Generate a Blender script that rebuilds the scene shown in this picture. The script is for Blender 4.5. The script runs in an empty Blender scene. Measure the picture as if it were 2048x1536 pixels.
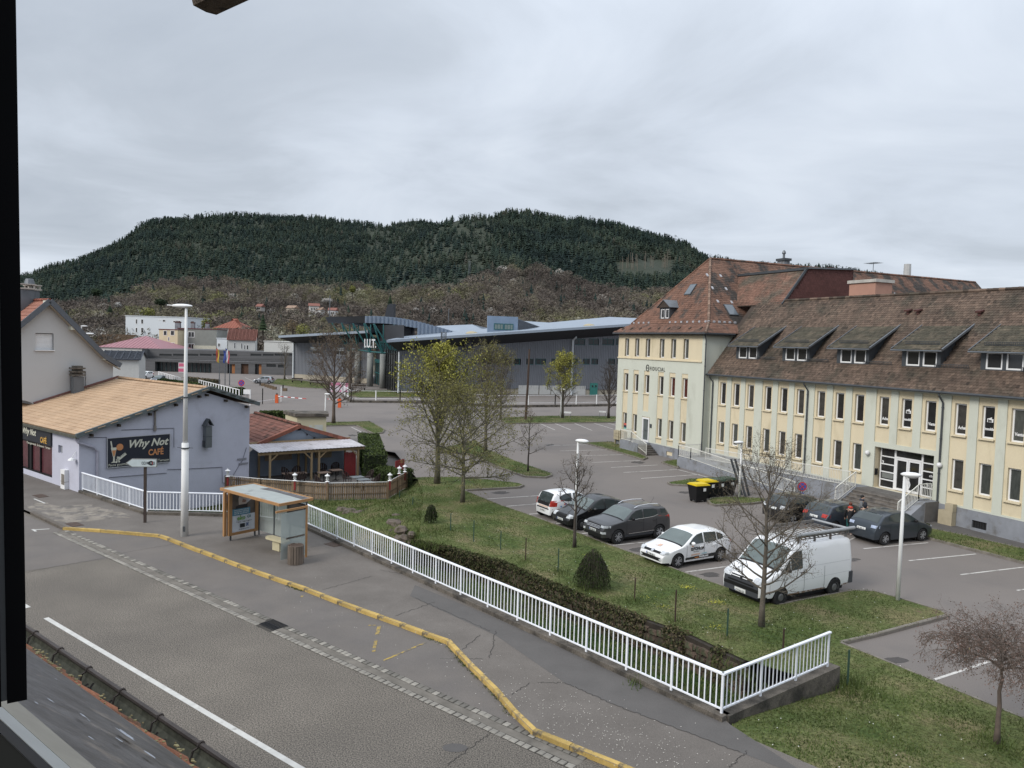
import bpy,bmesh,math,random
import numpy as np
from mathutils import Vector,Matrix,noise as mnoise
from mathutils.geometry import delaunay_2d_cdt
random.seed(7); np.random.seed(7)
R=math.radians
scene=bpy.context.scene
# ------------------------------------------------------------------ camera
F_PX=1540.0; HC=9.2; PITCH=R(3.05); ROLL=R(1.72)
fwd=Vector((0,math.cos(PITCH),-math.sin(PITCH))); up0=Vector((0,math.sin(PITCH),math.cos(PITCH)))
rt=Vector((1,0,0))*math.cos(ROLL)+up0*math.sin(ROLL)
up=up0*math.cos(ROLL)-Vector((1,0,0))*math.sin(ROLL)
CAM=Vector((0,0,HC))
cam=bpy.data.cameras.new('camera'); cam_o=bpy.data.objects.new('camera',cam)
scene.collection.objects.link(cam_o)
cam.sensor_width=36; cam.lens=36*F_PX/2048; cam.clip_end=6000; cam.clip_start=0.05
cam_o.matrix_world=Matrix(((rt.x,up.x,-fwd.x,0),(rt.y,up.y,-fwd.y,0),(rt.z,up.z,-fwd.z,HC),(0,0,0,1)))
scene.camera=cam_o
# ------------------------------------------------------------------ light
SUN_EL,SUN_AZ=R(36),R(232)
world=bpy.data.worlds.new("World"); scene.world=world; world.use_nodes=True
wn=world.node_tree.nodes; wl=world.node_tree.links; wn.clear()
def WN(t,**k):
 n=wn.new(t)
 for a,b in k.items():setattr(n,a,b)
 return n
sky=WN('ShaderNodeTexSky'); sky.sky_type='NISHITA'; sky.sun_disc=False
sky.sun_elevation=SUN_EL; sky.sun_rotation=SUN_AZ; sky.dust_density=2.0
tc=WN('ShaderNodeTexCoord')
sep=WN('ShaderNodeSeparateXYZ'); wl.new(tc.outputs['Generated'],sep.inputs[0])
def wmath(op,a,b=None,clamp=False):
 n=WN('ShaderNodeMath',operation=op,use_clamp=clamp)
 for i,v in enumerate((a,b)):
  if v is None:continue
  if isinstance(v,(int,float)):n.inputs[i].default_value=v
  else:wl.new(v,n.inputs[i])
 return n.outputs[0]
# project the direction on a cloud deck: (x, y) / (z + 0.12)
zz=wmath('ADD',wmath('MAXIMUM',sep.outputs[2],0.0),0.13)
cx=wmath('DIVIDE',sep.outputs[0],zz); cy=wmath('DIVIDE',sep.outputs[1],zz)
comb=WN('ShaderNodeCombineXYZ'); wl.new(cx,comb.inputs[0]); wl.new(cy,comb.inputs[1])
def wnoise(scale,detail,rough,off,dist=0.0):
 mp=WN('ShaderNodeMapping'); mp.inputs['Location'].default_value=off
 wl.new(comb.outputs[0],mp.inputs[0])
 n=WN('ShaderNodeTexNoise'); n.inputs['Scale'].default_value=scale; n.inputs['Detail'].default_value=detail
 n.inputs['Roughness'].default_value=rough; n.inputs['Distortion'].default_value=dist
 wl.new(mp.outputs[0],n.inputs['Vector']); return n.outputs['Fac']
n1=wnoise(0.36,5,0.44,(3.1,8.7,0),0.25)
n2=wnoise(1.15,7,0.56,(11.0,2.2,3.0),0.5)
mixn=wmath('ADD',wmath('MULTIPLY',n1,0.6),wmath('MULTIPLY',n2,0.4))
ramp=WN('ShaderNodeValToRGB'); wl.new(mixn,ramp.inputs[0])
cr=ramp.color_ramp
cr.elements[0].position=0.33; cr.elements[0].color=(0.375,0.42,0.485,1)
cr.elements[1].position=0.66; cr.elements[1].color=(0.70,0.755,0.83,1)
e=cr.elements.new(0.46); e.color=(0.47,0.518,0.585,1)
e=cr.elements.new(0.54); e.color=(0.57,0.625,0.705,1)
# brighter low band and brighter zenith, as under a real overcast
lowb=WN('ShaderNodeMapRange'); lowb.inputs[1].default_value=0.0; lowb.inputs[2].default_value=0.20
lowb.inputs[3].default_value=1.02; lowb.inputs[4].default_value=0.98; wl.new(sep.outputs[2],lowb.inputs[0])
hib=WN('ShaderNodeMapRange'); hib.interpolation_type='SMOOTHSTEP'
hib.inputs[1].default_value=0.18; hib.inputs[2].default_value=0.95
hib.inputs[3].default_value=1.0; hib.inputs[4].default_value=1.9; wl.new(sep.outputs[2],hib.inputs[0])
gain=wmath('MULTIPLY',wmath('MULTIPLY',lowb.outputs[0],hib.outputs[0]),6.7)
sc1=WN('ShaderNodeVectorMath',operation='SCALE'); wl.new(ramp.outputs[0],sc1.inputs[0]); wl.new(gain,sc1.inputs['Scale'])
sc2=WN('ShaderNodeVectorMath',operation='SCALE'); wl.new(sky.outputs[0],sc2.inputs[0]); sc2.inputs['Scale'].default_value=0.04
add=WN('ShaderNodeVectorMath',operation='ADD'); wl.new(sc1.outputs[0],add.inputs[0]); wl.new(sc2.outputs[0],add.inputs[1])
bg=WN('ShaderNodeBackground'); bg.inputs['Strength'].default_value=0.1; wl.new(add.outputs[0],bg.inputs['Color'])
wo=WN('ShaderNodeOutputWorld'); wl.new(bg.outputs[0],wo.inputs['Surface'])
sl=bpy.data.lights.new('sun','SUN'); sl.energy=1.5; sl.angle=R(24); sl.color=(1.0,0.955,0.89)
so=bpy.data.objects.new('sun',sl); scene.collection.objects.link(so)
sd=Vector((math.sin(SUN_AZ)*math.cos(SUN_EL),math.cos(SUN_AZ)*math.cos(SUN_EL),math.sin(SUN_EL)))
so.rotation_euler=sd.to_track_quat('Z','Y').to_euler()
vs=scene.view_settings; vs.view_transform='Standard'; vs.look='None'; vs.exposure=0.74; vs.gamma=1.0
vs.use_curve_mapping=False
scene.cycles.max_bounces=5; scene.cycles.diffuse_bounces=2; scene.cycles.glossy_bounces=2
scene.cycles.transparent_max_bounces=12; scene.cycles.transmission_bounces=3
scene.cycles.caustics_reflective=False; scene.cycles.caustics_refractive=False
# ------------------------------------------------------------------ survey helpers: picture point -> place in the world
def ray(x,y):return fwd+rt*((x-1024)/F_PX)+up*((768-y)/F_PX)
def G(x,y,z=0.0):
 d=ray(x,y); return CAM+d*((z-HC)/d.z)
def hit(x,y,p0,n):
 d=ray(x,y); return CAM+d*((Vector(p0)-CAM).dot(n)/d.dot(n))
def atd(x,y,dist):return CAM+ray(x,y).normalized()*dist
def azv(deg):return Vector((math.sin(R(deg)),math.cos(R(deg)),0))
Z=Vector((0,0,1))
# ------------------------------------------------------------------ mesh builder
class MB:
 def __init__(s):s.v=[]; s.f=[]; s.t=[]; s.sm=False
 def add(s,vs_,fs,tint=None):
  o=len(s.v); s.v.extend(tuple(p)for p in vs_)
  for f in fs:s.f.append(tuple(i+o for i in f)); s.t.append(0.5 if tint is None else tint)
  return s
 def quad(s,a,b,c,d,t=None):return s.add((a,b,c,d),((0,1,2,3),),t)
 def poly(s,pts,t=None):return s.add(pts,(tuple(range(len(pts))),),t)
 def obox(s,c,ex,ey,ez,a,b,h,t=None):
  c=Vector(c); ex=Vector(ex)*a; ey=Vector(ey)*b; ez=Vector(ez)*h
  P=[c+ex*i+ey*j+ez*k for k in(-1,1)for j in(-1,1)for i in(-1,1)]
  return s.add(P,((0,2,3,1),(4,5,7,6),(0,1,5,4),(2,6,7,3),(0,4,6,2),(1,3,7,5)),t)
 def box(s,x0,x1,y0,y1,z0,z1,t=None):
  return s.obox(((x0+x1)/2,(y0+y1)/2,(z0+z1)/2),(1,0,0),(0,1,0),(0,0,1),abs(x1-x0)/2,abs(y1-y0)/2,abs(z1-z0)/2,t)
 def bar(s,A,B,w,h,upv=Z,t=None):
  A=Vector(A); B=Vector(B); d=B-A; L=d.length
  if L<1e-6:return s
  d/=L; sd_=d.cross(Vector(upv))
  if sd_.length<1e-4:sd_=d.cross(Vector((0,1,0)))
  sd_.normalize(); u_=sd_.cross(d).normalized()
  return s.obox((A+B)/2,d,sd_,u_,L/2,w/2,h/2,t)
 def prism(s,pts,vec,t=None):
  n=len(pts); vec=Vector(vec); A=[Vector(p)for p in pts]
  fs=[tuple(range(n-1,-1,-1)),tuple(range(n,2*n))]+[(i,(i+1)%n,n+(i+1)%n,n+i)for i in range(n)]
  return s.add(A+[p+vec for p in A],fs,t)
 def tube(s,pts,rad,n=6,t=None,cap=True):
  pts=[Vector(p)for p in pts]; m=len(pts)
  if not hasattr(rad,'__len__'):rad=[rad]*m
  V=[]; ref=None
  for i,p in enumerate(pts):
   d=pts[min(i+1,m-1)]-pts[max(i-1,0)]
   if d.length<1e-9:d=Vector((0,0,1))
   d.normalize()
   if ref is None:ref=Vector((0,0,1))if abs(d.z)<0.9 else Vector((1,0,0))
   a=d.cross(ref).normalized(); b=d.cross(a); ref=-b if abs(d.dot(ref))>0.98 else ref
   for k in range(n):
    w=2*math.pi*k/n; V.append(p+(a*math.cos(w)+b*math.sin(w))*rad[i])
  fs=[(i*n+k,i*n+(k+1)%n,(i+1)*n+(k+1)%n,(i+1)*n+k)for i in range(m-1)for k in range(n)]
  if cap and n>3:fs+=[tuple(range(n-1,-1,-1)),tuple(range((m-1)*n,m*n))]
  return s.add(V,fs,t)
 def lathe(s,prof,c=(0,0,0),n=12,t=None,axis='z'):
  V=[]; c=Vector(c)
  for r,z in prof:
   for k in range(n):
    w=2*math.pi*k/n
    if axis=='z':V.append(c+Vector((r*math.cos(w),r*math.sin(w),z)))
    else:V.append(c+Vector((r*math.cos(w),z,r*math.sin(w))))
  m=len(prof)
  fs=[(i*n+k,i*n+(k+1)%n,(i+1)*n+(k+1)%n,(i+1)*n+k)for i in range(m-1)for k in range(n)]
  fs+=[tuple(range(n-1,-1,-1)),tuple(range((m-1)*n,m*n))]
  return s.add(V,fs,t)
 def ell(s,c,rx,ry,rz,n=10,m=6,t=None,ax=None):
  c=Vector(c); ax=ax or(Vector((1,0,0)),Vector((0,1,0)),Z); V=[c-ax[2]*rz]
  for i in range(1,m):
   a=-math.pi/2+math.pi*i/m
   for k in range(n):
    w=2*math.pi*k/n
    V.append(c+ax[0]*(rx*math.cos(a)*math.cos(w))+ax[1]*(ry*math.cos(a)*math.sin(w))+ax[2]*(rz*math.sin(a)))
  V.append(c+ax[2]*rz); fs=[]
  for k in range(n):
   fs.append((0,1+(k+1)%n,1+k))
   for i in range(m-2):
    a=1+i*n; fs.append((a+k,a+(k+1)%n,a+n+(k+1)%n,a+n+k))
   a=1+(m-2)*n; fs.append((a+k,a+(k+1)%n,len(V)-1))
  return s.add(V,fs,t)
 def mesh(s,name,off=(0,0,0),smooth=False):
  me=bpy.data.meshes.new(name)
  o=Vector(off)
  vv=s.v if o.length==0 else[(a-o.x,b-o.y,c-o.z)for a,b,c in s.v]
  me.from_pydata(vv,[],s.f)
  if any(x!=0.5 for x in s.t):
   at=me.attributes.new('tint','FLOAT','FACE'); at.data.foreach_set('value',np.array(s.t,dtype=np.float32))
  if smooth or s.sm:me.polygons.foreach_set('use_smooth',[True]*len(me.polygons))
  return me
OFF={}
def link(o):scene.collection.objects.link(o); return o
def thing(name,label,cat,loc=(0,0,0),rz=0.0,group=None,local=False):
 o=link(bpy.data.objects.new(name,None)); o.location=loc; o.rotation_euler=(0,0,rz); o.empty_display_size=0.3
 o['label']=label; o['category']=cat
 if group:o['group']=group
 OFF[o.name]=Vector((0,0,0))if local else Vector(loc)
 return o
def offof(p):
 while p is not None and p.name not in OFF:p=p.parent
 return OFF[p.name]if p is not None else Vector((0,0,0))
def part(name,mb,m,parent,smooth=False,kind=None,label=None):
 me=mb.mesh(name,offof(parent),smooth)if isinstance(mb,MB)else mb
 o=link(bpy.data.objects.new(name,me)); o.parent=parent
 if m is not None and not me.materials:me.materials.append(m)
 if kind:o['kind']=kind
 if label:o['label']=label
 return o
def single(name,label,cat,mb,m,loc,group=None,smooth=False,kind=None,rz=0):
 me=mb.mesh(name,loc,smooth); me.materials.append(m)
 o=link(bpy.data.objects.new(name,me)); o.location=loc; o['label']=label
 if cat:o['category']=cat
 if group:o['group']=group
 if kind:o['kind']=kind
 OFF[o.name]=Vector(loc)
 return o
def struct(name,mb,m,smooth=False,kind='structure'):
 me=mb.mesh(name,(0,0,0),smooth)if isinstance(mb,MB)else mb
 if not me.materials:me.materials.append(m)
 o=link(bpy.data.objects.new(name,me)); o['kind']=kind; OFF[o.name]=Vector((0,0,0))
 return o
KIDS={}
def copy_tree(o,parent=None):
 c=o.copy(); link(c)
 if parent is not None:c.parent=parent
 if o.name in OFF:OFF[c.name]=OFF[o.name]
 for ch in list(o.children):copy_tree(ch,c)
 return c
# ------------------------------------------------------------------ materials
def lin(c):
 c=c/255.0
 return c/12.92 if c<=0.04045 else((c+0.055)/1.055)**2.4
def A(r,g,b,k=0.72):
 c=[lin(r)*k,lin(g)*k,lin(b)*k]; m_=sum(c)/3; return tuple(m_+(x-m_)*0.86 for x in c)
MATS={}
def mat(name,c,rough=0.8,metal=0.0,spec=0.4,var=0.12,scale=3.0,bump=0.0,bscale=40.0,c2=None,m2=(0.5,0.65),s2=1.2,
tint=0.0,coat=0.0,alpha=1.0,emit=0.0,stretch=(1,1,1),trans=0.0,fine=0.0,fscale=90.0):
 if name in MATS:return MATS[name]
 m=bpy.data.materials.new(name); m.use_nodes=True; nt=m.node_tree; n=nt.nodes; l=nt.links
 b=n['Principled BSDF']; b.inputs['Roughness'].default_value=rough; b.inputs['Metallic'].default_value=metal
 b.inputs['Specular IOR Level'].default_value=spec
 if coat:b.inputs['Coat Weight'].default_value=coat; b.inputs['Coat Roughness'].default_value=0.04
 if alpha<1:b.inputs['Alpha'].default_value=alpha
 if trans:b.inputs['Transmission Weight'].default_value=trans
 t=n.new('ShaderNodeTexCoord'); mp=n.new('ShaderNodeMapping'); mp.inputs['Scale'].default_value=stretch
 l.new(t.outputs['Object'],mp.inputs[0]); vec=mp.outputs[0]
 def nz(sc,det=4,ro=0.55,off=0.0):
  q=n.new('ShaderNodeTexNoise'); q.inputs['Scale'].default_value=sc; q.inputs['Detail'].default_value=det
  q.inputs['Roughness'].default_value=ro
  if off:
   m_=n.new('ShaderNodeMapping'); m_.inputs['Location'].default_value=(off,off*2,0); l.new(vec,m_.inputs[0]); l.new(m_.outputs[0],q.inputs['Vector'])
  else:l.new(vec,q.inputs['Vector'])
  return q.outputs['Fac']
 def mr(x,a,b_,c_,d):
  q=n.new('ShaderNodeMapRange'); l.new(x,q.inputs[0])
  for i,v_ in enumerate((a,b_,c_,d)):q.inputs[i+1].default_value=v_
  return q.outputs[0]
 col=n.new('ShaderNodeRGB'); col.outputs[0].default_value=(*c,1); cur=col.outputs[0]
 if c2 is not None:
  mx=n.new('ShaderNodeMix'); mx.data_type='RGBA'; l.new(mr(nz(s2,6,0.6,5.3),m2[0],m2[1],0,1),mx.inputs['Factor'])
  l.new(cur,mx.inputs[6]); mx.inputs[7].default_value=(*c2,1); cur=mx.outputs[2]
 fac=None
 def mulf(x):
  nonlocal fac
  if fac is None:fac=x
  else:
   q=n.new('ShaderNodeMath'); q.operation='MULTIPLY'; l.new(fac,q.inputs[0]); l.new(x,q.inputs[1]); fac=q.outputs[0]
 if var:mulf(mr(nz(scale),0.25,0.75,1-var,1+var))
 if fine:mulf(mr(nz(fscale,2,0.6,2.1),0.3,0.7,1-fine,1+fine))
 if tint:
  at=n.new('ShaderNodeAttribute'); at.attribute_name='tint'; mulf(mr(at.outputs['Fac'],0,1,1-tint,1+tint))
 if fac is not None:
  sc=n.new('ShaderNodeVectorMath'); sc.operation='SCALE'; l.new(cur,sc.inputs[0]); l.new(fac,sc.inputs['Scale']); cur=sc.outputs[0]
 l.new(cur,b.inputs['Base Color'])
 if emit:l.new(cur,b.inputs['Emission Color']); b.inputs['Emission Strength'].default_value=emit
 if bump:
  bp=n.new('ShaderNodeBump'); bp.inputs['Strength'].default_value=bump; bp.inputs['Distance'].default_value=0.02
  l.new(nz(bscale,4,0.6,1.7),bp.inputs['Height']); l.new(bp.outputs[0],b.inputs['Normal'])
 MATS[name]=m; return m
def rampmat(name,cols,rough=0.9,var=0.2,scale=0.5,patch=None):
 """colour picked per face from the 'tint' attribute"""
 if name in MATS:return MATS[name]
 m=bpy.data.materials.new(name); m.use_nodes=True; n=m.node_tree.nodes; l=m.node_tree.links
 b=n['Principled BSDF']; b.inputs['Roughness'].default_value=rough; b.inputs['Specular IOR Level'].default_value=0.15
 at=n.new('ShaderNodeAttribute'); at.attribute_name='tint'
 r=n.new('ShaderNodeValToRGB'); l.new(at.outputs['Fac'],r.inputs[0]); e=r.color_ramp.elements
 e[0].position=0; e[0].color=(*cols[0],1); e[1].position=1; e[1].color=(*cols[-1],1)
 for i in range(1,len(cols)-1):q=e.new(i/(len(cols)-1)); q.color=(*cols[i],1)
 t=n.new('ShaderNodeTexCoord'); nz=n.new('ShaderNodeTexNoise'); nz.inputs['Scale'].default_value=scale; nz.inputs['Detail'].default_value=5
 l.new(t.outputs['Object'],nz.inputs['Vector'])
 mrr=n.new('ShaderNodeMapRange'); l.new(nz.outputs['Fac'],mrr.inputs[0])
 for i,v_ in enumerate((0.3,0.7,1-var,1+var)):mrr.inputs[i+1].default_value=v_
 sc=n.new('ShaderNodeVectorMath'); sc.operation='SCALE'; l.new(r.outputs[0],sc.inputs[0]); l.new(mrr.outputs[0],sc.inputs['Scale'])
 l.new(sc.outputs[0],b.inputs['Base Color']); MATS[name]=m; return m
M_road=mat('road_asphalt',(0.118,0.104,0.088),0.92,var=0.1,scale=0.7,c2=(0.15,0.132,0.11),m2=(0.35,0.7),s2=0.22,fine=0.85,fscale=30,bump=0.35,bscale=60)
M_roadold=mat('worn_asphalt',(0.142,0.126,0.113),0.92,var=0.08,scale=0.7,c2=(0.118,0.107,0.10),m2=(0.4,0.75),s2=0.6,fine=0.2,fscale=60,bump=0.25,bscale=70)
M_pave=mat('pavement_asphalt',(0.128,0.113,0.100),0.93,var=0.12,scale=0.55,c2=(0.160,0.143,0.127),m2=(0.45,0.8),s2=0.6,fine=0.25,fscale=48,bump=0.3,bscale=60)
M_lot=mat('parking_asphalt',(0.172,0.152,0.139),0.93,var=0.07,scale=0.16,c2=(0.132,0.12,0.114),m2=(0.52,0.8),s2=0.22,fine=0.12,fscale=30,bump=0.2,bscale=50)
M_patch=mat('pale_worn_patch',(0.21,0.185,0.155),0.93,var=0.3,scale=2.5,c2=(0.13,0.117,0.105),m2=(0.5,0.56),s2=1.6,fine=0.2)
M_line=mat('white_paint',(0.50,0.49,0.46),0.7,var=0.12,scale=4,c2=(0.2,0.19,0.175),m2=(0.60,0.74),s2=3.5)
M_lotline=mat('lot_line_paint',(0.52,0.50,0.47),0.8,var=0.15,scale=4,c2=(0.19,0.175,0.16),m2=(0.52,0.68),s2=2.2)
M_yel=mat('yellow_paint',(0.42,0.27,0.06),0.75,var=0.2,scale=5,c2=(0.13,0.11,0.07),m2=(0.56,0.7),s2=4.5)
M_yelw=mat('worn_yellow_paint',(0.36,0.25,0.06),0.8,var=0.2,scale=5,c2=(0.135,0.12,0.10),m2=(0.42,0.56),s2=6)
M_kerb=mat('kerb_concrete',(0.17,0.152,0.13),0.9,var=0.25,scale=3,fine=0.2,fscale=50,bump=0.3)
M_kerbdark=mat('old_kerb',(0.10,0.085,0.07),0.9,var=0.3,scale=4,fine=0.2,bump=0.3)
M_conc=mat('mossy_concrete',(0.115,0.10,0.083),0.95,var=0.35,scale=2.2,c2=(0.05,0.045,0.038),m2=(0.48,0.62),s2=1.6,fine=0.3,fscale=25,bump=0.6,bscale=30)
M_sett=mat('granite_sett',(0.20,0.185,0.16),0.85,var=0.2,scale=8,tint=0.38,fine=0.15,bump=0.3)
M_joint2=mat('sett_joint',(0.05,0.045,0.038),0.95,var=0.3,scale=5)
M_joint=mat('gutter_concrete',(0.15,0.135,0.115),0.95,var=0.3,scale=2.5,fine=0.2)
M_dark=mat('black_rubber',(0.012,0.012,0.013),0.7,var=0.1)
M_iron=mat('rusty_iron',(0.075,0.05,0.038),0.7,var=0.3,scale=9,metal=0.2)
M_black=mat('black_metal',(0.014,0.014,0.015),0.5,spec=.2,var=0.1)
M_white=mat('white_railing_paint',(0.78,0.80,0.84),0.4,var=0.05,scale=6,c2=(0.5,0.48,0.45),m2=(0.72,0.85),s2=7)
M_whitep=mat('white_plastic',(0.72,0.72,0.72),0.45,var=0.04)
M_cream=mat('cream_render',A(230,214,178,0.80),0.9,var=0.05,scale=1.2,c2=A(204,188,150,.78),m2=(.56,.8),s2=.9,stretch=(1,1,.35),fine=0.04,fscale=30,bump=0.1,bscale=60)
M_mint=mat('pale_green_render',A(212,215,199,0.80),0.9,var=0.045,scale=0.8,c2=A(190,192,174,.78),m2=(.56,.8),s2=.9,stretch=(1,1,.35),fine=0.03,fscale=30,bump=0.1,bscale=60)
M_plinth=mat('grey_blue_plinth',A(148,152,160,0.74),0.9,var=0.18,scale=1.3,c2=A(118,116,112,0.74),m2=(0.5,0.68),s2=1.1,bump=0.3)
M_glass=mat('window_glass',(0.022,0.022,0.022),0.06,spec=0.55,var=0.25,scale=1.5)
M_zinc=mat('zinc_sheet',A(128,134,140,0.6),0.45,metal=0.35,var=0.15,scale=2.0)
M_zincd=mat('dark_zinc',A(92,97,102,0.6),0.5,metal=0.3,var=0.18,scale=2.0)
M_wood=mat('weathered_wood',(0.19,0.135,0.085),0.85,var=0.25,scale=3,stretch=(1,1,0.2),tint=0.3,fine=0.2,bump=0.3)
M_pinewood=mat('pine_post',A(178,150,108,0.72),0.8,var=0.2,scale=3,stretch=(3,3,0.4))
M_greenlid=mat('green_plastic',(0.03,0.06,0.04),0.5)
# ================================================================== GROUND
LOT=-0.4
PV=0.12
AL=azv(-51); PE=azv(39)
def fr(seed=[1]):seed[0]+=1; return random.Random(seed[0])
def dens(pts,sp,closed=True):
 out=[]; n=len(pts)
 for i in range(n if closed else n-1):
  a=Vector(pts[i]); b=Vector(pts[(i+1)%n]); k=max(1,int((b-a).length/sp))
  for j in range(k):out.append(a.lerp(b,j/k))
 if not closed:out.append(Vector(pts[-1]))
 return out
def cdt(boundary,sp,amp=0.0,nsc=0.5):
 bd=dens(boundary,sp); P=np.array([(p.x,p.y)for p in bd]); zb=np.array([p.z for p in bd])
 lo=P.min(0); hi=P.max(0); n=len(bd)
 gx,gy=np.meshgrid(np.arange(lo[0],hi[0],sp),np.arange(lo[1],hi[1],sp)); g=np.stack([gx.ravel(),gy.ravel()],1)
 g+=(np.random.rand(*g.shape)-0.5)*sp*0.3
 ins=np.zeros(len(g),bool); j=n-1
 for i in range(n):
  c=((P[i,1]>g[:,1])!=(P[j,1]>g[:,1]))&(g[:,0]<(P[j,0]-P[i,0])*(g[:,1]-P[i,1])/(P[j,1]-P[i,1]+1e-12)+P[i,0])
  ins^=c; j=i
 g=g[ins]; d2=((g[:,None,:]-P[None])**2).sum(2); keep=d2.min(1)>(sp*0.4)**2
 g=g[keep]; d2=d2[keep]; w=1/(d2**2.6+1e-6); zg=(w*zb).sum(1)/w.sum(1)
 dm=np.sqrt(d2.min(1))
 zg=zg+np.array([mnoise.noise((x*nsc,y*nsc,3.3))for x,y in g])*amp*np.minimum(1,dm/1.0)if len(g)else zg
 pts=[Vector((float(x),float(y)))for x,y in P]+[Vector((float(x),float(y)))for x,y in g]
 zz_=list(zb)+list(zg)
 ov,oe,of,iv,ie,if_=delaunay_2d_cdt(pts,[(i,(i+1)%n)for i in range(n)],[],1,1e-5)
 V=[]
 for k,p in enumerate(ov):
  src=iv[k]
  V.append((p.x,p.y,zz_[src[0]]if src else 0.0))
 m=MB(); m.add(V,[tuple(f)for f in of]); return m
def flat(pts,z):m=MB(); m.poly([(p[0],p[1],z)for p in pts]); return m
def off_line(pts,d):
 """shift a plan polyline sideways by d (to its left)"""
 out=[]
 for i,p in enumerate(pts):
  a=Vector(pts[max(i-1,0)]).xy; b=Vector(pts[min(i+1,len(pts)-1)]).xy
  t=(b-a).normalized(); out.append(Vector((p[0]-t.y*d,p[1]+t.x*d,p[2]if len(p)>2 else 0)))
 return out
# ---- kerb line of the street
kpx=[(60,1024),(125,1055),(200,1060),(316,1070),(334,1076),(385,1096),(400,1101),(500,1139),(575,1165),(607,1176),(674,1202),(712,1216),(799,1247),(844,1264),(892,1281),(932,1324),(987,1378),(1024,1422),(1065,1462),(1139,1492),(1236,1531)]
K=[G(x,y,PV)for x,y in kpx]
K=[K[0]+AL*40]+K+[K[-1]-AL*0.0+(K[-1]-K[-2]).normalized()*1.5,K[-1]+(K[-1]-K[-2]).normalized()*1.5-AL*30]
R_=[G(165,980,.27),G(294,1022,.27),G(452,1026,.27),G(613,1049,.27),G(1443,1425,.27),G(1655,1332,.27)]
for r in R_:r.z=PV
CAFE0=G(158,985,.12)
pe0=0.6
def at_pe(s,t):v=PE*s+AL*t; return v
Kdot=lambda p:(p.dot(AL),p.dot(PE))
road_poly=[Vector((p.x,p.y,0))for p in K]+[PE*pe0-AL*35,PE*pe0+AL*90]
struct('road',flat(road_poly,0.0),M_road)
# bus bay: smoother, older asphalt between the setts and the yellow kerb
g0=G(130,1062,0); g1=G(1024,1456,0); gdir=(g1-g0).normalized(); gn=Vector((-gdir.y,gdir.x,0))
if gn.dot(PE)<0:gn=-gn
bay=[Vector((p.x,p.y,0))for p in K[2:20]]+[g0.lerp(g1,1.0)+gn*0.02,g0+gn*0.02]
struct('bus_bay',flat(bay,0.004),M_roadold)
left_patch=[G(48,1030,0),G(125,1060,0),g0-gn*.4,G(215,1117,0),G(40,1144,0),G(-40,1100,0)]
struct('road_patch',flat(left_patch,0.004),M_roadold)
# grass edge of the pavement at the lower right
edgeR=[G(1452,1440,PV),G(1475,1466,PV),G(1560,1503,PV),G(1640,1537,PV)]
edgeR+=[edgeR[-1]+(edgeR[-1]-edgeR[-2]).normalized()*25]
pav=K+[K[-1]+PE*12]+[edgeR[-1]]+edgeR[-2::-1]+[R_[4],R_[3],R_[2],R_[1],R_[0],CAFE0+AL*0.1,CAFE0+AL*45]
struct('pavement',flat(pav,PV),M_pave)
ext=[CAFE0+AL*44,CAFE0+AL*44+PE*30,CAFE0+AL*100+PE*30,CAFE0+AL*100]
# worn patches and seams
def strip(pts,w,z):
 m=MB(); a=off_line(pts,w/2); b=off_line(pts,-w/2)
 for i in range(len(pts)-1):m.quad((a[i].x,a[i].y,z),(b[i].x,b[i].y,z),(b[i+1].x,b[i+1].y,z),(a[i+1].x,a[i+1].y,z))
 return m
def wob(a,b,n,amp,r):
 d=(b-a); s=Vector((-d.y,d.x,0)).normalized()
 return[a.lerp(b,i/n)+s*(r.uniform(-amp,amp)if 0<i<n else 0)for i in range(n+1)]
rr=random.Random(3)
def blob(px,z,jit=0.25):
 p=dens([G(x,y,z)for x,y in px],0.35); return[Vector((q.x+rr.uniform(-jit,jit)*.5,q.y+rr.uniform(-jit,jit)*.5,z))for q in p]
struct('worn_pavement_patch',flat(blob([(50,1012),(130,1048),(262,1032),(180,1010),(120,1012),(80,1003)],PV),PV+0.004),M_patch)
struct('worn_pavement_patch',flat(blob([(150,1036),(262,1036),(205,1026),(170,1029)],PV),PV+0.008),M_patch)
M_seam=mat('asphalt_crack',(0.035,0.032,0.03),0.95,var=0.3,scale=6)
M_patchd=mat('new_asphalt_strip',(0.10,0.093,0.088),0.93,var=0.12,scale=1.0,fine=0.15,fscale=50)
sea=[((645,1180),(745,1152),PV,8),((790,1232),(870,1204),PV,6),((1075,1365),(1130,1366),PV,4),((980,1316),(992,1262),PV,6),((1130,1366),(1225,1408),PV,7),((1225,1408),(1480,1505),PV,12),
((1460,1536),(1494,1502),PV,5),((50,1145),(220,1114),0,8),((245,1106),(350,1088),0,8),((880,1318),(965,1318),PV,5),((895,1532),(985,1462),0,9),((870,1160),(760,1140),PV,5),((1024,1390),(1060,1366),PV,4),((830,1196),(980,1262),PV,8),((960,1270),(925,1300),PV,4)]
for a,b,z,n in sea:
 struct('crack',strip(wob(G(*a,z),G(*b,z),n*4,0.045,rr),0.016,z+0.008),M_seam)
struct('pavement_repair',flat([G(1130,1366,PV),G(1225,1408,PV),G(1480,1505,PV),G(1560,1536,PV),G(1600,1540,PV),G(1440,1436,PV),G(1240,1345,PV),G(1000,1240,PV),G(830,1170,PV),G(820,1192,PV),G(990,1270,PV)],PV+0.004),M_patchd)
struct('road_repair',flat([G(880+26*math.cos(a)+30,1496+9*math.sin(a),0)for a in[k*.63 for k in range(10)]],0.006),M_patchd)
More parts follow.
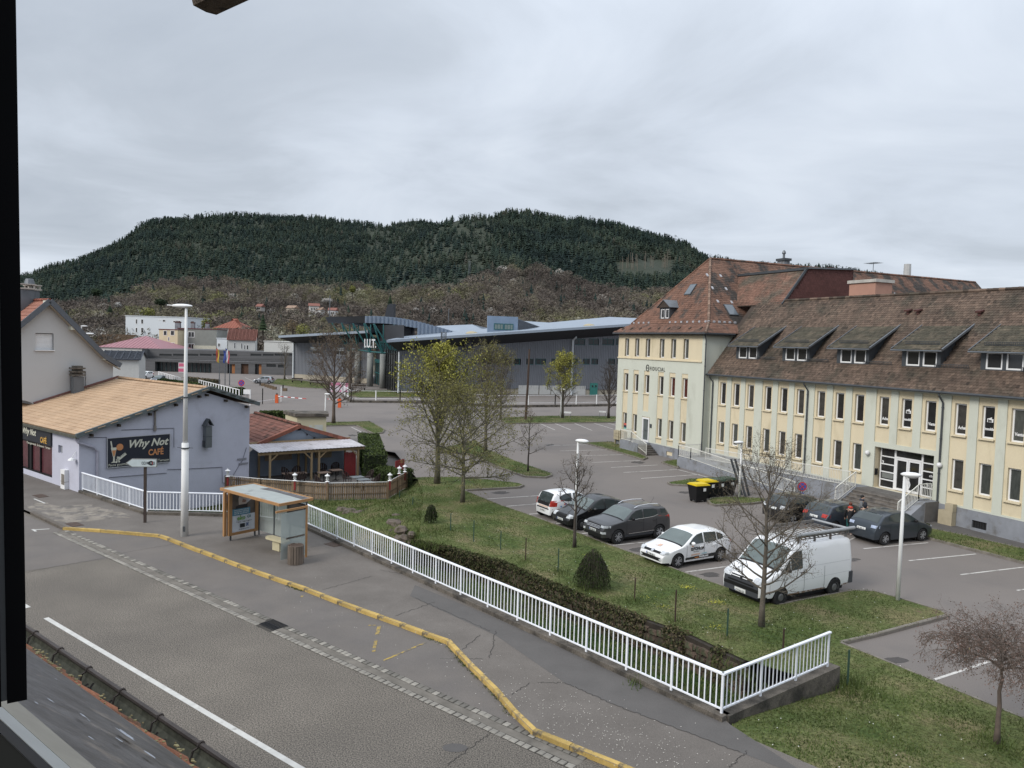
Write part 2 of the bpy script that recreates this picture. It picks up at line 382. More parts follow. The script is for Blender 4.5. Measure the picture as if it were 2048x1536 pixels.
# ---- manholes and drain
def cover(px,w,h,label,m=M_iron,z=PV,rot=AL):
 c=G(*px,z); s=Vector((-rot.y,rot.x,0)); b=MB()
 b.obox(c+Z*0.006,rot,s,Z,w/2,h/2,0.006)
 b.obox(c+Z*0.012,rot,s,Z,w/2-.04,h/2-.04,0.004)
 single('manhole_cover',label,'manhole cover',b,m,c)
cover((668,1089),.75,.55,'rusty rectangular manhole cover in the pavement beside the long railing')
cover((81,992),.95,.5,'rusty manhole cover in the pavement before the café side wall')
cover((149,1049),.9,.5,'rusty manhole cover at the end of the yellow kerb')
dr=thing('drain_grate','black iron drain grate interrupting the row of setts','drain',G(546,1250,0))
c=G(546,1250,0); b=MB(); b.obox(c+Z*.002,gdir,gn,Z,.42,.28,.003); part('pit',b,M_dark,dr)
for i in range(9):
 b=MB(); b.obox(c+gdir*(-.36+i*.09)+Z*.012,gdir,gn,Z,.016,.27,.008); part('grate_bar',b,M_black,dr)
for s_ in(-1,0,1):
 b=MB(); b.obox(c+gn*.26*s_+Z*.012,gdir,gn,Z,.42,.014,.007); part('grate_bar',b,M_black,dr)
# ---- setts
def setts(name,start,n,pitch,label_seed):
 root=struct(name,MB().add([tuple(start-gn*.11+gdir*0),tuple(start+gn*.11),tuple(start+gn*.11+gdir*n*pitch),tuple(start-gn*.11+gdir*n*pitch)],((0,1,2,3),)),M_joint2)
 root.location.z=0.006
 OFF[root.name]=Vector((0,0,0.006)); r=random.Random(label_seed); bases=[]
 for k in range(6):
  b=MB(); w=r.uniform(.080,.092); d=r.uniform(.085,.10); t=r.random(); h=.012
  P=[(-w,-d,0),(w,-d,0),(w,d,0),(-w,d,0),(-w*.86,-d*.84,h),(w*.86,-d*.84,h),(w*.84,d*.86,h),(-w*.86,d*.84,h)]
  b.add([(x+r.uniform(-.006,.006),y+r.uniform(-.006,.006),z)for x,y,z in P],((4,5,6,7),(0,1,5,4),(1,2,6,5),(2,3,7,6),(3,0,4,7)),t)
  me=b.mesh('sett'); me.materials.append(M_sett); bases.append(me)
 for i in range(n):
  p=start+gdir*(i+.5)*pitch
  if(p-c).length<.5:continue
  o=link(bpy.data.objects.new('sett',r.choice(bases))); o.parent=root
  o.location=(p.x+r.uniform(-.01,.01),p.y,r.uniform(-.003,.004)); o.rotation_euler=(0,0,math.atan2(gdir.y,gdir.x)+r.uniform(-.06,.06))
ns=int((G(1180,1524,0)-g0).length/.2)
struct('gutter_channel',MB().add([tuple(g0-gn*.42),tuple(g0-gn*.0),tuple(g0+gdir*ns*.2),tuple(g0+gdir*ns*.2-gn*.42)],((0,1,2,3),)),M_joint).location.z=0.004
setts('sett_row',g0+gn*.05,min(ns,150),.2,5); setts('sett_row',g0-gn*.42,min(ns,150),.2,6)
# ---- street kerb stones
kb=struct('street_kerb',flat([K[1],K[2],K[2]+Vector((0.01,0.01,0)),K[1]+Vector((.01,.01,0))],PV-.02),M_kerbdark)
r=random.Random(12)
def kerbstones(parent,line,L,w,z0,z1,m,name='kerb_stone',gap=.012,mf=None,side=1):
 """a row of bevelled stones following a plan polyline, each an object"""
 P=[Vector((p[0],p[1],0))for p in line]
 for i in range(len(P)-1):
  a,b=P[i],P[i+1]; Ls=(b-a).length
  if Ls<.05:continue
  k=max(1,round(Ls/L)); d=(b-a)/Ls; s=Vector((-d.y,d.x,0))*side
  for j in range(k):
   c0=a+d*(j*Ls/k+gap/2); ln=Ls/k-gap; dz=r.uniform(-.006,.006); ch=.025
   sec=[(0,z0),(0,z1-ch),(ch,z1),(w,z1),(w,z0)]
   o=c0+d*ln/2; bm_=MB(); jt=r.uniform(-.008,.008)
   A0=[c0+s*(x+jt)+Z*(z+dz)for x,z in sec]
   bm_.prism(A0,d*ln,r.random())
   me=bm_.mesh(name,o); mm=mf(o)if mf else m; me.materials.append(mm)
   q=link(bpy.data.objects.new(name,me)); q.parent=parent; q.location=o-offof(parent)
YM=mat('yellow_kerb',(0.42,0.29,0.09),0.8,var=0.25,scale=3,c2=(0.12,0.10,0.07),m2=(0.54,0.66),s2=3.0,tint=.12,fine=.15,fscale=40)
ystart=K[2].dot(PE)
kerbstones(kb,K[1:3],1.0,.16,0,PV+.012,M_kerbdark,side=1)
kerbstones(kb,K[2:-1],1.0,.14,0,PV+.012,YM,side=1)
kerbstones(kb,K[-2:],1.0,.16,0,PV+.012,YM,side=1)
# ---- paint on the road
def paint(pts,w,z=0.005,name='road_marking',m=M_line):struct(name,strip(pts,w,z),m)
cl0=G(92,1236,0); cl1=G(606,1540,0); cd=(cl1-cl0).normalized()
paint([cl0,cl1+cd*3],.15); paint([cl0-cd*1.4-cd*3,cl0-cd*1.4],.15)
paint([G(65,1060,0),G(99,1058,0)],.1,.009); paint([G(65,1059,0),G(72,1063,0)],.1,.0085)
paint([G(68,998,PV),G(90,1007,PV)],.09,PV+.014)
for a,b,w in[((737,1251),(752,1251),.07),((759,1251),(754,1270),.12),((752,1280),(747,1304),.1),((766,1322),(852,1285),.08),((601,1195),(605,1192),.1)]:
 paint([G(*a,0),G(*b,0)],w,.01,'yellow_marking',M_yelw)
# ---- petals and litter on the pavement
b=MB(); r=random.Random(9)
for i in range(520):
 if i<400:x=r.gauss(1200,130); y=1375+(x-1080)*.42+r.gauss(35,32)
 else:x=r.uniform(560,1500); y=1130+(x-560)*.43+r.uniform(-10,90)
 p=G(x,min(y,1560),PV);
 if(p-K[0]).dot(PE)<.0:pass
 s=r.uniform(.006,.016); a=r.uniform(0,3); b.obox(p+Z*.012,(math.cos(a),math.sin(a),0),(-math.sin(a),math.cos(a),0),Z,s,s*.6,.002)
struct('fallen_petals',b,mat('petal',(0.5,0.47,0.42),0.8),kind='stuff')
# ---- parking lot: one asphalt sheet
W_px=[(825,1085),(900,1100),(1000,1127),(1149,1190),(1274,1237),(1374,1272),(1490,1327)]
W_=[G(x,y,LOT)for x,y in W_px]
main_kerb=[(930,984),(1000,1012),(1075,1038),(1150,1066),(1212,1090),(1290,1118),(1365,1147),(1462,1181),(1554,1213),(1610,1202),(1674,1189),(1703,1184),(1748,1186),(1811,1204),(1886,1227),(1899,1236),(1873,1243),(1761,1273),(1684,1291),(1861,1363),(2003,1423),(2060,1446)]
MK=[G(x,y,LOT)for x,y in main_kerb]; MK+=[MK[-1]+(MK[-1]-MK[-2]).normalized()*8]
tip=[(820,959),(850,957),(912,956),(980,962),(1040,969),(1049,973),(1040,977),(930,983)]
TP=[G(x,y,LOT)for x,y in tip]
lotp=[G(835,958,LOT)]+TP[1:]+MK+[Vector((60,6,0)),Vector((150,60,0)),Vector((120,165,0)),Vector((20,175,0)),Vector((-60,215,0)),Vector((-110,230,0)),Vector((-140,230,0)),Vector((-120,120,0)),Vector((-60,75,0)),Vector((-34,58,0)),G(515,850,LOT),G(560,880,LOT),G(700,890,LOT),G(790,905,LOT)]
struct('parking_lot',flat(lotp,LOT),M_lot)
def lotline(a,b,w=.1):struct('parking_line',strip([G(*a,LOT),G(*b,LOT)],w,LOT+.006),M_lotline)
for a,b in[((1727,1097.5),(1857,1085.5)),((1818,1121.5),(1952,1108)),((1921,1149.5),(2076,1131)),((2034,1181),(2200,1158)),((972,998),(1082,991)),((1009,1013),(1082,1007)),((1052,1029),(1090,1026)),
((1100,1049),(1125,1046)),((1158,1068),(1240,1059)),((1222,1091),(1330,1081)),((1366,1145),(1490,1128)),((1455,1177),(1480,1174)),((1861,1362),(2045,1301)),
((1182,925),(1280,921)),((1222,935),(1315,930)),((1247,945),(1355,939)),((1282,957),(1400,949)),((1355,939),(1425,957)),((1100,891),(1190,889)),((1120,902),(1235,899)),((1150,912),(1255,909)),
((1075,845),(1110,860)),((1105,845),(1142,860)),((1145,845),(1184,861)),((1180,844),(1226,858)),((1205,843),(1232,851)),((702,854),(727,866)),((1640,1110),(1730,1065)),((1560,1062),(1630,1054)),
((595,851),(622,847)),((575,857),(600,853)),((580,761),(570,753)),((545,762),(528,754)),((505,762),(490,755))]:
 lotline(a,b)
M_oil=mat('oil_stain',(0.075,0.07,0.068),0.8,var=0.3,scale=2,alpha=0.55)
for(x,y,w,h)in[(1420,1150,20,5),(1785,1322,30,8),(1275,925,14,2.5),(1372,985,20,3),(1100,890,10,2),(705,871,9,2),(1380,1120,14,4),(1700,1120,20,4),(1640,1090,20,4),(1000,985,16,3),(1280,1100,20,5),(1180,1075,14,4)]:
 struct('oil_stain',flat([G(x+w*math.cos(a)*rr.uniform(.6,1.3),y+h*math.sin(a)*rr.uniform(.6,1.3),LOT)for a in[k*.42 for k in range(15)]],LOT+.004),M_oil)
# ---- ditch, banks, grass
cg=[(0.055,0.075,0.024),(0.10,0.095,0.045)]
def grassmat(name,ca,cb,cc):
 if name in MATS:return MATS[name]
 m=bpy.data.materials.new(name); m.use_nodes=True; n=m.node_tree.nodes; l=m.node_tree.links; b_=n['Principled BSDF']
 b_.inputs['Roughness'].default_value=.95; b_.inputs['Specular IOR Level'].default_value=.1
 t=n.new('ShaderNodeTexCoord')
 def nz(sc,d=5,ro=.6):
  q=n.new('ShaderNodeTexNoise'); q.inputs['Scale'].default_value=sc; q.inputs['Detail'].default_value=d; q.inputs['Roughness'].default_value=ro; l.new(t.outputs['Object'],q.inputs['Vector']); return q.outputs['Fac']
 def rp(x,st):
  q=n.new('ShaderNodeValToRGB'); l.new(x,q.inputs[0]); e_=q.color_ramp.elements
  e_[0].position=st[0][0]; e_[0].color=(*st[0][1],1); e_[1].position=st[-1][0]; e_[1].color=(*st[-1][1],1)
  for p_,c_ in st[1:-1]:z_=e_.new(p_); z_.color=(*c_,1)
  return q.outputs[0]
 base=rp(nz(.45),[(.36,ca),(.5,cb),(.64,cc)]); fine_=nz(9,4,.7)
 mr_=n.new('ShaderNodeMapRange'); l.new(fine_,mr_.inputs[0])
 for i,v_ in enumerate((.3,.7,.45,1.6)):mr_.inputs[i+1].default_value=v_
 sc=n.new('ShaderNodeVectorMath'); sc.operation='SCALE'; l.new(base,sc.inputs[0]); l.new(mr_.outputs[0],sc.inputs['Scale']); l.new(sc.outputs[0],b_.inputs['Base Color'])
 bp=n.new('ShaderNodeBump'); bp.inputs['Strength'].default_value=.8; bp.inputs['Distance'].default_value=.05; l.new(nz(14),bp.inputs['Height']); l.new(bp.outputs[0],b_.inputs['Normal'])
 MATS[name]=m; return m
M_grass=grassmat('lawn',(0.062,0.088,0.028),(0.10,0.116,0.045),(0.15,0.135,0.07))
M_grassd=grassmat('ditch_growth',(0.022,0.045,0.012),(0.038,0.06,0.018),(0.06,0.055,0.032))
fence_px=[(452,985),(520,992),(655,1001),(775,998),(812,976)]
Fz=-0.9
Fn=[G(x,y,Fz)for x,y in fence_px]
def cafeP(s,t,z):p=CAFE0+PE*s+AL*t; p.z=z; return p
floor_b=[R_[0],R_[1],R_[2],R_[3],R_[4],R_[5]]
ditch=[Vector((p.x,p.y,-1.6))for p in floor_b]+[Vector((p.x,p.y,-1.35))for p in(W_[6]+Vector((.6,.4,0)),W_[5],W_[4],W_[3],W_[2],W_[1])]+[G(825,1092,-1.4),G(765,1075,-1.5),G(700,1048,-1.6),G(620,1030,-1.7),G(540,1018,-1.8),cafeP(10.7,-2.0,-1.8),cafeP(10.7,0.1,-1.8),cafeP(6,0.1,-1.8),cafeP(.3,0.1,-1.0)]
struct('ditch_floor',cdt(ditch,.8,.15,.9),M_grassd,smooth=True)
bkr=Vector((R_[4]-R_[3]).normalized()); bkn=Vector((-bkr.y,bkr.x,0))
bank=[G(825,1092,-1.42),Vector((*(R_[3]+bkr*5.2+bkn*.9).xy,-1.7)),Vector((*(R_[3]+bkr*2.5+bkn*.8).xy,-1.7)),Vector((*(R_[3]+bkn*.8+Vector((0,.3,0))).xy,-1.7)),Vector((*(R_[2]+Vector((.3,1.2,0))).xy,-1.8)),cafeP(9.0,-1.0,-1.85),cafeP(10.75,-.4,-1.8),Fn[0]+Vector((0,.2,0)),Fn[1],Fn[2],Fn[3],Fn[4]]+[G(835,958,LOT),G(848,990,LOT),G(842,1040,LOT),G(838,1078,LOT)]
bank_o=struct('grass_bank',cdt(bank,.6,.15,1.1),M_grass,smooth=True)
terr=[Vector((p.x,p.y,-.93))for p in Fn]+[G(830,940,-.93),G(790,905,-.93),G(700,890,-.93),G(560,880,-.93),cafeP(10.8,12,-.93),cafeP(10.8,0,-.93)]
struct('terrace_floor',flat(terr,-.915),mat('terrace_paving',(0.12,0.11,0.10),.9,scale=1.5,fine=.2))
GH=LOT+.11
lowE=[Vector((p.x,p.y,PV-.01))for p in edgeR[::-1]]
Rn=Vector((R_[5].x-R_[4].x,R_[5].y-R_[4].y,0)).normalized(); Rs=Vector((Rn.y,-Rn.x,0))
lawn=[Vector((p.x,p.y,GH))for p in W_]+[Vector((R_[5].x,R_[5].y,-.36))+Rn*.25,Vector((R_[5].x,R_[5].y,-.38))+Rn*.2+Rs*.25,R_[4].lerp(R_[5],.5)+Rs*.22+Z*(-.25),R_[4]+Rs*.2-Rn*.1+Z*(-.02)]+lowE[::-1][0:0]
lawn+=[Vector((p.x,p.y,PV-.01))for p in edgeR]
lawn+=[edgeR[-1]+PE*6+Z*(GH-PV)]+[Vector((p.x,p.y,GH))for p in MK[::-1]]+[Vector((p.x,p.y,GH))for p in TP[::-1]]+[G(835,958,GH),G(848,990,GH),G(842,1040,GH),G(838,1078,GH)]
lawn_mb=cdt(lawn,.7,.05,.6)
lawn_o=struct('lawn',lawn_mb,M_grass,smooth=True)
lk=struct('lot_kerb',flat([MK[0],MK[1],MK[1]+Vector((.01,0,0)),MK[0]+Vector((.01,0,0))],LOT+.005),M_kerb)
kerbstones(lk,TP[1:]+MK[1:-1],1.0,.12,LOT,GH+.015,M_kerb,side=-1)
def island(pxs,sp=1.0,name='grass_island',stones=1.0):
 P=[G(x,y,LOT)for x,y in pxs]; area=sum(P[i].x*P[(i+1)%len(P)].y-P[(i+1)%len(P)].x*P[i].y for i in range(len(P)))
 if area<0:P=P[::-1]
 o=struct(name,cdt([Vector((p.x,p.y,GH))for p in P],sp,.04),M_grass,smooth=True)
 kerbstones(o,P+[P[0]],stones,.12,LOT,GH+.012,M_kerb,side=1)
 return o
island([(860,905),(950,881),(972,899),(1032,924),(1070,937),(1104,949),(1105,953),(1092,957),(1050,955),(1000,938),(975,927),(940,910)],1.2)
island([(1000,840),(1012,836),(1100,833),(1232,834),(1240,840),(1228,846),(1130,847),(1010,848)],2.0,stones=2.0)
island([(620,849),(655,846),(740,844),(755,852),(770,861),(766,867),(747,869),(712,852),(655,853),(622,856)],1.2)
island([(1334,967),(1380,960),(1425,957),(1470,958),(1500,968),(1440,970),(1375,973),(1340,971)],.9)
island([(1413,1003),(1422,998),(1470,996),(1537,1000),(1548,1004),(1500,1010),(1430,1013),(1418,1009)],.9)
island([(1168,887),(1222,885),(1240,888),(1296,917),(1286,921),(1230,904)],.9)
island([(1322,926),(1352,921),(1358,922),(1357,938),(1340,933)],.7)
island([(1843,1056),(1950,1078),(2048,1101),(2120,1117),(2120,1147),(2048,1129),(1950,1104),(1855,1079),(1842,1076)],.9)
island([(540,768),(555,758),(590,760),(700,775),(660,778),(600,776)],2.5,stones=3)
island([(685,790),(720,781),(790,781),(880,786),(885,793),(800,795),(720,796)],2.5,stones=3)
struct('building_path',flat([G(1795,1042,LOT),G(1880,1045,LOT),G(2060,1092,LOT),G(2200,1125,LOT),G(2200,1135,LOT),G(2048,1100,LOT),G(1843,1055,LOT)],LOT+.05),M_patchd)
# far terrain sheet, reaching the hills
# ================================================================== BUILDING TOOLS
class WF:
 """vertical wall plane: ex runs to the right as seen from the street, iy runs into the building"""
 def __init__(s,O,az):
  s.O=Vector((O[0],O[1],0)); s.ex=azv(az); s.iy=Vector((-s.ex.y,s.ex.x,0)); s.rz=math.atan2(s.ex.y,s.ex.x)
 def P(s,a,z,d=0.0):return s.O+s.ex*a+s.iy*d+Z*z
 def px(s,x,y,d=0.0):
  q=hit(x,y,s.O+s.iy*d,s.iy); return(q-s.O).dot(s.ex),q.z
def wallgrid(m,w,s0,s1,z0,z1,holes,d=0.0,rev=0.12,t=None):
 xs=sorted({s0,s1,*[h[0]for h in holes],*[h[1]for h in holes]}); zs_=sorted({z0,z1,*[h[2]for h in holes],*[h[3]for h in holes]})
 xs=[x for x in xs if s0<=x<=s1]; zs_=[z for z in zs_ if z0<=z<=z1]
 for i in range(len(xs)-1):
  for j in range(len(zs_)-1):
   cx_=(xs[i]+xs[i+1])/2; cz_=(zs_[j]+zs_[j+1])/2
   if any(h[0]<cx_<h[1]and h[2]<cz_<h[3]for h in holes):continue
   m.quad(w.P(xs[i],zs_[j],d),w.P(xs[i+1],zs_[j],d),w.P(xs[i+1],zs_[j+1],d),w.P(xs[i],zs_[j+1],d),t)
 for h in holes:
  a,b,c_,e_=h[:4]; r_=h[4]if len(h)>4 else rev
  m.quad(w.P(a,c_,d),w.P(a,e_,d),w.P(a,e_,d+r_),w.P(a,c_,d+r_)); m.quad(w.P(b,e_,d),w.P(b,c_,d),w.P(b,c_,d+r_),w.P(b,e_,d+r_))
  m.quad(w.P(a,e_,d),w.P(b,e_,d),w.P(b,e_,d+r_),w.P(a,e_,d+r_)); m.quad(w.P(b,c_,d),w.P(a,c_,d),w.P(a,c_,d+r_),w.P(b,c_,d+r_))
 return m
WC={}
def window(parent,w,s0,s1,z0,z1,d=0.15,b=0.07,nv=0,nh=0,fm=None,pm=None,sill=None,blind=0.0,label=None):
 fm=fm or M_whitep; pm=pm or M_glass; W_w=round(s1-s0,2); H_w=round(z1-z0,2); key=(W_w,H_w,b,nv,nh,fm.name,pm.name,blind)
 if key not in WC:
  m=MB(); h=W_w/2
  m.box(-h,-h+b,-.03,.04,0,H_w); m.box(h-b,h,-.03,.04,0,H_w); m.box(-h+b,h-b,-.028,.04,0,b); m.box(-h+b,h-b,-.028,.04,H_w-b,H_w)
  for k in range(nv):x=-h+(k+1)*W_w/(nv+1); m.box(x-.035,x+.035,-.02,.04,b,H_w-b)
  for k in range(nh):z=(k+1)*H_w/(nh+1); m.box(-h+b,h-b,-.018,.04,z-.03,z+.03)
  m1=m.mesh('window'); m1.materials.append(fm)
  m=MB(); m.quad((-h+b,.012,b),(h-b,.012,b),(h-b,.012,H_w-b),(-h+b,.012,H_w-b)); m2=m.mesh('pane'); m2.materials.append(pm)
  m3=None
  if blind:
   m=MB(); n_=int(blind*H_w/.09)
   for k in range(n_):z=H_w-b-.09*(k+1); m.box(-h+b,h-b,.03,.045,z,z+.058)
   m3=m.mesh('blind'); m3.materials.append(mat('blind_fabric',(.30,.29,.27),.9))
  m4=None
  WC[key]=(m1,m2,m3)
 m1,m2,m3=WC[key]
 o=link(bpy.data.objects.new('window',m1)); o.parent=parent; o.rotation_euler=(0,0,w.rz); o.location=w.P((s0+s1)/2,z0,d)-offof(parent)
 if label:o['label']=label
 p=link(bpy.data.objects.new('pane',m2)); p.parent=o
 if m3:q=link(bpy.data.objects.new('blind',m3)); q.parent=o
 if sill:
  ks=('sill',round(W_w+.16,2),sill.name)
  if ks not in WC:
   m=MB(); m.box(-W_w/2-.1,W_w/2+.1,-.07,.16,-.09,-.01); me=m.mesh('sill'); me.materials.append(sill); WC[ks]=me
  q=link(bpy.data.objects.new('sill',WC[ks])); q.parent=o; q.location=(0,-d,0)
 return o
def tiles(m,P0,ea,es,a0,a1,b0,b1,w,ex,th=.03,inside=None,scal=0.25,r=None,jit=.004):
 r=r or random.Random(5); n=ea.cross(es).normalized()
 if n.z<0:n=-n
 nr=int((b1-b0)/ex);
 for i in range(nr):
  b=b0+i*ex; o=(i%2)*w/2; k=int((a1-a0)/w)+1; rowt=r.uniform(-.1,.1)
  for j in range(k):
   a=a0+j*w-o
   if inside and not inside(a+w/2,b+ex/2):continue
   g=w*.03; t_=th+r.uniform(-jit,jit); p=P0+ea*a+es*b; q=P0+ea*(a+w-g)+es*b; up_=es*ex*1.15
   A0=p+n*t_; B0=q+n*t_; mid=(A0+B0)/2-es*ex*scal; A1=p+up_+n*t_*.35; B1=q+up_+n*t_*.35
   lo=n*(th*.9)
   tt=min(1,max(0,r.gauss(.5,.17)+rowt))
   if scal:m.add([A0,mid,B0,B1,A1,A0-lo,mid-lo,B0-lo],((0,1,2,3,4),(5,6,1,0),(6,7,2,1)),tt)
   else:m.add([A0,B0,B1,A1,A0-lo,B0-lo],((0,1,2,3),(4,5,1,0)),tt)
 return m
def rowof(name,parent,A,B,L,rad,m,r=None,squash=1.0,proud=0.0):
 """ridge / hip tiles laid end to end, each an object"""
 A=Vector(A); B=Vector(B); n=max(1,round((B-A).length/L)); d=(B-A)/n; r=r or random.Random(4)
 for i in range(n):
  b=MB(); p=A+d*i; b.tube([p,p+d*1.04],[rad*r.uniform(1.0,1.08),rad*.92],6,r.random()); part(name,b,m,parent)
def text(body,size,O,ex,ey,m,parent,name='lettering',shear=0.0,ext=.006,width=None,bold=0.0,align='LEFT',space=1.0):
 cu=bpy.data.curves.new('t','FONT'); cu.body=body; cu.size=size; cu.shear=shear; cu.extrude=ext; cu.offset=bold; cu.align_x=align; cu.space_character=space; cu.resolution_u=2
 ob=bpy.data.objects.new('t',cu)
 me=bpy.data.meshes.new_from_object(ob); bpy.data.objects.remove(ob); bpy.data.curves.remove(cu)
 co=np.empty(len(me.vertices)*3); me.vertices.foreach_get('co',co); co=co.reshape(-1,3)
 if width and len(co):k=width/(co[:,0].max()-co[:,0].min()); co[:,0]*=k
 ez=Vector(ex).cross(Vector(ey)).normalized(); o=Vector(O)-offof(parent)
 M3=np.array([ex[:],ey[:],ez[:]]); co=co@M3+np.array(o[:]); me.vertices.foreach_set('co',co.ravel()); me.update(); me.materials.clear(); me.materials.append(m); me.name=name
 q=link(bpy.data.objects.new(name,me)); q.parent=parent; return q
# ================================================================== RAILINGS
def railing(label,pts,posts,nb,h=1.0,zb=.27,group=None):
 """white steel balustrade: rails, posts and single balusters"""
 root=thing('railing',label,'railing',(pts[0][0],pts[0][1],zb),group=group); O=offof(root)
 bm_=MB(); bm_.box(-.016,.016,-.008,.008,0,h-.17); bal=bm_.mesh('baluster'); bal.materials.append(M_white)
 pm=MB(); pm.box(-.03,.03,-.02,.02,-.1,h-.03); post=pm.mesh('post'); post.materials.append(M_white)
 for i in range(len(pts)-1):
  a=Vector((pts[i][0],pts[i][1],zb)); b=Vector((pts[i+1][0],pts[i+1][1],zb)); d=b-a; L=d.length; d/=L; rz=math.atan2(d.y,d.x)
  s=Vector((-d.y,d.x,0)); m=MB()
  e_=.02 if i<len(pts)-2 else .06
  m.prism([a-d*.05+s*x+Z*z for x,z in((-.045,h-.05),(-.045,h-.012),(-.03,h),(.03,h),(.045,h-.012),(.045,h-.05))],d*(L+.05+e_)); part('handrail',m,M_white,root)
  m=MB(); m.bar(a+Z*.09,b+Z*.09,.045,.035); part('bottom_rail',m,M_white,root)
  np_=posts[i]
  for k in range(np_+(1 if i==len(pts)-2 else 0)):
   p=a+d*(L*k/np_); o=link(bpy.data.objects.new('post',post)); o.parent=root; o.location=p-O; o.rotation_euler=(0,0,rz)
  for k in range(np_):
   for j in range(nb):
    p=a+d*(L*(k+(j+1)/(nb+1))/np_)+Z*.1; o=link(bpy.data.objects.new('baluster',bal)); o.parent=root; o.location=p-O; o.rotation_euler=(0,0,rz)
 return root
def upstand(label,pts,w=.34,z0=-1.9,z1=.255,name='retaining_wall'):
 m=MB()
 for i in range(len(pts)-1):
  a=Vector((pts[i][0],pts[i][1],(z0+z1)/2)); b=Vector((pts[i+1][0],pts[i+1][1],(z0+z1)/2)); d=(b-a).normalized()
  m.bar(a-d*w*.4,b+d*w*.4,w-.004*i,z1-z0-.004*i)
 single(name,label,'wall',m,M_conc,(pts[0][0],pts[0][1],z0))
upstand('low concrete retaining wall under the railing beside the café',R_[:4])
upstand('long concrete retaining wall under the long white railing above the ditch',[R_[3]+(R_[4]-R_[3]).normalized()*.2,R_[4]])
upstand('short mossy concrete wall end under the end railing beside the lawn',[R_[4]+(R_[5]-R_[4]).normalized()*.2,R_[5]+(R_[5]-R_[4]).normalized()*.15],.42)
railing('white balustrade bending round the corner of the café wall',R_[:4],[4,2,3],11)
railing('long white balustrade running from the bus shelter to the corner',[R_[3],R_[4]],[15],8)
railing('short end balustrade turning away from the street above the lawn',[R_[4],R_[5]],[3],8)
# ================================================================== CREAM OFFICE BUILDING
kf=.9893
ub=lambda u_:kf*u_
zb_=lambda z_:kf*z_+.098
FV=azv(-(90+24.3)); FU=Vector((math.sin(R(24.3)),-math.cos(R(24.3)),0)); FVo=Vector((-math.cos(R(24.3)),-math.sin(R(24.3)),0))
fw=WF(FVo*(-41.24*kf),180-24.3)
tw=WF(FVo*(-40.6*kf),180-24.3)
FB=thing('office_building','long cream and pale green office building with brown tiled roofs and a hipped corner block','building',fw.P(-40,LOT))
M_tilew=mat('brown_plain_tile',(0.10,0.07,0.052),.9,var=.25,scale=.55,c2=(0.055,0.046,0.034),m2=(.48,.66),s2=.55,tint=.6,fine=.15,fscale=12)
M_tilet=mat('red_brown_tile',(0.155,0.082,0.056),.9,var=.25,scale=.7,c2=(0.06,0.05,0.042),m2=(.52,.66),s2=.8,tint=.35,fine=.12,fscale=12,stretch=(1,1,1))
M_tilem=mat('mossy_tile',(0.058,0.052,0.036),.95,var=.25,scale=1.2,c2=(0.10,0.082,0.058),m2=(.45,.65),s2=1.5,tint=.4)
M_under=mat('roof_underlay',(0.05,0.038,0.03),.95)
WL,WR=-51.3,-12.0
z0w=LOT-.1; zE=zb_(7.2)
pan=[]; wins=[]
cs=[(-49.85+5.13*k+1.62*j,k)for k in range(8)for j in range(3)]
for c_,k in cs:
 u_=ub(c_)
 if u_>WR-.7:continue
 if k==3:pan.append((u_-.54,u_+.54,zb_(3.62),zb_(6.95),.07))
 else:pan.append((u_-.54,u_+.54,zb_(.72),zb_(6.95),.07))
EN=(ub(-34.92),ub(-30.76),zb_(.72),zb_(3.32))
m=MB(); wallgrid(m,fw,WL,WR,zb_(.62),zE,pan+[(EN[0],EN[1],EN[2],EN[3],.07)],0); part('wall',m,M_mint,FB)
holes=[]
for c_,k in cs:
 u_=ub(c_)
 if u_>WR-.7:continue
 holes.append((u_-.35,u_+.35,zb_(4.72),zb_(6.52),.2))
 if k!=3:holes.append((u_-.35,u_+.35,zb_(1.55),zb_(3.32),.2))
m=MB(); wallgrid(m,fw,WL,WR,z0w,zE,holes+[(EN[0],EN[1],EN[2],EN[3],.55)],.07); part('wall_panel',m,M_cream,FB)
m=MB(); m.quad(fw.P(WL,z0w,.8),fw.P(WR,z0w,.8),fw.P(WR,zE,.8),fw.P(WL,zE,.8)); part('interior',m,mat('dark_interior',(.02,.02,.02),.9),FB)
m=MB()
for a,b in((WL,EN[0]),(EN[1],WR)):
 cell=(ub(-28.2),ub(-27.35),zb_(-.33),zb_(.1),.2)
 wallgrid(m,fw,a,b,z0w,zb_(.62),[cell]if a>-40 else[],-.035,.2)
 m.quad(fw.P(a,zb_(.62),-.035),fw.P(b,zb_(.62),-.035),fw.P(b,zb_(.62),.01),fw.P(a,zb_(.62),.01))
part('plinth',m,M_plinth,FB)
m=MB()
for k in range(5):s_=ub(-28.2)+.14*(k+.7); m.bar(fw.P(s_,zb_(-.33),.05),fw.P(s_,zb_(.1),.05),.02,.02,fw.iy)
part('cellar_grille',m,M_black,FB); m=MB(); m.quad(*[fw.P(a_,b_,.06)for a_,b_ in((ub(-28.2),zb_(-.33)),(ub(-27.35),zb_(-.33)),(ub(-27.35),zb_(.1)),(ub(-28.2),zb_(.1)))]); part('cellar_window',m,M_dark,FB)
r=random.Random(31)
GL=[M_glass,mat('window_glass_warm',(.05,.047,.042),.08,spec=.5,var=.5,scale=2.5),mat('window_glass_net',(.075,.078,.07),.2,spec=.4,var=.3,scale=4,stretch=(4,4,.5)),M_glass]
GL2=[mat('window_glass_grey',(.055,.06,.055),.15,spec=.4,var=.35,scale=3,stretch=(3,3,.6)),GL[2],GL[1]]
M_redpane=mat('window_film_red',(.07,.018,.015),.2,var=.2,scale=4)
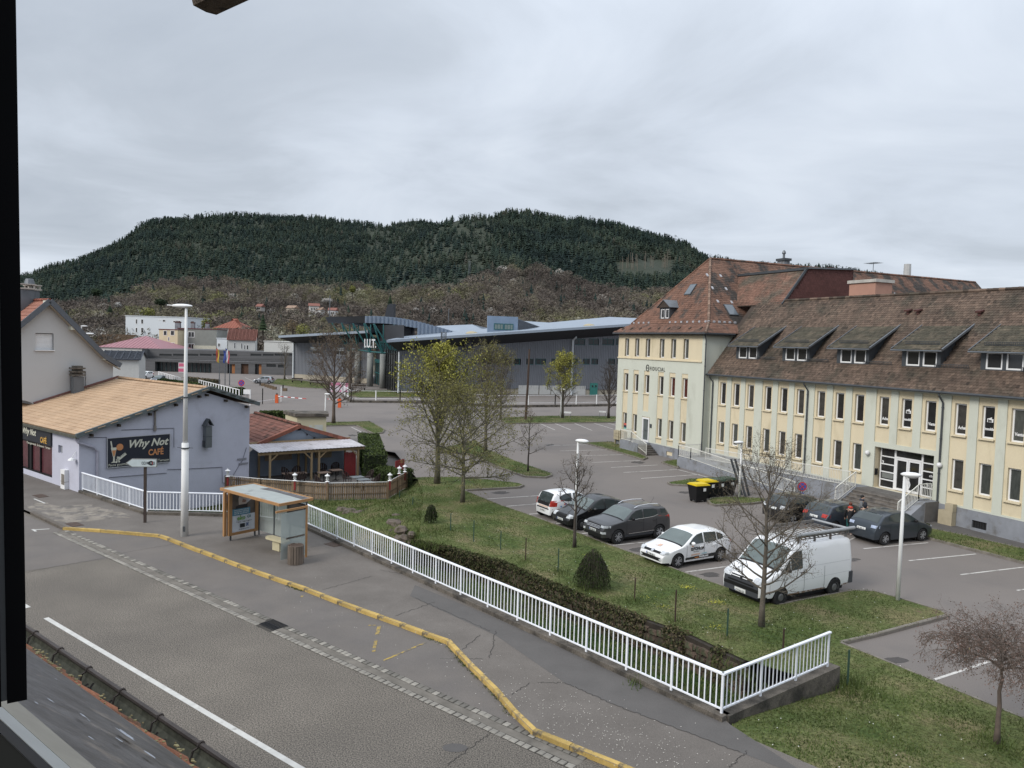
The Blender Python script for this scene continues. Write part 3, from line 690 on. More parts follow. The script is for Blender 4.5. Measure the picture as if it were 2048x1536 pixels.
for c_,k in cs:
 u_=ub(c_)
 if u_>WR-.7:continue
 bl=.8 if(k>=4)else 0
 if k==3:bl=.8
 o=window(FB,fw,u_-.35,u_+.35,zb_(4.72),zb_(6.52),.24,.085,pm=r.choice(GL),sill=M_cream,blind=bl if k in(3,4)else 0)
 if k!=3:window(FB,fw,u_-.35,u_+.35,zb_(1.55),zb_(3.32),.24,.085,pm=r.choice(GL2),sill=M_cream,blind=(r.choice((.7,.85,.95))if k>=4 else 0))
M_let=mat('white_vinyl',(.7,.7,.7),.6,var=0)
def gtext(body,u_,z_,size,d=.22,**k):return text(body,size,fw.P(u_,z_,d),fw.ex,Z,M_let,FB,align='CENTER',**k)
def imlogo(u_,z_,s_,d=.215):
 P_=[(-.5,0),(.5,0),(.5,.55),(.25,.55),(.25,.8),(.12,.8),(0,.72),(-.55,.55),(-.5,.5)]; mm=MB(); mm.prism([fw.P(u_+x*s_,z_+z*s_,d)for x,z in P_],fw.iy*.006); part('logo',mm,M_let,FB)
 text('im',s_*.62,fw.P(u_-.02,z_+.08*s_,d-.004),fw.ex,Z,mat('vinyl_black',(.01,.01,.01),.5),FB,align='CENTER',bold=.01)
for k,wd in((3,0),(4,0)):
 for j,s_ in enumerate(('Achat','immobilier','Vente')):
  u_=ub(-49.85+5.13*k+1.62*j); gtext(s_,u_+.04,zb_(5.06 if j!=1 else 5.18),.25 if j!=1 else .2,width=.5 if j!=1 else .58,bold=.008)
  if j==1:imlogo(u_+.03,zb_(5.62),.34)
# entrance glazing
ed=.45; E0,E1,EZ0,EZ1=EN[0]+.12,EN[1]-.06,EN[2]+.02,EN[3]-.02
m=MB(); fr_=lambda a,b,c_,e_:m.obox((fw.P((a+b)/2,(c_+e_)/2,ed)),fw.ex,fw.iy,Z,(b-a)/2,.04,(e_-c_)/2)
x1,x2,x3,x4=E0+1.02,E0+1.14,E1-1.05,E1-.93; dz=EZ1-EZ0
fr_(E0,E0+.07,EZ0,EZ1); fr_(x1,x2,EZ0,EZ1); fr_(x3,x4,EZ0,EZ1); fr_(E1-.07,E1,EZ0,EZ1)
for q in(EZ1-.07,):m.obox(fw.P((E0+E1)/2,q+.035,ed+.002),fw.ex,fw.iy,Z,(E1-E0)/2,.038,.035)
for a,b in((E0,x1),(x4,E1)):
 for k in range(5):m.obox(fw.P((a+b)/2,EZ0+.035+k*(dz-.1)/5,ed-.002),fw.ex,fw.iy,Z,(b-a)/2,.038,.035)
m.obox(fw.P((x2+x3)/2,EZ1-.5,ed-.003),fw.ex,fw.iy,Z,(x3-x2)/2,.04,.05)
part('entrance_frame',m,M_whitep,FB)
m=MB(); m.quad(fw.P(E0,EZ0,ed+.01),fw.P(E1,EZ0,ed+.01),fw.P(E1,EZ1,ed+.01),fw.P(E0,EZ1,ed+.01)); part('pane',m,M_glass,FB)
dwid=(x3-x2)/2
for k in range(2):
 a=x2+k*dwid+.01; b=a+dwid-.02; m=MB()
 for(p_,q_,c_,e_)in((a,a+.1,EZ0+.02,EZ1-.56),(b-.1,b,EZ0+.02,EZ1-.56),(a+.1,b-.1,EZ0+.02,EZ0+.16),(a+.1,b-.1,EZ1-.66,EZ1-.56)):
  m.obox(fw.P((p_+q_)/2,(c_+e_)/2,ed-.03),fw.ex,fw.iy,Z,(q_-p_)/2,.03,(e_-c_)/2)
 d_=part('door',m,M_whitep,FB); m=MB(); m.bar(fw.P(a+(dwid-.12 if k==0 else .1),EZ0+.9,ed-.09),fw.P(a+(dwid-.12 if k==0 else .1),EZ0+1.2,ed-.09),.025,.025,fw.iy); part('handle',m,M_zincd,d_)
text('2',.32,fw.P(E0+.12,EZ0+1.47,ed-.03),fw.ex,Z,M_let,FB,bold=.012)
m=MB(); m.obox(fw.P(x4+.47,EZ0+.72,ed-.01),fw.ex,fw.iy,Z,.42,.006,.22); part('company_plate',m,M_black,FB); m=MB(); m.obox(fw.P(x4+.47,EZ0+.25,ed-.01),fw.ex,fw.iy,Z,.42,.006,.2); part('company_plate',m,M_black,FB)
m=MB(); m.obox(fw.P(x4+.47,EZ0+1.22,ed-.01),fw.ex,fw.iy,Z,.42,.006,.2); part('company_plate',m,M_black,FB)
imlogo(x4+.28,EZ0+.6,.28,ed-.03); text('immobilier',.1,fw.P(x4+.48,EZ0+.72,ed-.03),fw.ex,Z,M_let,FB); text('elbe',.2,fw.P(x4+.42,EZ0+1.2,ed-.03),fw.ex,Z,M_let,FB)
m=MB(); m.obox(fw.P(E0+.55,EZ0+.78,ed-.008),fw.ex,fw.iy,Z,.4,.004,.16); part('house_notice',m,mat('frosted_notice',(.16,.17,.16),.6),FB)
m=MB(); m.obox(fw.P(EN[0]+.03,EZ0+.95,.2),fw.ex,fw.iy,Z,.04,.1,.2); part('letterbox',m,M_black,FB)
for s_ in(ub(-35.35),ub(-30.3)):
 m=MB(); m.ell(fw.P(s_,zb_(2.85),-.13),.16,.16,.16); part('globe_lamp',m,mat('opal_glass',(.62,.62,.62),.3),FB,smooth=True)
# ---- wing roof
tz=math.tan(R(50.5)); zr0=zb_(7.15); dr0=-.44; dr1=4.6*kf
RZ=zr0+(dr1-dr0)*tz
es=(fw.iy+Z*tz).normalized(); Ls=(dr1-dr0)/math.cos(R(50.5))
m=MB(); m.quad(fw.P(WL,zr0-.06,dr0),fw.P(WR,zr0-.06,dr0),fw.P(WR,RZ-.06,dr1),fw.P(WL,RZ-.06,dr1)); m.quad(fw.P(WR,zr0,2*dr1-dr0),fw.P(WL,zr0,2*dr1-dr0),fw.P(WL,RZ-.06,dr1),fw.P(WR,RZ-.06,dr1))
m.quad(fw.P(WR,zE,0),fw.P(WR,zE,2*dr1),fw.P(WR,RZ,dr1),fw.P(WR,RZ,dr1)); m.quad(fw.P(WR,z0w,0),fw.P(WR,z0w,2*dr1),fw.P(WR,zE,2*dr1),fw.P(WR,zE,0)); m.quad(fw.P(WL,zE,2*dr1),fw.P(WR,zE,2*dr1),fw.P(WR,z0w,2*dr1),fw.P(WL,z0w,2*dr1))
roof=part('roof',m,M_under,FB)
Dc=[ub(-47.8+5.1*k)for k in range(7)]; Dw=1.74*kf
def notdorm(a,b):
 u_=a; d_=dr0+b*math.cos(R(50.5))
 return not any(abs(u_-c_)<Dw-.35 and .8<d_<2.6 for c_ in Dc)
m=MB(); tiles(m,fw.P(0,zr0,dr0),fw.ex,es,WL+.1,WR,0,Ls,.185,.2,.035,lambda a,b:notdorm(a,b)and not(a<ub(-51.2)+b*.3*0),.22,random.Random(8)); part('roof_tile',m,M_tilew,roof,kind='stuff')
RU=ub(-48.25); zTop=zb_(15.95); dTop=dr0+(zTop-zr0)/tz; twr=ub(-51.35)
UL=ub(-56.5)
m=MB(); m.quad(fw.P(UL,RZ-.3,dr1-.25),fw.P(RU,RZ-.3,dr1-.25),fw.P(RU,zTop,dTop),fw.P(UL,zTop,dTop)); m.quad(fw.P(RU+.1,zTop+.02,dTop-.1),fw.P(UL,zTop+.02,dTop-.1),fw.P(UL,zTop+.3,dTop+5.2),fw.P(RU+.1,zTop+.3,dTop+5.2)); part('raised_roof',m,M_under,roof)
M_tiler=mat('patched_red_tile',(0.155,0.085,0.06),.9,var=.25,scale=.7,c2=(0.085,0.07,0.052),m2=(.45,.6),s2=.4,tint=.4)
m=MB(); tiles(m,fw.P(0,zr0,dr0),fw.ex,es,UL,RU-.12,Ls-.3,(dTop-dr0)/math.cos(R(50.5))-.1,.185,.2,.035,None,.22,random.Random(18)); part('roof_tile',m,M_tiler,roof,kind='stuff')
m=MB(); m.bar(fw.P(UL,zTop+.08,dTop-.08),fw.P(RU+.15,zTop+.08,dTop-.08),.14,.2); m.bar(fw.P(RU+.06,RZ-.3,dr1-.3),fw.P(RU+.06,zTop-.02,dTop-.12),.18,.1,fw.ex); part('metal_flashing',m,M_zincd,roof)
m=MB(); m.bar(fw.P(RU+.1,zTop+.12,dTop),fw.P(RU+.1,zTop+.36,dTop+5.3),.2,.12); part('metal_flashing',m,M_zinc,roof)
m=MB(); m.poly([fw.P(RU,RZ-.6,dr1-.5),fw.P(RU,RZ-.6,dTop+5.2),fw.P(RU,zTop+.3,dTop+5.2),fw.P(RU,zTop,dTop)]); part('shingle_wall',m,mat('shingle_back',(.06,.025,.02),.9),roof)
m=MB(); r=random.Random(3); M_sh=mat('red_shingle',A(104,62,56,.75),.85,var=.08,scale=2,tint=.12)
for i in range(16):
 for j in range(26):
  d_=dr1+j*.3+(i%2)*.15; z_=RZ-.5+i*.22
  if d_+.3>dTop+5.2 or z_>zTop+.05+(d_-dTop)*.05 or z_>zr0+(d_-dr0)*tz-.25:continue
  m.prism([fw.P(RU+.012,z_,d_),fw.P(RU+.012,z_,d_+.29),fw.P(RU+.012,z_+.215,d_+.29),fw.P(RU+.012,z_+.215,d_)],fw.ex*r.uniform(.012,.022),r.random())
part('shingle',m,M_sh,roof,kind='stuff')
rowof('ridge_tile',roof,fw.P(RU+.1,RZ+.02,dr1),fw.P(WR,RZ+.02,dr1),.38,.13,M_tilew)
# gutter, downpipes
m=MB(); m.tube([fw.P(WL+.05,zr0-.05,dr0-.05),fw.P(WR,zr0-.05,dr0-.05)],.075,8); part('gutter',m,M_zincd,FB)
m=MB(); m.quad(fw.P(WL,zr0-.1,dr0),fw.P(WR,zr0-.1,dr0),fw.P(WR,zE-.06,0),fw.P(WL,zE-.06,0)); part('soffit',m,M_mint,FB)
def downpipe(w,s_,zt,zb2,d0,par,m_=M_zincd,rad=.055):
 m=MB(); m.tube([w.P(s_-.02,zt,d0),w.P(s_-.02,zt-.12,d0),w.P(s_,zt-.55,-.1),w.P(s_,zb2+1.1,-.1)],rad,7); m.tube([w.P(s_,zb2+1.1,-.1),w.P(s_,zb2,-.1)],rad*1.15,7)
 for z_ in(zt-.8,zt-2.6,zt-4.6):
  if z_>zb2:m.tube([w.P(s_,z_,-.1),w.P(s_,z_-.06,-.1)],rad*1.3,7)
 part('downpipe',m,m_,par)
for s_ in(-50.95,-40.65,-30.33):downpipe(fw,ub(s_),zr0-.1,LOT,dr0-.02,FB)
# ---- dormers
dm_z0,dm_z1=zb_(8.42),zb_(9.5)
for c_ in Dc:
 if c_>WR-2:continue
 m=MB(); fr0=.62
 holes_=[(c_-1.02,c_-.08,dm_z0+.12,dm_z1-.02,.1),(c_+.12,c_+1.06,dm_z0+.12,dm_z1-.02,.1)]
 wallgrid(m,fw,c_-1.3,c_+1.3,dm_z0-.25,dm_z1+.1,holes_,fr0)
 for s_ in(-1.3,1.3):
  m.poly([fw.P(c_+s_,dm_z0-.25,fr0),fw.P(c_+s_,dm_z1+.1,fr0),fw.P(c_+s_,zb_(11.05),2.85),fw.P(c_+s_,zb_(10.4),2.9)])
 do=part('dormer',m,M_zincd,roof)
 for h in holes_:window(roof,fw,h[0],h[1],h[2],h[3],fr0+.06,.09).parent=roof
 sl_=Vector(fw.iy*2.7+Z*(zb_(11.1)-dm_z1-.02)).normalized(); A_=fw.P(c_-Dw,dm_z1+.02,.15); Ld=2.7/sl_.dot(fw.iy)+.1
 m=MB(); m.prism([A_,A_+fw.ex*2*Dw,A_+fw.ex*2*Dw+sl_*Ld,A_+sl_*Ld],Z*-.07); part('dormer_roof',m,M_under,roof)
 m=MB(); tiles(m,fw.P(c_,dm_z1+.03,.15),fw.ex,sl_,-Dw+.12,Dw-.26,0,Ld,.185,.2,.03,None,.2,random.Random(int(abs(c_)*10))); part('roof_tile',m,M_tilem,roof,kind='stuff')
 m=MB(); B_=A_+fw.ex*2*Dw; m.bar(B_+Z*.03,B_+sl_*Ld+Z*.03,.1,.12); m.bar(A_+Z*.03,A_+sl_*Ld+Z*.04,.05,.08); m.tube([A_-Z*.05-fw.iy*.05,B_-Z*.05-fw.iy*.05],.05,6); part('metal_flashing',m,M_zinc,roof)
 m=MB(); q0=fw.P(c_-1.15,dm_z1+.35,.65)
 for k in range(24):m.bar(q0+fw.ex*k*.1,q0+fw.ex*k*.1+Z*.2-fw.iy*.03,.03,.012)
 m.bar(q0+Z*.19,q0+fw.ex*2.3+Z*.19,.03,.03); m.bar(q0+Z*.03,q0+fw.ex*2.3+Z*.03,.03,.03); part('snow_guard',m,M_zincd,roof)
 m=MB(); q0=fw.P(c_+1.0,zr0+1.25*1.0+.1,dr0+1.0)
 for k in range(22):m.bar(q0+fw.ex*k*.1,q0+fw.ex*k*.1+Z*.2-fw.iy*.05,.03,.012)
 m.bar(q0+Z*.19-fw.iy*.05,q0+fw.ex*2.1+Z*.19-fw.iy*.05,.03,.03); part('snow_guard',m,M_zincd,roof)
for x,y in((1816,623),(1836,623),(1959,626)):
 t_n=(Z+-fw.iy*tz).normalized(); q=hit(x,y+6,fw.P(0,zr0,dr0),t_n); m=MB(); m.obox(q+Z*.28,fw.ex,(fw.iy+Z*.25).normalized(),(Z-fw.iy*.25).normalized(),.17,.2,.05); m.tube([q,q+Z*.28],.1,8); part('roof_vent',m,mat('maroon_vent',(.075,.03,.025),.7),roof)
# ---- corner block
TL,TR=ub(-64.75),ub(-51.35); tz0=LOT-.1; tE=zb_(10.55)
tcs=[-63.25,-61.5,-59.72,-57.5,-55.78,-54.0]
tcs=[ub(c_)for c_ in tcs]; band=zb_(8.1)
hs=[]; ph=[]
for i,c_ in enumerate(tcs):
 hs.append((c_-.36,c_+.36,zb_(8.28),zb_(9.98),.2)); hs.append((c_-.36,c_+.36,zb_(4.92),zb_(6.62),.2))
 if i!=2:hs.append((c_-.36,c_+.36,zb_(1.1),zb_(2.8),.2))
 ph.append((c_-.44,c_+.44,zb_(.55)if i!=2 else zb_(3.25),zb_(7.0),.05))
m=MB(); wallgrid(m,tw,TL,TR,zb_(.45),band,ph+[(tcs[2]-.45,tcs[2]+.75,zb_(.45),zb_(2.75),.05)],0)
m.quad(tw.P(TR,zb_(.45),0),tw.P(TR,zb_(.45),5),tw.P(TR,tE,5),tw.P(TR,tE,0)); m.quad(tw.P(TL,tz0,14),tw.P(TL,tz0,0),tw.P(TL,tE,0),tw.P(TL,tE,14))
m.quad(tw.P(TR-.45,band,0),tw.P(TR,band,0),tw.P(TR,tE,0),tw.P(TR-.45,tE,0)); part('wall',m,M_mint,FB)
m=MB(); wallgrid(m,tw,TL,TR,tz0,tE,hs+[(tcs[2]-.35,tcs[2]+.65,zb_(.45),zb_(2.6),.2)],.05); wallgrid(m,tw,TL,TR-.45,band,tE,[h for h in hs if h[2]>band],.0,.06); part('wall_panel',m,M_cream,FB)
m=MB(); m.quad(tw.P(TL,tz0,.9),tw.P(TR,tz0,.9),tw.P(TR,tE,.9),tw.P(TL,tE,.9)); part('interior',m,MATS['dark_interior'],FB)
m=MB(); m.obox(tw.P((TL+TR-.4)/2,band,-.03),tw.ex,tw.iy,Z,(TR-TL-.4)/2,.06,.05); part('string_course',m,M_cream,FB)
m=MB(); cel=(ub(-56.2),ub(-55.3),zb_(-.3),zb_(.05),.15); wallgrid(m,tw,TL,TR,tz0,zb_(.45),[cel],-.03,.2); m.quad(tw.P(TL,zb_(.45),-.03),tw.P(TR,zb_(.45),-.03),tw.P(TR,zb_(.45),.01),tw.P(TL,zb_(.45),.01)); m.quad(tw.P(TR,tz0,-.03),tw.P(TR,tz0,2),tw.P(TR,zb_(.45),2),tw.P(TR,zb_(.45),-.03)); part('plinth',m,M_plinth,FB)
m=MB(); m.quad(tw.P(cel[0],cel[2],.1),tw.P(cel[1],cel[2],.1),tw.P(cel[1],cel[3],.1),tw.P(cel[0],cel[3],.1)); part('cellar_window',m,M_black,FB)
for i,c_ in enumerate(tcs):
 window(FB,tw,c_-.36,c_+.36,zb_(8.28),zb_(9.98),.22,.085,pm=r.choice(GL2))
 window(FB,tw,c_-.36,c_+.36,zb_(4.92),zb_(6.62),.24,.085,sill=M_cream,pm=M_redpane if i>3 else None)
 if i!=2:window(FB,tw,c_-.36,c_+.36,zb_(1.1),zb_(2.8),.24,.085,pm=r.choice(GL2),sill=M_cream)
dd=MB(); a=tcs[2]-.4; b_=tcs[2]+.7; zz0,zz1=zb_(.45),zb_(2.68)
for(p_,q_,c_,e_)in((a,a+.14,zz0,zz1),(b_-.14,b_,zz0,zz1),(a+.14,b_-.14,zz0,zz0+.16),(a+.14,b_-.14,zz1-.14,zz1)):dd.obox(tw.P((p_+q_)/2,(c_+e_)/2,.03),tw.ex,tw.iy,Z,(q_-p_)/2,.06,(e_-c_)/2)
do=part('door',dd,M_whitep,FB); m=MB(); m.quad(tw.P(a+.14,zz0+.16,.05),tw.P(b_-.14,zz0+.16,.05),tw.P(b_-.14,zz1-.14,.05),tw.P(a+.14,zz1-.14,.05)); part('pane',m,mat('frosted_pane',(.10,.115,.115),.3),do)
m=MB(); m.bar(tw.P(a+.2,zz0+1.05,-.02),tw.P(b_-.2,zz0+1.05,-.02),.04,.03); part('handle',m,M_zinc,do)
m=MB(); m.obox(tw.P(b_+.28,zb_(2.0),-.03),tw.ex,tw.iy,Z,.14,.02,.17); part('name_plate',m,M_zincd,FB)
M_sign=mat('dark_letter',(.03,.03,.03),.5,var=0)
ft=tw.px(1300,737)
text('FIDUCIAL',.5,tw.P(ft[0],ft[1]-.17,-.02),tw.ex,Z,M_sign,FB,width=2.3,ext=.01,bold=0,space=1.25)
m=MB(); lc=ft[0]-.36; lz=ft[1]+.04
for k in range(14):
 a0=2*math.pi*k/14; a1=2*math.pi*(k+1)/14
 m.bar(tw.P(lc+.22*math.cos(a0),lz+.28*math.sin(a0),-.02),tw.P(lc+.22*math.cos(a1),lz+.28*math.sin(a1),-.02),.06,.04,tw.iy)
m.bar(tw.P(lc-.2,lz,-.02),tw.P(lc+.2,lz,-.02),.06,.04,tw.iy); part('logo',m,M_sign,FB)
m=MB(); c_=tcs[0]; m.obox(tw.P(c_,zb_(1.45),.17),tw.ex,tw.iy,Z,.28,.008,.12); pb=part('poster',m,mat('poster_navy',A(45,50,80),.7),FB)
m=MB(); m.obox(tw.P(c_,zb_(1.66),.17),tw.ex,tw.iy,Z,.28,.008,.1); part('poster',m,mat('poster_coral',A(225,100,85),.7),FB); m=MB(); m.obox(tw.P(c_,zb_(1.25),.17),tw.ex,tw.iy,Z,.28,.008,.08); part('poster',m,mat('poster_teal',A(110,195,185),.7),FB)
downpipe(tw,TR-.3+.42,tE-.12,LOT+.9,-.2,FB)
# hipped roof with flared eaves, long block running back
uc=(TL+TR)/2; hw=(TR-TL)/2; ov=.42; zR=zb_(17.55); dA=5.3; dB=42
za=tE-.02; k1=1.25; zk=za+.85
def ringp(i):
 e_=((hw+ov,-ov,za),(hw+ov-k1,-ov+k1,zk),(0.0,dA,zR))[i]
 return tw.P(uc-e_[0],e_[2],e_[1]),tw.P(uc+e_[0],e_[2],e_[1]),tw.P(uc-e_[0],e_[2],dB),tw.P(uc+e_[0],e_[2],dB)
m=MB(); L0,L1,L2=ringp(0),ringp(1),ringp(2)
for A_,B_ in((L0,L1),(L1,L2)):
 m.quad(A_[0],A_[1],B_[1],B_[0]); m.quad(A_[1],A_[3],B_[3],B_[1]); m.quad(A_[2],A_[0],B_[0],B_[2])
m.quad(*[p-Z*.25 for p in(L0[0],L0[2],L0[3],L0[1])]); mroof=part('main_roof',m,M_under,FB)
m=MB()
def slope_tiles(P,ea,up_,L,seg_in,mt,seed):tiles(mt,P,ea,up_,-hw-ov,hw+ov,0,L,.21,.235,.035,seg_in,.12,random.Random(seed))
# front hip face: flare + steep part
uf=(L1[0]+L1[1])/2-(L0[0]+L0[1])/2; Lf=uf.length; uf=uf/Lf
slope_tiles((L0[0]+L0[1])/2,tw.ex,uf,Lf,lambda a,b:abs(a)<hw+ov-k1*b/Lf,m,1)
us=(L2[0]+L2[1])/2-(L1[0]+L1[1])/2; Lst=us.length; us=us/Lst; hb=hw+ov-k1
slope_tiles((L1[0]+L1[1])/2,tw.ex,us,Lst,lambda a,b:abs(a)<hb*(1-b/Lst),m,2)
# right face (towards the wing) and its long continuation
ur=(L1[1]-L0[1]); ur=ur-tw.iy*ur.dot(tw.iy); Lr=ur.length; ur/=Lr
tiles(m,L0[1],tw.iy,ur,0,dB,0,Lr,.21,.235,.035,lambda a,b:a>k1*b/Lr and a<30,.12,random.Random(3))
ur2=(L2[1]-L1[1]); ur2=ur2-tw.iy*ur2.dot(tw.iy); Lr2=ur2.length; ur2/=Lr2; hd=dA+ov-k1
M2m=MB(); tiles(M2m,L1[1],tw.iy,ur2,0,dB,0,Lr2,.21,.235,.035,lambda a,b:a>hd*b/Lr2 and a<dB-1.3,.12,random.Random(4))
part('roof_tile',m,M_tilet,mroof,kind='stuff'); M_tilet2=mat('streaked_tile',(0.14,0.078,0.054),.9,var=.3,scale=.5,c2=(0.045,0.038,0.033),m2=(.47,.56),s2=.75,tint=.35,stretch=(1,1,.25)); part('roof_tile',M2m,M_tilet2,mroof,kind='stuff')
m=MB(); m.prism([L0[1]+tw.iy*(dB-.5)-tw.ex*ov-Z*.2,L2[3]-Z*.1,L0[2]+tw.ex*ov-Z*.2],-tw.iy*.2); m.poly([tw.P(TR,tz0,5),tw.P(TR,tz0,dB-.3),tw.P(TR,tE,dB-.3),tw.P(TR,tE,5)]); part('wall',m,M_mint,FB)
hl=mat('hip_mortar_tile',(0.20,0.135,0.10),.9,var=.3,scale=4,tint=.3)
rowof('hip_tile',mroof,L1[1],L2[1],.34,.12,hl); rowof('hip_tile',mroof,L0[1],L1[1],.34,.11,hl); rowof('hip_tile',mroof,L1[0],L2[0],.34,.11,M_tilet); rowof('ridge_tile',mroof,L2[0],L2[0]+tw.iy*36.5,.42,.13,M_tilet)
m=MB(); m.tube([L0[0]-Z*.08,L0[1]-Z*.08,L0[1]+tw.iy*3-Z*.08],.08,8); part('gutter',m,M_zincd,FB)
for k in range(9):m=MB(); m.obox(L0[0].lerp(L0[1],(k+.7)/9.5)+uf*.55+Z*.06,tw.ex,uf,Z,.1,.12,.05); part('roof_hook',m,M_under,mroof)
m=MB()
for k in range(14):
 if k in(4,5,6):continue
 q=L1[0].lerp(L1[1],(k+.5)/14); m.obox(q+Z*.1,tw.ex,uf,Z,.12,.025,.07)
for k in range(6):m.obox(L1[1]+tw.iy*(k*.55)+Z*.1,tw.iy,ur,Z,.12,.025,.07)
for k in range(3):
 for j in range(2):m.obox(L1[1]+tw.iy*(2.3+j*1.5+.3*k)+ur2*(2.6+1.7*k)+Z*.05,tw.iy,ur2,Z,.1,.14,.04)
for k in range(10):m.obox(L1[1]+tw.iy*(14+k*2.4)+ur2*(5.2+(k%2)*.1)+Z*.05,tw.iy,ur2,Z,.1,.16,.04)
part('snow_guard',m,mat('galvanised',A(190,190,195,.7),.5),mroof,kind='stuff')
# skylights
def skylight(P,ea,eu,w_,h_,par):
 n_=ea.cross(eu).normalized(); n_=n_ if n_.z>0 else-n_; m=MB(); m.obox(P+n_*.05,ea,eu,n_,w_/2,h_/2,.06); o=part('skylight',m,M_zincd,par)
 m=MB(); m.obox(P+n_*.115,ea,eu,n_,w_/2-.07,h_/2-.08,.006); part('pane',m,mat('skylight_glass',(.12,.14,.16),.08),o)
nf=tw.ex.cross(us).normalized(); q=hit(1382,580,L1[0],nf); skylight(q,tw.ex,us,.95,1.25,mroof)
nr_=tw.iy.cross(ur2).normalized(); q=hit(1461,621,L1[1],nr_); skylight(q,tw.iy,ur2,1.0,1.3,mroof)
# gabled dormer on the hip
q=hit(1329,639,L1[0],nf); c_,zq=(q-tw.O).dot(tw.ex),q.z; dq=(q-tw.O).dot(tw.iy)-.0
m=MB(); hh=[(c_-.62,c_-.06,zq+.1,zq+.95,.1),(c_+.06,c_+.62,zq+.1,zq+.95,.1)]; wallgrid(m,tw,c_-.78,c_+.78,zq-.05,zq+1.08,hh,dq)
for s_ in(-.78,.78):m.poly([tw.P(c_+s_,zq-.05,dq),tw.P(c_+s_,zq+1.08,dq),tw.P(c_+s_,zq+1.08,dq+1.6)])
part('dormer',m,M_zincd,mroof)
for h in hh:window(mroof,tw,h[0],h[1],h[2],h[3],dq+.06,.08)
m=MB(); m.prism([tw.P(c_-.98,zq+1.08,dq-.15),tw.P(c_+.98,zq+1.08,dq-.15),tw.P(c_,zq+1.72,dq-.15)],tw.iy*.08); part('dormer_gable',m,M_under,mroof)
m=MB();
for s_ in(-1,1):m.prism([tw.P(c_+s_*1.02,zq+1.05,dq-.22),tw.P(c_,zq+1.74,dq-.22),tw.P(c_,zq+1.74,dq+1.9),tw.P(c_+s_*1.02,zq+1.05,dq+1.6)],Z*.05)
part('dormer_roof',m,M_zinc,mroof)
# chimneys, aerials
def chim(q0,a,b,z0,z1,m_,cap,label=None):
 m=MB(); m.obox(q0+Z*((z0+z1)/2-q0.z),tw.ex,tw.iy,Z,a/2,b/2,(z1-z0)/2); o=part('chimney',m,m_,FB); m=MB(); m.obox(q0+Z*(z1+.12-q0.z),tw.ex,tw.iy,Z,a/2+.12,b/2+.12,.12); part('chimney_cap',m,cap,o); return o
M_pink=mat('pink_render',A(196,146,124,.74),.9,var=.1,scale=1)
pcx=hit(1752,556,fw.P(0,0,9.0),fw.iy); chim(Vector((pcx.x,pcx.y,12))-fw.ex*1.25+fw.iy*.9,2.5,1.8,9,pcx.z-.3,M_pink,mat('pale_slab',A(205,200,190,.7),.8,var=.2,scale=2))
q=hit(1567,528,L2[1]+tw.iy*12,tw.iy); o=chim(Vector((q.x,q.y,17)),1.0,.7,16.8,q.z+.3,M_plinth,M_zincd); m=MB(); m.lathe([(.12,0),(.12,.5),(.2,.55),(.2,.62),(.14,.8),(.04,.9)],q+Z*.5,10); part('chimney_pot',m,M_zinc,o)
q=hit(1746,545,L2[1]+tw.iy*24,tw.iy); m=MB(); m.tube([q-Z*.8,q+Z*1.1],.035,5);
for k in range(5):m.bar(q+Z*1.0+tw.iy*0-tw.ex*.8+tw.iy*(k*.25-.5),q+Z*1.0+tw.ex*.8+tw.iy*(k*.25-.5),.03,.03)
part('aerial',m,M_zinc,FB)
q=hit(1814,552,L2[1]+tw.iy*29,tw.iy); m=MB(); m.tube([q-Z*1,q+Z*1.3],[.42,.36],10); part('flue',m,mat('pale_flue',A(200,200,198,.72),.6),FB)
# ---- entrance steps, ramp
SG=1.0; zl=EN[2]
st=thing('entrance_steps','wide grey stone steps with white handrails before the glazed entrance','steps',fw.P(ub(-33),LOT,-1))
m=MB(); m.obox(fw.P((EN[0]-.3+EN[1]+.5)/2,(LOT+zl)/2-.01,-.55),fw.ex,fw.iy,Z,(EN[1]-EN[0]+.8)/2,.6,(zl-LOT)/2); part('landing',m,mat('step_stone',A(120,116,112,.7),.85,var=.2,scale=3),st)
nst=7; rz_=(zl-LOT)/nst; S0,S1=EN[0]-.25,EN[1]-.35; M_step=mat('stair_stone',A(132,124,116,.7),.85,var=.25,scale=3,tint=.2,c2=A(90,86,82,.7),m2=(.5,.7),s2=2)
for k in range(nst-1):
 z1_=zl-rz_*(k+1); m=MB(); m.obox(fw.P((S0+S1)/2,(z1_+LOT)/2,-1.15-.27*(k+.5)),fw.ex,fw.iy,Z,(S1-S0)/2,.135,(z1_-LOT)/2,r.random()); m.obox(fw.P((S0+S1)/2,z1_+.0,-1.15-.27*(k+.5)-.02),fw.ex,fw.iy,Z,(S1-S0)/2,.15,.02); part('step',m,M_step,st)
dfr=-1.15-.27*(nst-1)
for s_,w_ in((S0-.12,.12),(S1+.42,.4)):
 m=MB(); m.prism([fw.P(s_-w_,LOT,-.02),fw.P(s_-w_,zl,-.02),fw.P(s_-w_,zl,-1.15),fw.P(s_-w_,LOT+.25,dfr),fw.P(s_-w_,LOT,dfr)],fw.ex*2*w_); part('side_wall',m,M_plinth,st)
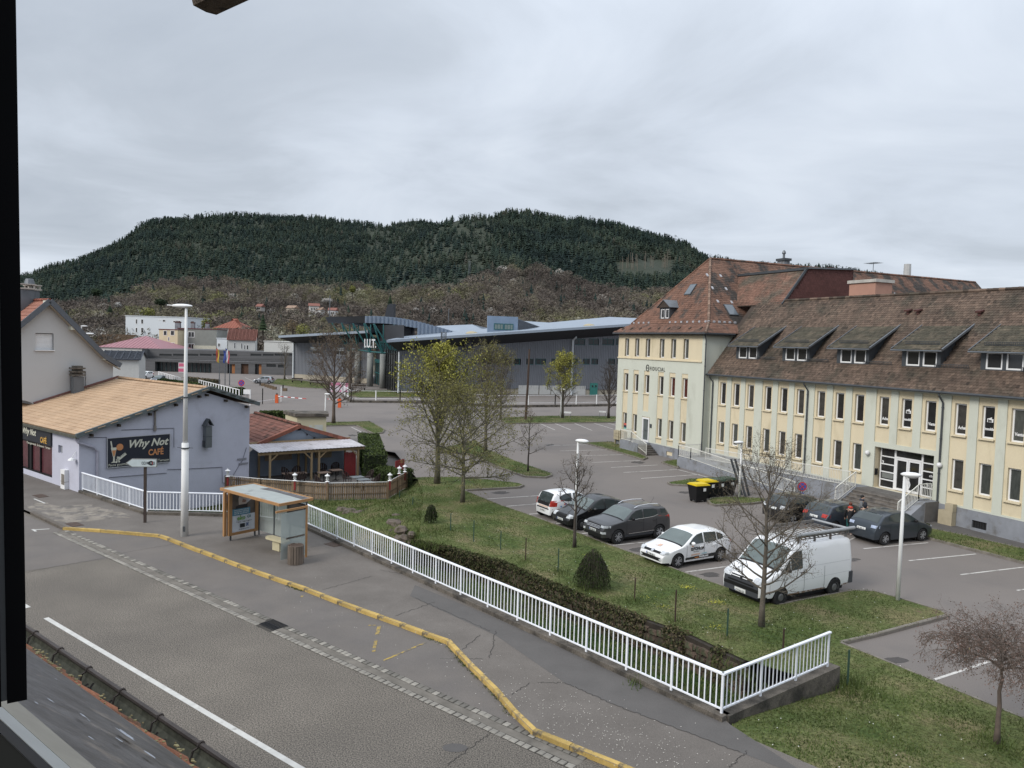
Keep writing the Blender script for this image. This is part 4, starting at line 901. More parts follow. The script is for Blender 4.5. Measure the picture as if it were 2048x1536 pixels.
def rail3(name,parent,pts,h=.95,sp=.13,m_=None):
 """handrail, bottom rail and bars along a 3-D line, the bars joined"""
 m_=m_ or mat('white_rail_paint',(.66,.65,.60),.5,var=.05); m=MB()
 for i in range(len(pts)-1):
  a,b=Vector(pts[i]),Vector(pts[i+1]); m.bar(a+Z*h,b+Z*h,.05,.05); m.bar(a+Z*.1,b+Z*.1,.03,.03)
 part('handrail',m,m_,parent); m=MB()
 for i in range(len(pts)-1):
  a,b=Vector(pts[i]),Vector(pts[i+1]); n_=max(1,int((b-a).length/sp))
  for k in range(n_+1):q_=a.lerp(b,k/n_); m.bar(q_+Z*(-.02 if k in(0,n_)else .1),q_+Z*h,.022 if k not in(0,n_)else .045,.022 if k not in(0,n_)else .045)
 part('balusters',m,m_,parent,kind='stuff')
for s_ in(S0-.12,S1+.35):
 rail3('rail',st,[fw.P(s_,zl,-.1),fw.P(s_,zl,-1.1),fw.P(s_,LOT+.25,dfr)]if s_>S0+1 else[fw.P(s_,zl,-1.1),fw.P(s_,LOT+.25,dfr)])
rp=thing('access_ramp','long switchback access ramp with grey walls and white bar railings along the facade','ramp',fw.P(ub(-44),LOT,-2))
ra=ub(-49.8); rb=S0-.24; zt=.35; rc=ub(-38.6)
m=MB(); m.prism([fw.P(ra,LOT,-.04),fw.P(ra,zt,-.04),fw.P(rb,zl,-.04),fw.P(rb,LOT,-.04)],-fw.iy*1.4); m.prism([fw.P(ra,LOT,-1.46),fw.P(ra,zt,-1.46),fw.P(rc,LOT+.02,-1.46),fw.P(rc,LOT,-1.46)],-fw.iy*1.3)
m.obox(fw.P(ra-.75,(LOT+zt)/2,-1.4),fw.ex,fw.iy,Z,.75,1.36,(zt-LOT)/2); part('ramp_slab',m,M_plinth,rp)
m=MB(); m.prism([fw.P(ra-1.6,LOT,-2.78),fw.P(ra-1.6,zt+.06,-2.78),fw.P(ra,zt+.06,-2.78),fw.P(rc,LOT+.08,-2.78),fw.P(rc,LOT,-2.78)],-fw.iy*.2); m.obox(fw.P(ra-1.6,(LOT+zt)/2,-1.45),fw.ex,fw.iy,Z,.1,1.38,(zt-LOT)/2+.03); part('side_wall',m,M_plinth,rp)
rail3('r',rp,[fw.P(ra-1.6,zt+.06,-.7),fw.P(ra-1.6,zt+.06,-2.88),fw.P(ra,zt+.06,-2.88),fw.P(rc,LOT+.08,-2.88)]); rail3('r',rp,[fw.P(ra,zt,-1.42),fw.P(rb,zl,-1.42)])
pr=thing('side_stoop','small grey stoop with side steps and white railing at the corner block door','steps',tw.P(tcs[2],LOT,-.8))
zs0=zb_(.42); m=MB(); m.obox(tw.P(tcs[2]-.45,(LOT+zs0)/2,-.72),tw.ex,tw.iy,Z,1.5,.68,(zs0-LOT)/2); part('landing',m,M_plinth,pr)
for k in range(5):
 z1_=zs0-(zs0-LOT)/6*(k+1); m=MB(); m.obox(tw.P(tcs[2]+1.05+.27*(k+.5),(z1_+LOT)/2,-.72),tw.ex,tw.iy,Z,.135,.6,(z1_-LOT)/2); part('step',m,M_step,pr)
rail3('r',pr,[tw.P(tcs[2]-1.9,zs0,-.1),tw.P(tcs[2]-1.9,zs0,-1.36),tw.P(tcs[2]-.1,zs0,-1.36),tw.P(tcs[2]+2.4,LOT+.1,-1.36)])
# letterboxes, meter cabinets
lb=thing('letterbox_bank','beige bank of letterboxes on legs at the corner block','letterboxes',G(1240,893,LOT)); qb=WF(G(1240,892,LOT),180-24.3)
for k in range(2):
 for j in range(3):
  for i in range(2):
   m=MB(); m.obox(qb.P(-.95+k*.98+i*.44+.22,LOT+.72+j*.3,0),qb.ex,qb.iy,Z,.21,.18,.14); part('letterbox',m,mat('beige_metal',A(196,182,150,.72),.6),lb)
for s_ in(-.9,0,.95):m=MB(); m.bar(qb.P(s_,LOT,0),qb.P(s_,LOT+.6,0),.1,.1,qb.iy); part('leg',m,MATS['beige_metal'],lb)
mc=thing('meter_cabinet','pair of cream meter cabinets against the grey plinth','cabinet',fw.P(ub(-29.4),LOT,-.3))
m=MB(); m.obox(fw.P(ub(-29.55),LOT+.42,-.25),fw.ex,fw.iy,Z,.42,.18,.42); part('cabinet',m,MATS['beige_metal'],mc); m=MB(); m.obox(fw.P(ub(-29.35),LOT+1.05,-.25),fw.ex,fw.iy,Z,.24,.16,.22); part('cabinet',m,MATS['beige_metal'],mc)
# ================================================================== STONE WALL, ROCKS
M_stone=mat('rough_stone',(0.078,0.055,0.042),.95,var=.35,scale=4,c2=(0.045,0.05,0.028),m2=(.5,.64),s2=2.2,tint=.35,fine=.25,fscale=18,bump=.6,bscale=15)
M_rock=mat('bank_rock',(0.13,0.105,0.088),.95,var=.4,scale=2.5,c2=(0.06,0.055,0.03),m2=(.5,.66),s2=2,bump=.7,bscale=8)
sw=thing('stone_wall','low rough stone retaining wall across the grassy ditch behind the long railing','wall',(W_[3].x,W_[3].y,-1.5))
r=random.Random(77)
m=MB(); a_=off_line(W_,0.0); b_=off_line(W_,-.35)
for i in range(len(W_)-1):
 p,q=Vector((W_[i].x,W_[i].y,-.95)),Vector((W_[i+1].x,W_[i+1].y,-.95)); m.bar(p,q,.3,1.25)
part('wall_core',m,mat('dark_soil',(.03,.024,.018),.95,var=.3),sw)
def rockmesh(r,sx,sy,sz,n=7,mm=4):
 b=MB(); b.ell((0,0,0),sx,sy,sz,n,mm)
 b.v=[(x*r.uniform(.82,1.15),y*r.uniform(.82,1.15),z*r.uniform(.85,1.12))for x,y,z in b.v]; b.t=[r.random()]*len(b.t); return b
for i in range(2,len(W_)-1):
 p,q=W_[i],W_[i+1]; d=(q-p); L=d.length; d=d/L; d.z=0; s=Vector((-d.y,d.x,0));
 if s.dot(PE)>0:s=-s
 for row in range(4):
  x=r.uniform(0,.2)
  while x<L:
   w_=r.choice((.16,.22,.3,.42))*r.uniform(.85,1.2); hgt=r.uniform(.08,.125)
   if True:
    me_=MB(); cc=(0,0,0); me_.box(-w_/2,w_/2,-.08,.08,-hgt,hgt); me_.box(-w_*.36,w_*.36,-.1,.1,-hgt*.7,hgt*.7); me_.v=[(a+r.uniform(-.03,.03),b*r.uniform(.7,1.25),c_+r.uniform(-.025,.025))for a,b,c_ in me_.v]; me_.t=[r.random()]*len(me_.t)
    me=me_.mesh('stone'); me.materials.append(M_stone); o=link(bpy.data.objects.new('stone',me)); o.parent=sw; o.rotation_euler=(0,0,math.atan2(d.y,d.x))
    o.location=Vector((p.x,p.y,-1.32+row*.25+r.uniform(-.02,.02)))+d*(x+w_/2)+s*.14-offof(sw)
   x+=w_*.98
rb_=thing('rock_bank','pile of brown boulders on the grassy bank beside the weeping shrub','boulders',G(790,1070,-1.2))
for(x,y,z,s_)in[(790,1050,-.7,.55),(802,1062,-.85,.5),(785,1068,-1.1,.6),(800,1085,-1.3,.55),(815,1080,-1.05,.5),(778,1084,-1.4,.4),(812,1096,-1.35,.42),(793,1036,-.6,.4),(772,1058,-1.1,.5),(823,1070,-.75,.35),(808,1048,-.65,.35),
(700,1040,-1.3,.7),(722,1046,-1.35,.85),(746,1058,-1.45,.8),(735,1035,-1.1,.5),(757,1068,-1.5,.5),(685,1032,-1.3,.5),(765,1044,-1.0,.4),(715,1060,-1.5,.5),(826,1088,-1.2,.4)]:
 b=rockmesh(r,s_,s_*.7,s_*.55); me=b.mesh('rock'); me.materials.append(M_rock); o=link(bpy.data.objects.new('rock',me)); o.parent=rb_; o.location=G(x,y,z)+Z*(.3 if x<770 else .02)-offof(rb_); o.rotation_euler=(r.uniform(-.3,.3),r.uniform(-.3,.3),r.uniform(0,3))
# ================================================================== CAFE
cz=lambda s_,t_,z_:cafeP(s_,t_,z_)
cw=WF(CAFE0,39)
cs_=WF(CAFE0,180-51)
M_lil=mat('lilac_render',A(194,195,211,.84),.92,var=.05,scale=.9,c2=A(176,175,188,.84),m2=(.58,.78),s2=.6,fine=.04,fscale=20,bump=.15,bscale=50)
M_orange=mat('orange_roof_sheet',A(206,170,132,.72),.85,var=.08,scale=.8,tint=.10,c2=A(184,148,112,.7),m2=(.5,.75),s2=.5)
M_gflash=mat('grey_green_flashing',A(112,122,124,.7),.5,var=.1,metal=.2)
cafe=thing('cafe_building','lilac café building with a pale orange tile-sheet roof and painted signs','building',CAFE0-Z*.12)
SR,ZE,ZA,SA,ZR_=10.62,3.45,5.72,7.45,4.72
m=MB(); m.poly([cw.P(0,-2.2),cw.P(SR,-2.2),cw.P(SR,ZR_-.22),cw.P(SA,ZA-.2),cw.P(0,ZE-.12)])
Tl=12.4
m.quad(cw.P(SR,-2.2),cw.P(SR,-2.2,Tl),cw.P(SR,ZR_-.25,Tl),cw.P(SR,ZR_-.25)); part('wall',m,M_lil,cafe)
# street side wall with shop window
sw_=lambda t_,z_,d_=0.0:CAFE0.xy.to_3d()+AL*t_+PE*d_+Z*z_
m=MB()
def swgrid(m,t0,t1,z0,z1,holes,rev=.15):
 ts=sorted({t0,t1,*[h[0]for h in holes],*[h[1]for h in holes]}); zs=sorted({z0,z1,*[h[2]for h in holes],*[h[3]for h in holes]})
 for i in range(len(ts)-1):
  for j in range(len(zs)-1):
   c1=(ts[i]+ts[i+1])/2; c2=(zs[j]+zs[j+1])/2
   if any(h[0]<c1<h[1]and h[2]<c2<h[3]for h in holes):continue
   m.quad(sw_(ts[i],zs[j]),sw_(ts[i+1],zs[j]),sw_(ts[i+1],zs[j+1]),sw_(ts[i],zs[j+1]))
 for a,b,c_,e_ in holes:
  for(p,q,u_,v_)in((a,a,c_,e_),(b,b,c_,e_)):m.quad(sw_(p,u_),sw_(p,v_),sw_(p,v_,rev),sw_(p,u_,rev))
  m.quad(sw_(a,c_),sw_(b,c_),sw_(b,c_,rev),sw_(a,c_,rev)); m.quad(sw_(a,e_),sw_(b,e_),sw_(b,e_,rev),sw_(a,e_,rev))
shop=(3.75,9.2,.45,2.3); tinyw=(2.25,2.85,2.05,2.5)
swgrid(m,0,25,-.1,ZE-.1,[shop,tinyw]); part('wall',m,M_lil,cafe)
m=MB(); m.quad(sw_(shop[0],shop[2],.1),sw_(shop[1],shop[2],.1),sw_(shop[1],shop[3],.1),sw_(shop[0],shop[3],.1)); pn=part('shop_window',m,mat('burgundy_glass',A(96,52,58,.8),.25,var=.25,scale=2),cafe)
m=MB()
for t_ in(3.75,5.6,7.0,7.5,9.2):m.bar(sw_(t_,shop[2],.05),sw_(t_,shop[3],.05),.08,.08,PE)
for z_ in(.5,2.27):m.bar(sw_(3.75,z_,.05),sw_(9.2,z_,.05),.08,.1,PE)
m.bar(sw_(7.25,.5,.07),sw_(7.25,2.25,.07),.4,.04,PE)
part('shop_window_frame',m,M_black,cafe)
m=MB(); m.quad(sw_(2.25,2.05,.12),sw_(2.85,2.05,.12),sw_(2.85,2.5,.12),sw_(2.25,2.5,.12)); part('vent_window',m,M_plinth,cafe)
M_signb=mat('sign_charcoal',A(40,42,50,.8),.6,var=.05); M_sgw=mat('sign_cream_letter',A(226,224,205,.75),.6,var=0); M_sgo=mat('sign_orange_letter',A(214,140,80,.8),.6,var=0); M_sgy=mat('sign_yellow_letter',A(222,170,60,.8),.6,var=0)
m=MB(); m.obox(sw_(6.6,2.85,-.05),AL,PE,Z,2.9,.05,.52); sg=part('shop_sign',m,M_signb,cafe)
text('Why Not',.56,sw_(8.05,2.72,-.12),-AL,Z,M_sgw,cafe,shear=.35,bold=.012,width=2.1); text('CAFÉ',.46,sw_(5.2,2.42,-.12),-AL,Z,M_sgy,cafe,bold=.012,width=.95)
text('Pause gourmande   Bar brasserie   Terrasse',.2,sw_(7.6,2.1,-.02),-AL,Z,M_sgw,cafe,width=3.6)
# gable sign
g0x,g0z=cw.px(214,874,-.06); g1x,g1z=cw.px(339,927,-.06)
sgn=thing('cafe_sign','black café signboard with white script and orange lettering on the lilac gable','sign',cw.P((g0x+g1x)/2,(g0z+g1z)/2))
zt_,zb2_=3.06,1.34
m=MB(); m.obox(cw.P((g0x+g1x)/2,(zt_+zb2_)/2,-.05),cw.ex,cw.iy,Z,(g1x-g0x)/2,.04,(zt_-zb2_)/2); part('board',m,mat('sign_navy',A(38,42,56,.8),.6,var=.05),sgn)
m=MB(); W2=g1x-g0x
for a,b,c_,e_ in((g0x,g1x,zt_,zt_),(g0x,g1x,zb2_,zb2_),(g0x,g0x,zb2_,zt_),(g1x,g1x,zb2_,zt_)):m.bar(cw.P(a,c_,-.1),cw.P(b,e_,-.1),.03,.03,cw.iy)
part('frame',m,mat('sign_edge',A(205,205,210,.7),.6),sgn)
text('Why Not',.62,cw.P(g0x+1.13,2.42,-.1),cw.ex,Z,M_sgw,sgn,shear=.35,bold=.016,width=2.35); text('CAFÉ',.5,cw.P(g0x+2.35,1.86,-.1),cw.ex,Z,M_sgo,sgn,bold=.014,width=.92)
text('Pause gourmande  -  Bar brasserie  -  Terrasse',.21,cw.P(g0x+.06,1.43,-.1),cw.ex,Z,M_sgw,sgn,width=W2-.14)
m=MB(); gx=g0x+.42
for pts,m_ in(([(-.22,2.5),(.12,2.5),(.0,1.95),(-.1,1.95)],M_sgw),([(-.09,1.96),(-.01,1.96),(.0,1.68),(-.1,1.68)],M_sgw),([(-.22,1.62),(.12,1.62),(.0,1.7),(-.1,1.7)],M_sgw),([(-.16,2.34),(.07,2.34),(-.02,2.0),(-.08,2.0)],M_sgo)):
 b=MB(); b.prism([cw.P(gx+x,z,-.092 if m_ is M_sgw else-.1)for x,z in pts],-cw.iy*.006); part('emblem',b,m_,sgn)
b=MB(); b.prism([cw.P(gx+.28+.2*math.cos(a),2.5+.2*math.sin(a),-.1)for a in[k*.524 for k in range(12)]],-cw.iy*.01); part('emblem',b,M_sgo,sgn)
b=MB(); b.bar(cw.P(gx-.16,2.5,-.1),cw.P(gx-.22,2.88,-.1),.07,.01,cw.iy); b.bar(cw.P(gx+.1,1.72,-.1),cw.P(gx+.62,2.1,-.1),.16,.012,cw.iy); b.bar(cw.P(gx+.2,1.95,-.1),cw.P(gx+.08,1.6,-.1),.09,.012,cw.iy); b.bar(cw.P(gx+.14,1.95,-.1),cw.P(gx+.26,1.62,-.1),.08,.012,cw.iy); part('emblem',b,M_sgw,sgn)
for k in range(5):
 b=MB(); q=.2+k*.085; b.bar(cw.P(gx+.1+q*1.0,1.78+q*.62,-.115),cw.P(gx+.13+q*.95,1.7+q*.62+.17,-.115),.02,.01,cw.iy); part('emblem',b,M_signb,sgn)
# roof
rp0=cw.P(-.2,ZE-.055,-.35); sl=(cw.P(SA,ZA,0)-cw.P(0,ZE,0)).normalized(); Lsl=(cw.P(SA,ZA,0)-cw.P(0,ZE,0)).length+.36
crf=MB(); ZEx=ZE-.1
crf.prism([rp0,rp0+sl*Lsl,rp0+sl*Lsl+AL*(Tl+.35),rp0+AL*(Tl+.35)],Z*-.1)
crf.prism([rp0+AL*(Tl+.35),rp0+AL*(Tl+.35)+sl*2.3,rp0+AL*25+sl*2.3,rp0+AL*25],Z*-.1)
R1=rp0+sl*Lsl; sr=(cw.P(SR,ZR_,0)-cw.P(SA,ZA,0)).normalized(); Lr_=3.6
crf.prism([R1,R1+sr*Lr_,R1+sr*Lr_+AL*(Tl+.3),R1+AL*(Tl+.3)],Z*-.1); croof=part('roof',crf,mat('roof_board',A(120,96,70,.7),.9),cafe)
m=MB(); tiles(m,rp0+Z*.0,AL,sl,0.05,Tl+.3,0,Lsl,.42,.36,.035,None,0,random.Random(2),.002); tiles(m,rp0,AL,sl,Tl+.3,25,0,2.2,.42,.36,.035,None,0,random.Random(3),.002); part('roof_tile',m,M_orange,croof,kind='stuff')
m=MB(); tiles(m,R1+sr*Lr_,AL,-sr,0.05,Tl+.3,0,Lr_,.42,.36,.035,None,0,random.Random(2),.002); part('roof_tile',m,M_orange,croof,kind='stuff')
m=MB(); m.bar(rp0+Z*-.02-sl*.1,R1+Z*.03,.16,.24); m.bar(R1+Z*.03,R1+sr*(Lr_+.1)-Z*.02,.16,.24); part('verge_flashing',m,M_gflash,croof)
m=MB(); m.bar(rp0+Z*.05+AL*.08,R1+Z*.1+AL*.08,.2,.03); m.bar(R1+Z*.1+AL*.08,R1+sr*Lr_+Z*.05+AL*.08,.26,.03); part('verge_flashing',m,M_gflash,croof)
m=MB(); m.bar(rp0-Z*.12-PE*.05,rp0+AL*25-Z*.12-PE*.05,.12,.14); part('gutter',m,mat('old_gutter',A(96,96,84,.6),.8,var=.3,scale=3),croof)
rowof('ridge_tile',croof,R1+Z*.04+AL*.3,R1+AL*(Tl+.2)+Z*.04,.42,.12,M_orange)
m=MB(); m.bar(rp0+sl*2.3+AL*(Tl+.25)+Z*.1,R1+AL*(Tl+.25)+Z*.12,.14,.12); part('rake_flashing',m,mat('red_flashing',A(140,95,85,.7),.8),croof)
for k,s_ in enumerate((.6,2.1,3.9,5.5,7.0,7.5,8.8,10.3)):
 zz_=ZE-.32+s_*(ZA-ZE)/SA if s_<=SA else ZA-.36-(s_-SA)*.31
 m=MB(); m.bar(cw.P(s_,zz_,.02),cw.P(s_,zz_,-.3),.12,.14); part('rafter_end',m,M_under,croof)
m=MB(); Q=cw.P(.3,0,0); m.tube([cw.P(-.25,ZE-.25,-.1),cw.P(-.1,ZE-.5,-.15),cw.P(.75,ZE-.85,-.12),cw.P(.95,ZE-1.1,-.1),cw.P(.95,.35,-.1)],.07,7); part('downpipe',m,mat('lilac_pipe',A(178,176,192,.75),.6),cafe)
m=MB(); vx,vz=cw.px(415,893,-.25); m.box(0,0,0,0,0,0); m=MB(); m.obox(cw.P(vx,vz+.62,-.25),cw.ex,cw.iy,Z,.2,.18,.68); part('vent_box',m,M_zinc,cafe)
m=MB(); m.prism([cw.P(vx-.3,vz+1.32,-.5),cw.P(vx,vz+1.78,-.5),cw.P(vx,vz+1.72,-.5),cw.P(vx-.24,vz+1.32,-.5)],cw.iy*.45); m.prism([cw.P(vx+.3,vz+1.32,-.5),cw.P(vx,vz+1.78,-.5),cw.P(vx,vz+1.72,-.5),cw.P(vx+.24,vz+1.32,-.5)],cw.iy*.45); m.obox(cw.P(vx,vz+.65,-.25),cw.ex,cw.iy,Z,.21,.19,.015); m.obox(cw.P(vx-.22,vz+.2,-.2),cw.ex,cw.iy,Z,.04,.1,.18); part('vent_cowl',m,M_zincd,cafe)
px_,pz_=cw.px(310,862,-.08); m=MB(); m.tube([cw.P(px_+.08,pz_+1.28,-.25),cw.P(px_+.03,pz_+1.28,-.1),cw.P(px_,pz_+1.1,-.08),cw.P(px_,pz_,-.08)],.06,7); m.tube([cw.P(px_,pz_,-.08),cw.P(px_,pz_+.3,-.08)],.085,7); part('flue_pipe',m,mat('stained_pipe',A(140,132,126,.7),.8,var=.3),cafe)
M_cable=mat('grey_cable',A(120,120,132,.7),.7); m=MB()
def cab(pp):m.tube([cw.P(*cw.px(x,y,-.03),-.03)for x,y in pp],.018,4)
cab([(243,860),(270,859),(348,856),(348,895)]); cab([(218,955),(333,946)]); cab([(335,939),(372,938),(444,934),(445,965),(452,967)]); cab([(176,875),(214,875)]); cab([(493,895),(485,920),(462,958)]); part('wall_cable',m,M_cable,cafe)
for(x,y,s_)in((484,918,.28),(487,927,.3)):
 a,z_=cw.px(x,y,-.04); m=MB(); m.obox(cw.P(a,z_,-.04),cw.ex,cw.iy,Z,.33,.015,.06); part('small_sign',m,mat('pointer_sign',A(150,150,160,.7),.7),cafe)
cbx=thing('electric_cabinet','white electricity cabinet against the café side wall','cabinet',G(131,978,PV)); q=G(131,977,PV)
m=MB(); m.obox(q+Z*.55,AL,PE,Z,.28,.16,.55); part('body',m,M_whitep,cbx); m=MB(); m.obox(q+Z*.55-PE*.165-AL*.05,AL,PE,Z,.2,.006,.3); m.obox(q+Z*.42,AL,PE,Z,.285,.165,.01); part('door',m,M_kerb,cbx)
m=MB(); lq=sw_(.35,1.95,-.25); m.lathe([(.03,.12),(.16,.05),(.2,-.03),(.17,-.04)],lq,10); m.tube([lq+Z*.1,lq+Z*.45+PE*.22],.02,5); part('wall_lamp',m,M_whitep,cafe)
m=MB(); fx,fz=cw.px(167,794,-.0)
# chimney of the cafe roof near the house
chq=rp0+AL*12.2+sl*5.0
m=MB(); m.obox(chq+Z*.35,PE,AL,Z,.32,.3,.75); co=part('chimney',m,M_zinc,cafe); m=MB()
for k in range(3):m.obox(chq+Z*(1.2+k*.24),PE,AL,Z,.4,.38,.05); m.obox(chq+Z*(1.3+k*.24),PE,AL,Z,.27,.25,.07)
part('chimney_cap',m,M_conc,co)
# ================================================================== WHITE GABLE HOUSE
hw_=WF(CAFE0+AL*Tl,39)
house=thing('gable_house','pale grey rendered house with a steep red tiled roof behind the café','house',hw_.P(6,0))
hp={k:hw_.px(*v)for k,v in dict(apex=(95,601),left=(38,648),ck=(205,712),re=(236,730),wr=(226,735)).items()}
ax_,az_=hp['apex']; lx,lz=hp['left']; kx,kz=hp['ck']; ex_,ez_=hp['re']
M_hw=mat('pale_grey_render',A(205,205,204,.77),.92,var=.03,scale=.8,fine=.025,fscale=25)
s0=rp0+sl*2.25; s0s=(s0-hw_.O).dot(hw_.ex)
slp=(az_-lz)/(ax_-lx); lz0=az_-slp*(ax_-s0s)
holes=[]
w1=(hw_.px(71,699)[0],hw_.px(107,699)[0],hw_.px(71,700)[1],hw_.px(71,666)[1]); w2=(hw_.px(140,760)[0],hw_.px(172,760)[0],hw_.px(140,790)[1]-.2,hw_.px(140,744)[1])
m=MB(); topf=lambda x:min(az_-.18+(x-ax_)*slp,az_-.18-(x-ax_)*(az_-kz)/(kx-ax_))if x<kx else kz-.18-(x-kx)*(kz-ez_)/(ex_-kx)
xs=sorted({s0s,w1[0],w1[1],w2[0],w2[1],ax_,kx,ex_-.35});
for i in range(len(xs)-1):
 a,b=xs[i],xs[i+1]; seg=[(-1,None)]
 cuts=[w for w in(w1,w2)if w[0]<=(a+b)/2<=w[1]]; lo=-1.0
 for w in sorted(cuts,key=lambda w:w[2]):
  m.quad(hw_.P(a,lo),hw_.P(b,lo),hw_.P(b,w[2]),hw_.P(a,w[2])); lo=w[3]
  for(p,q,c_,e_)in((w[0],w[1],w[2],w[2]),(w[0],w[1],w[3],w[3])):m.quad(hw_.P(p,c_),hw_.P(q,e_),hw_.P(q,e_,.2),hw_.P(p,c_,.2))
  for p in w[:2]:m.quad(hw_.P(p,w[2]),hw_.P(p,w[3]),hw_.P(p,w[3],.2),hw_.P(p,w[2],.2))
 m.quad(hw_.P(a,lo),hw_.P(b,lo),hw_.P(b,topf(b)),hw_.P(a,topf(a)))
zj0=hw_.px(78,804)[1]; zj1=hw_.px(45,798)[1]; sj1=hw_.px(45,798)[0]; sj2=sj1-(s0s-sj1)
m.poly([hw_.P(s0s,zj0-.05),hw_.P(s0s,topf(s0s)),hw_.P(sj2,topf(sj2)),hw_.P(sj2,zj1+(zj1-zj0))]); m.quad(hw_.P(s0s,-1),hw_.P(s0s,-1,12),hw_.P(s0s,zj0,12),hw_.P(s0s,zj0)); m.quad(hw_.P(sj2,zj1,0),hw_.P(sj2,zj1,12),hw_.P(sj2,topf(sj2),12),hw_.P(sj2,topf(sj2),0)); m.quad(hw_.P(s0s,zj0,0),hw_.P(s0s,zj0,12),hw_.P(sj2,zj1,12),hw_.P(sj2,zj1,0)); m.quad(hw_.P(ex_-.35,-1),hw_.P(ex_-.35,-1,12),hw_.P(ex_-.35,ez_-.2,12),hw_.P(ex_-.35,ez_-.2)); part('wall',m,M_hw,house)
for w in(w1,w2):
 m=MB();
 n_=int((w[3]-w[2])/.085)
 for k in range(n_):z_=w[2]+.085*k; m.obox(hw_.P((w[0]+w[1])/2,z_+.042,.16),hw_.ex,hw_.iy,Z,(w[1]-w[0])/2,.012,.038)
 o=part('roller_shutter',m,M_whitep,house); m=MB(); m.obox(hw_.P((w[0]+w[1])/2,w[2]-.02,-.03),hw_.ex,hw_.iy,Z,(w[1]-w[0])/2+.06,.1,.03); part('sill',m,M_whitep,house)
m=MB()
for(a,za1,b,zb1)in((sj2-.3,topf(sj2)+.18-.3*slp,ax_,az_),(ax_,az_,kx,kz),(kx,kz,ex_,ez_)):m.prism([hw_.P(a,za1-.12,-.45),hw_.P(b,zb1-.12,-.45),hw_.P(b,zb1,-.45),hw_.P(a,za1,-.45)],hw_.iy*12)
hroof=part('roof',m,M_under,house)
m=MB()
for(a,za1,b,zb1)in((sj2-.3,topf(sj2)+.18-.3*slp,ax_,az_),(ax_,az_,kx,kz),(kx,kz,ex_,ez_)):m.bar(hw_.P(a,za1-.02,-.48),hw_.P(b,zb1-.02,-.48),.1,.34,hw_.iy.cross(hw_.P(b,zb1)-hw_.P(a,za1)));
part('verge_board',m,mat('slate_grey_board',A(104,110,118,.7),.6,var=.1),hroof)
m=MB()
for(a,za1,b,zb1)in((ax_,az_,kx,kz),(kx,kz,ex_,ez_)):m.bar(hw_.P(a,za1-.3,-.3),hw_.P(b,zb1-.3,-.3),.25,.06,hw_.iy.cross(hw_.P(b,zb1)-hw_.P(a,za1)))
part('soffit',m,mat('beige_soffit',A(190,178,160,.7),.8),hroof)
for x,y in((93,605),(143,656),(208,716)):
 a,z_=hw_.px(x,y,-.2); m=MB(); m.obox(hw_.P(a,z_,-.2),hw_.ex,hw_.iy,Z,.13,.25,.13); part('purlin_end',m,M_sgw,hroof)
es_h=(hw_.P(ax_,az_)-hw_.P(lx,lz)).normalized(); Lh=(hw_.P(ax_,az_)-hw_.P(sj2-.3,topf(sj2)+.18-.3*slp)).length
m=MB(); tiles(m,hw_.P(sj2-.3,topf(sj2)+.18-.3*slp,-.38),hw_.iy,es_h,0,11.5,0,Lh,.26,.36,.05,None,0,random.Random(6)); part('roof_tile',m,mat('red_house_tile',A(172,112,90,.7),.85,var=.1,tint=.15),hroof,kind='stuff')
rowof('ridge_tile',hroof,hw_.P(ax_,az_+.05,-.4),hw_.P(ax_,az_+.05,11),.4,.12,mat('red_ridge',A(150,84,64,.72),.9,tint=.3))
for(x,y,w_,h_)in((47,590,.55,2.0),(65,592,.35,1.2)):
 q=hit(x,y,hw_.P(ax_-.3,0,4.0 if x>50 else 2.6),hw_.iy); m=MB(); m.obox(q-Z*.6,hw_.ex,hw_.iy,Z,w_,.35,1.0); o=part('chimney',m,M_zinc,house); m=MB(); m.obox(q+Z*.45,hw_.ex,hw_.iy,Z,w_+.12,.45,.05); m.obox(q+Z*.75,hw_.ex,hw_.iy,Z,w_+.12,.45,.04)
 for sx in(-1,1):
  for sy in(-1,1):m.bar(q+hw_.ex*sx*w_+hw_.iy*sy*.33+Z*.45,q+hw_.ex*sx*w_+hw_.iy*sy*.33+Z*.75,.1,.1)
 part('chimney_cap',m,mat('pale_cap',A(205,195,182,.7),.8),o)
q=hit(59,588,hw_.P(ax_,0,4.5),hw_.iy); m=MB(); m.lathe([(.22,0),(.22,.75),(.24,.8),(.36,.85),(.36,.95),(.27,1.35),(.2,1.4)],q+Z*-.3,10); part('flue_cowl',m,M_zinc,house)
# ================================================================== TERRACE BUILDING
Bl=G(525,906,1.2); Br=G(720,894,1.2); tdir=(Br-Bl).normalized(); taz=math.degrees(math.atan2(tdir.x,tdir.y))
tb=WF(Bl+Vector((-tdir.y,tdir.x,0))*2.7,taz)
M_blue=mat('blue_grey_render',A(140,152,168,.85),.9,var=.08,scale=1.0,c2=A(122,132,146,.85),m2=(.5,.75),s2=.5)
tbl=thing('terrace_building','low blue-grey annex with a red tiled gable roof beside the café','building',tb.P(3,-.93))
gx0,gz0=tb.px(519,884); gx1,gz1=tb.px(690,880); gxa,gza=tb.px(597,853)
gz0=gz1=(gz0+gz1)/2
TD=10.0
m=MB(); m.poly([tb.P(gx0-.7,-1),tb.P(gx1,-1),tb.P(gx1,gz1),tb.P(gxa,gza),tb.P(gx0,gz0),tb.P(gx0-.7,gz0-.6)]); m.quad(tb.P(gx1,-1),tb.P(gx1,-1,TD),tb.P(gx1,gz1,TD),tb.P(gx1,gz1)); part('wall',m,M_blue,tbl)
m=MB(); A_=tb.P(gx0-.35,gz0-.08,-.25); B_=tb.P(gxa,gza+.08,-.25); C_=tb.P(gx1+.35,gz1-.08,-.25)
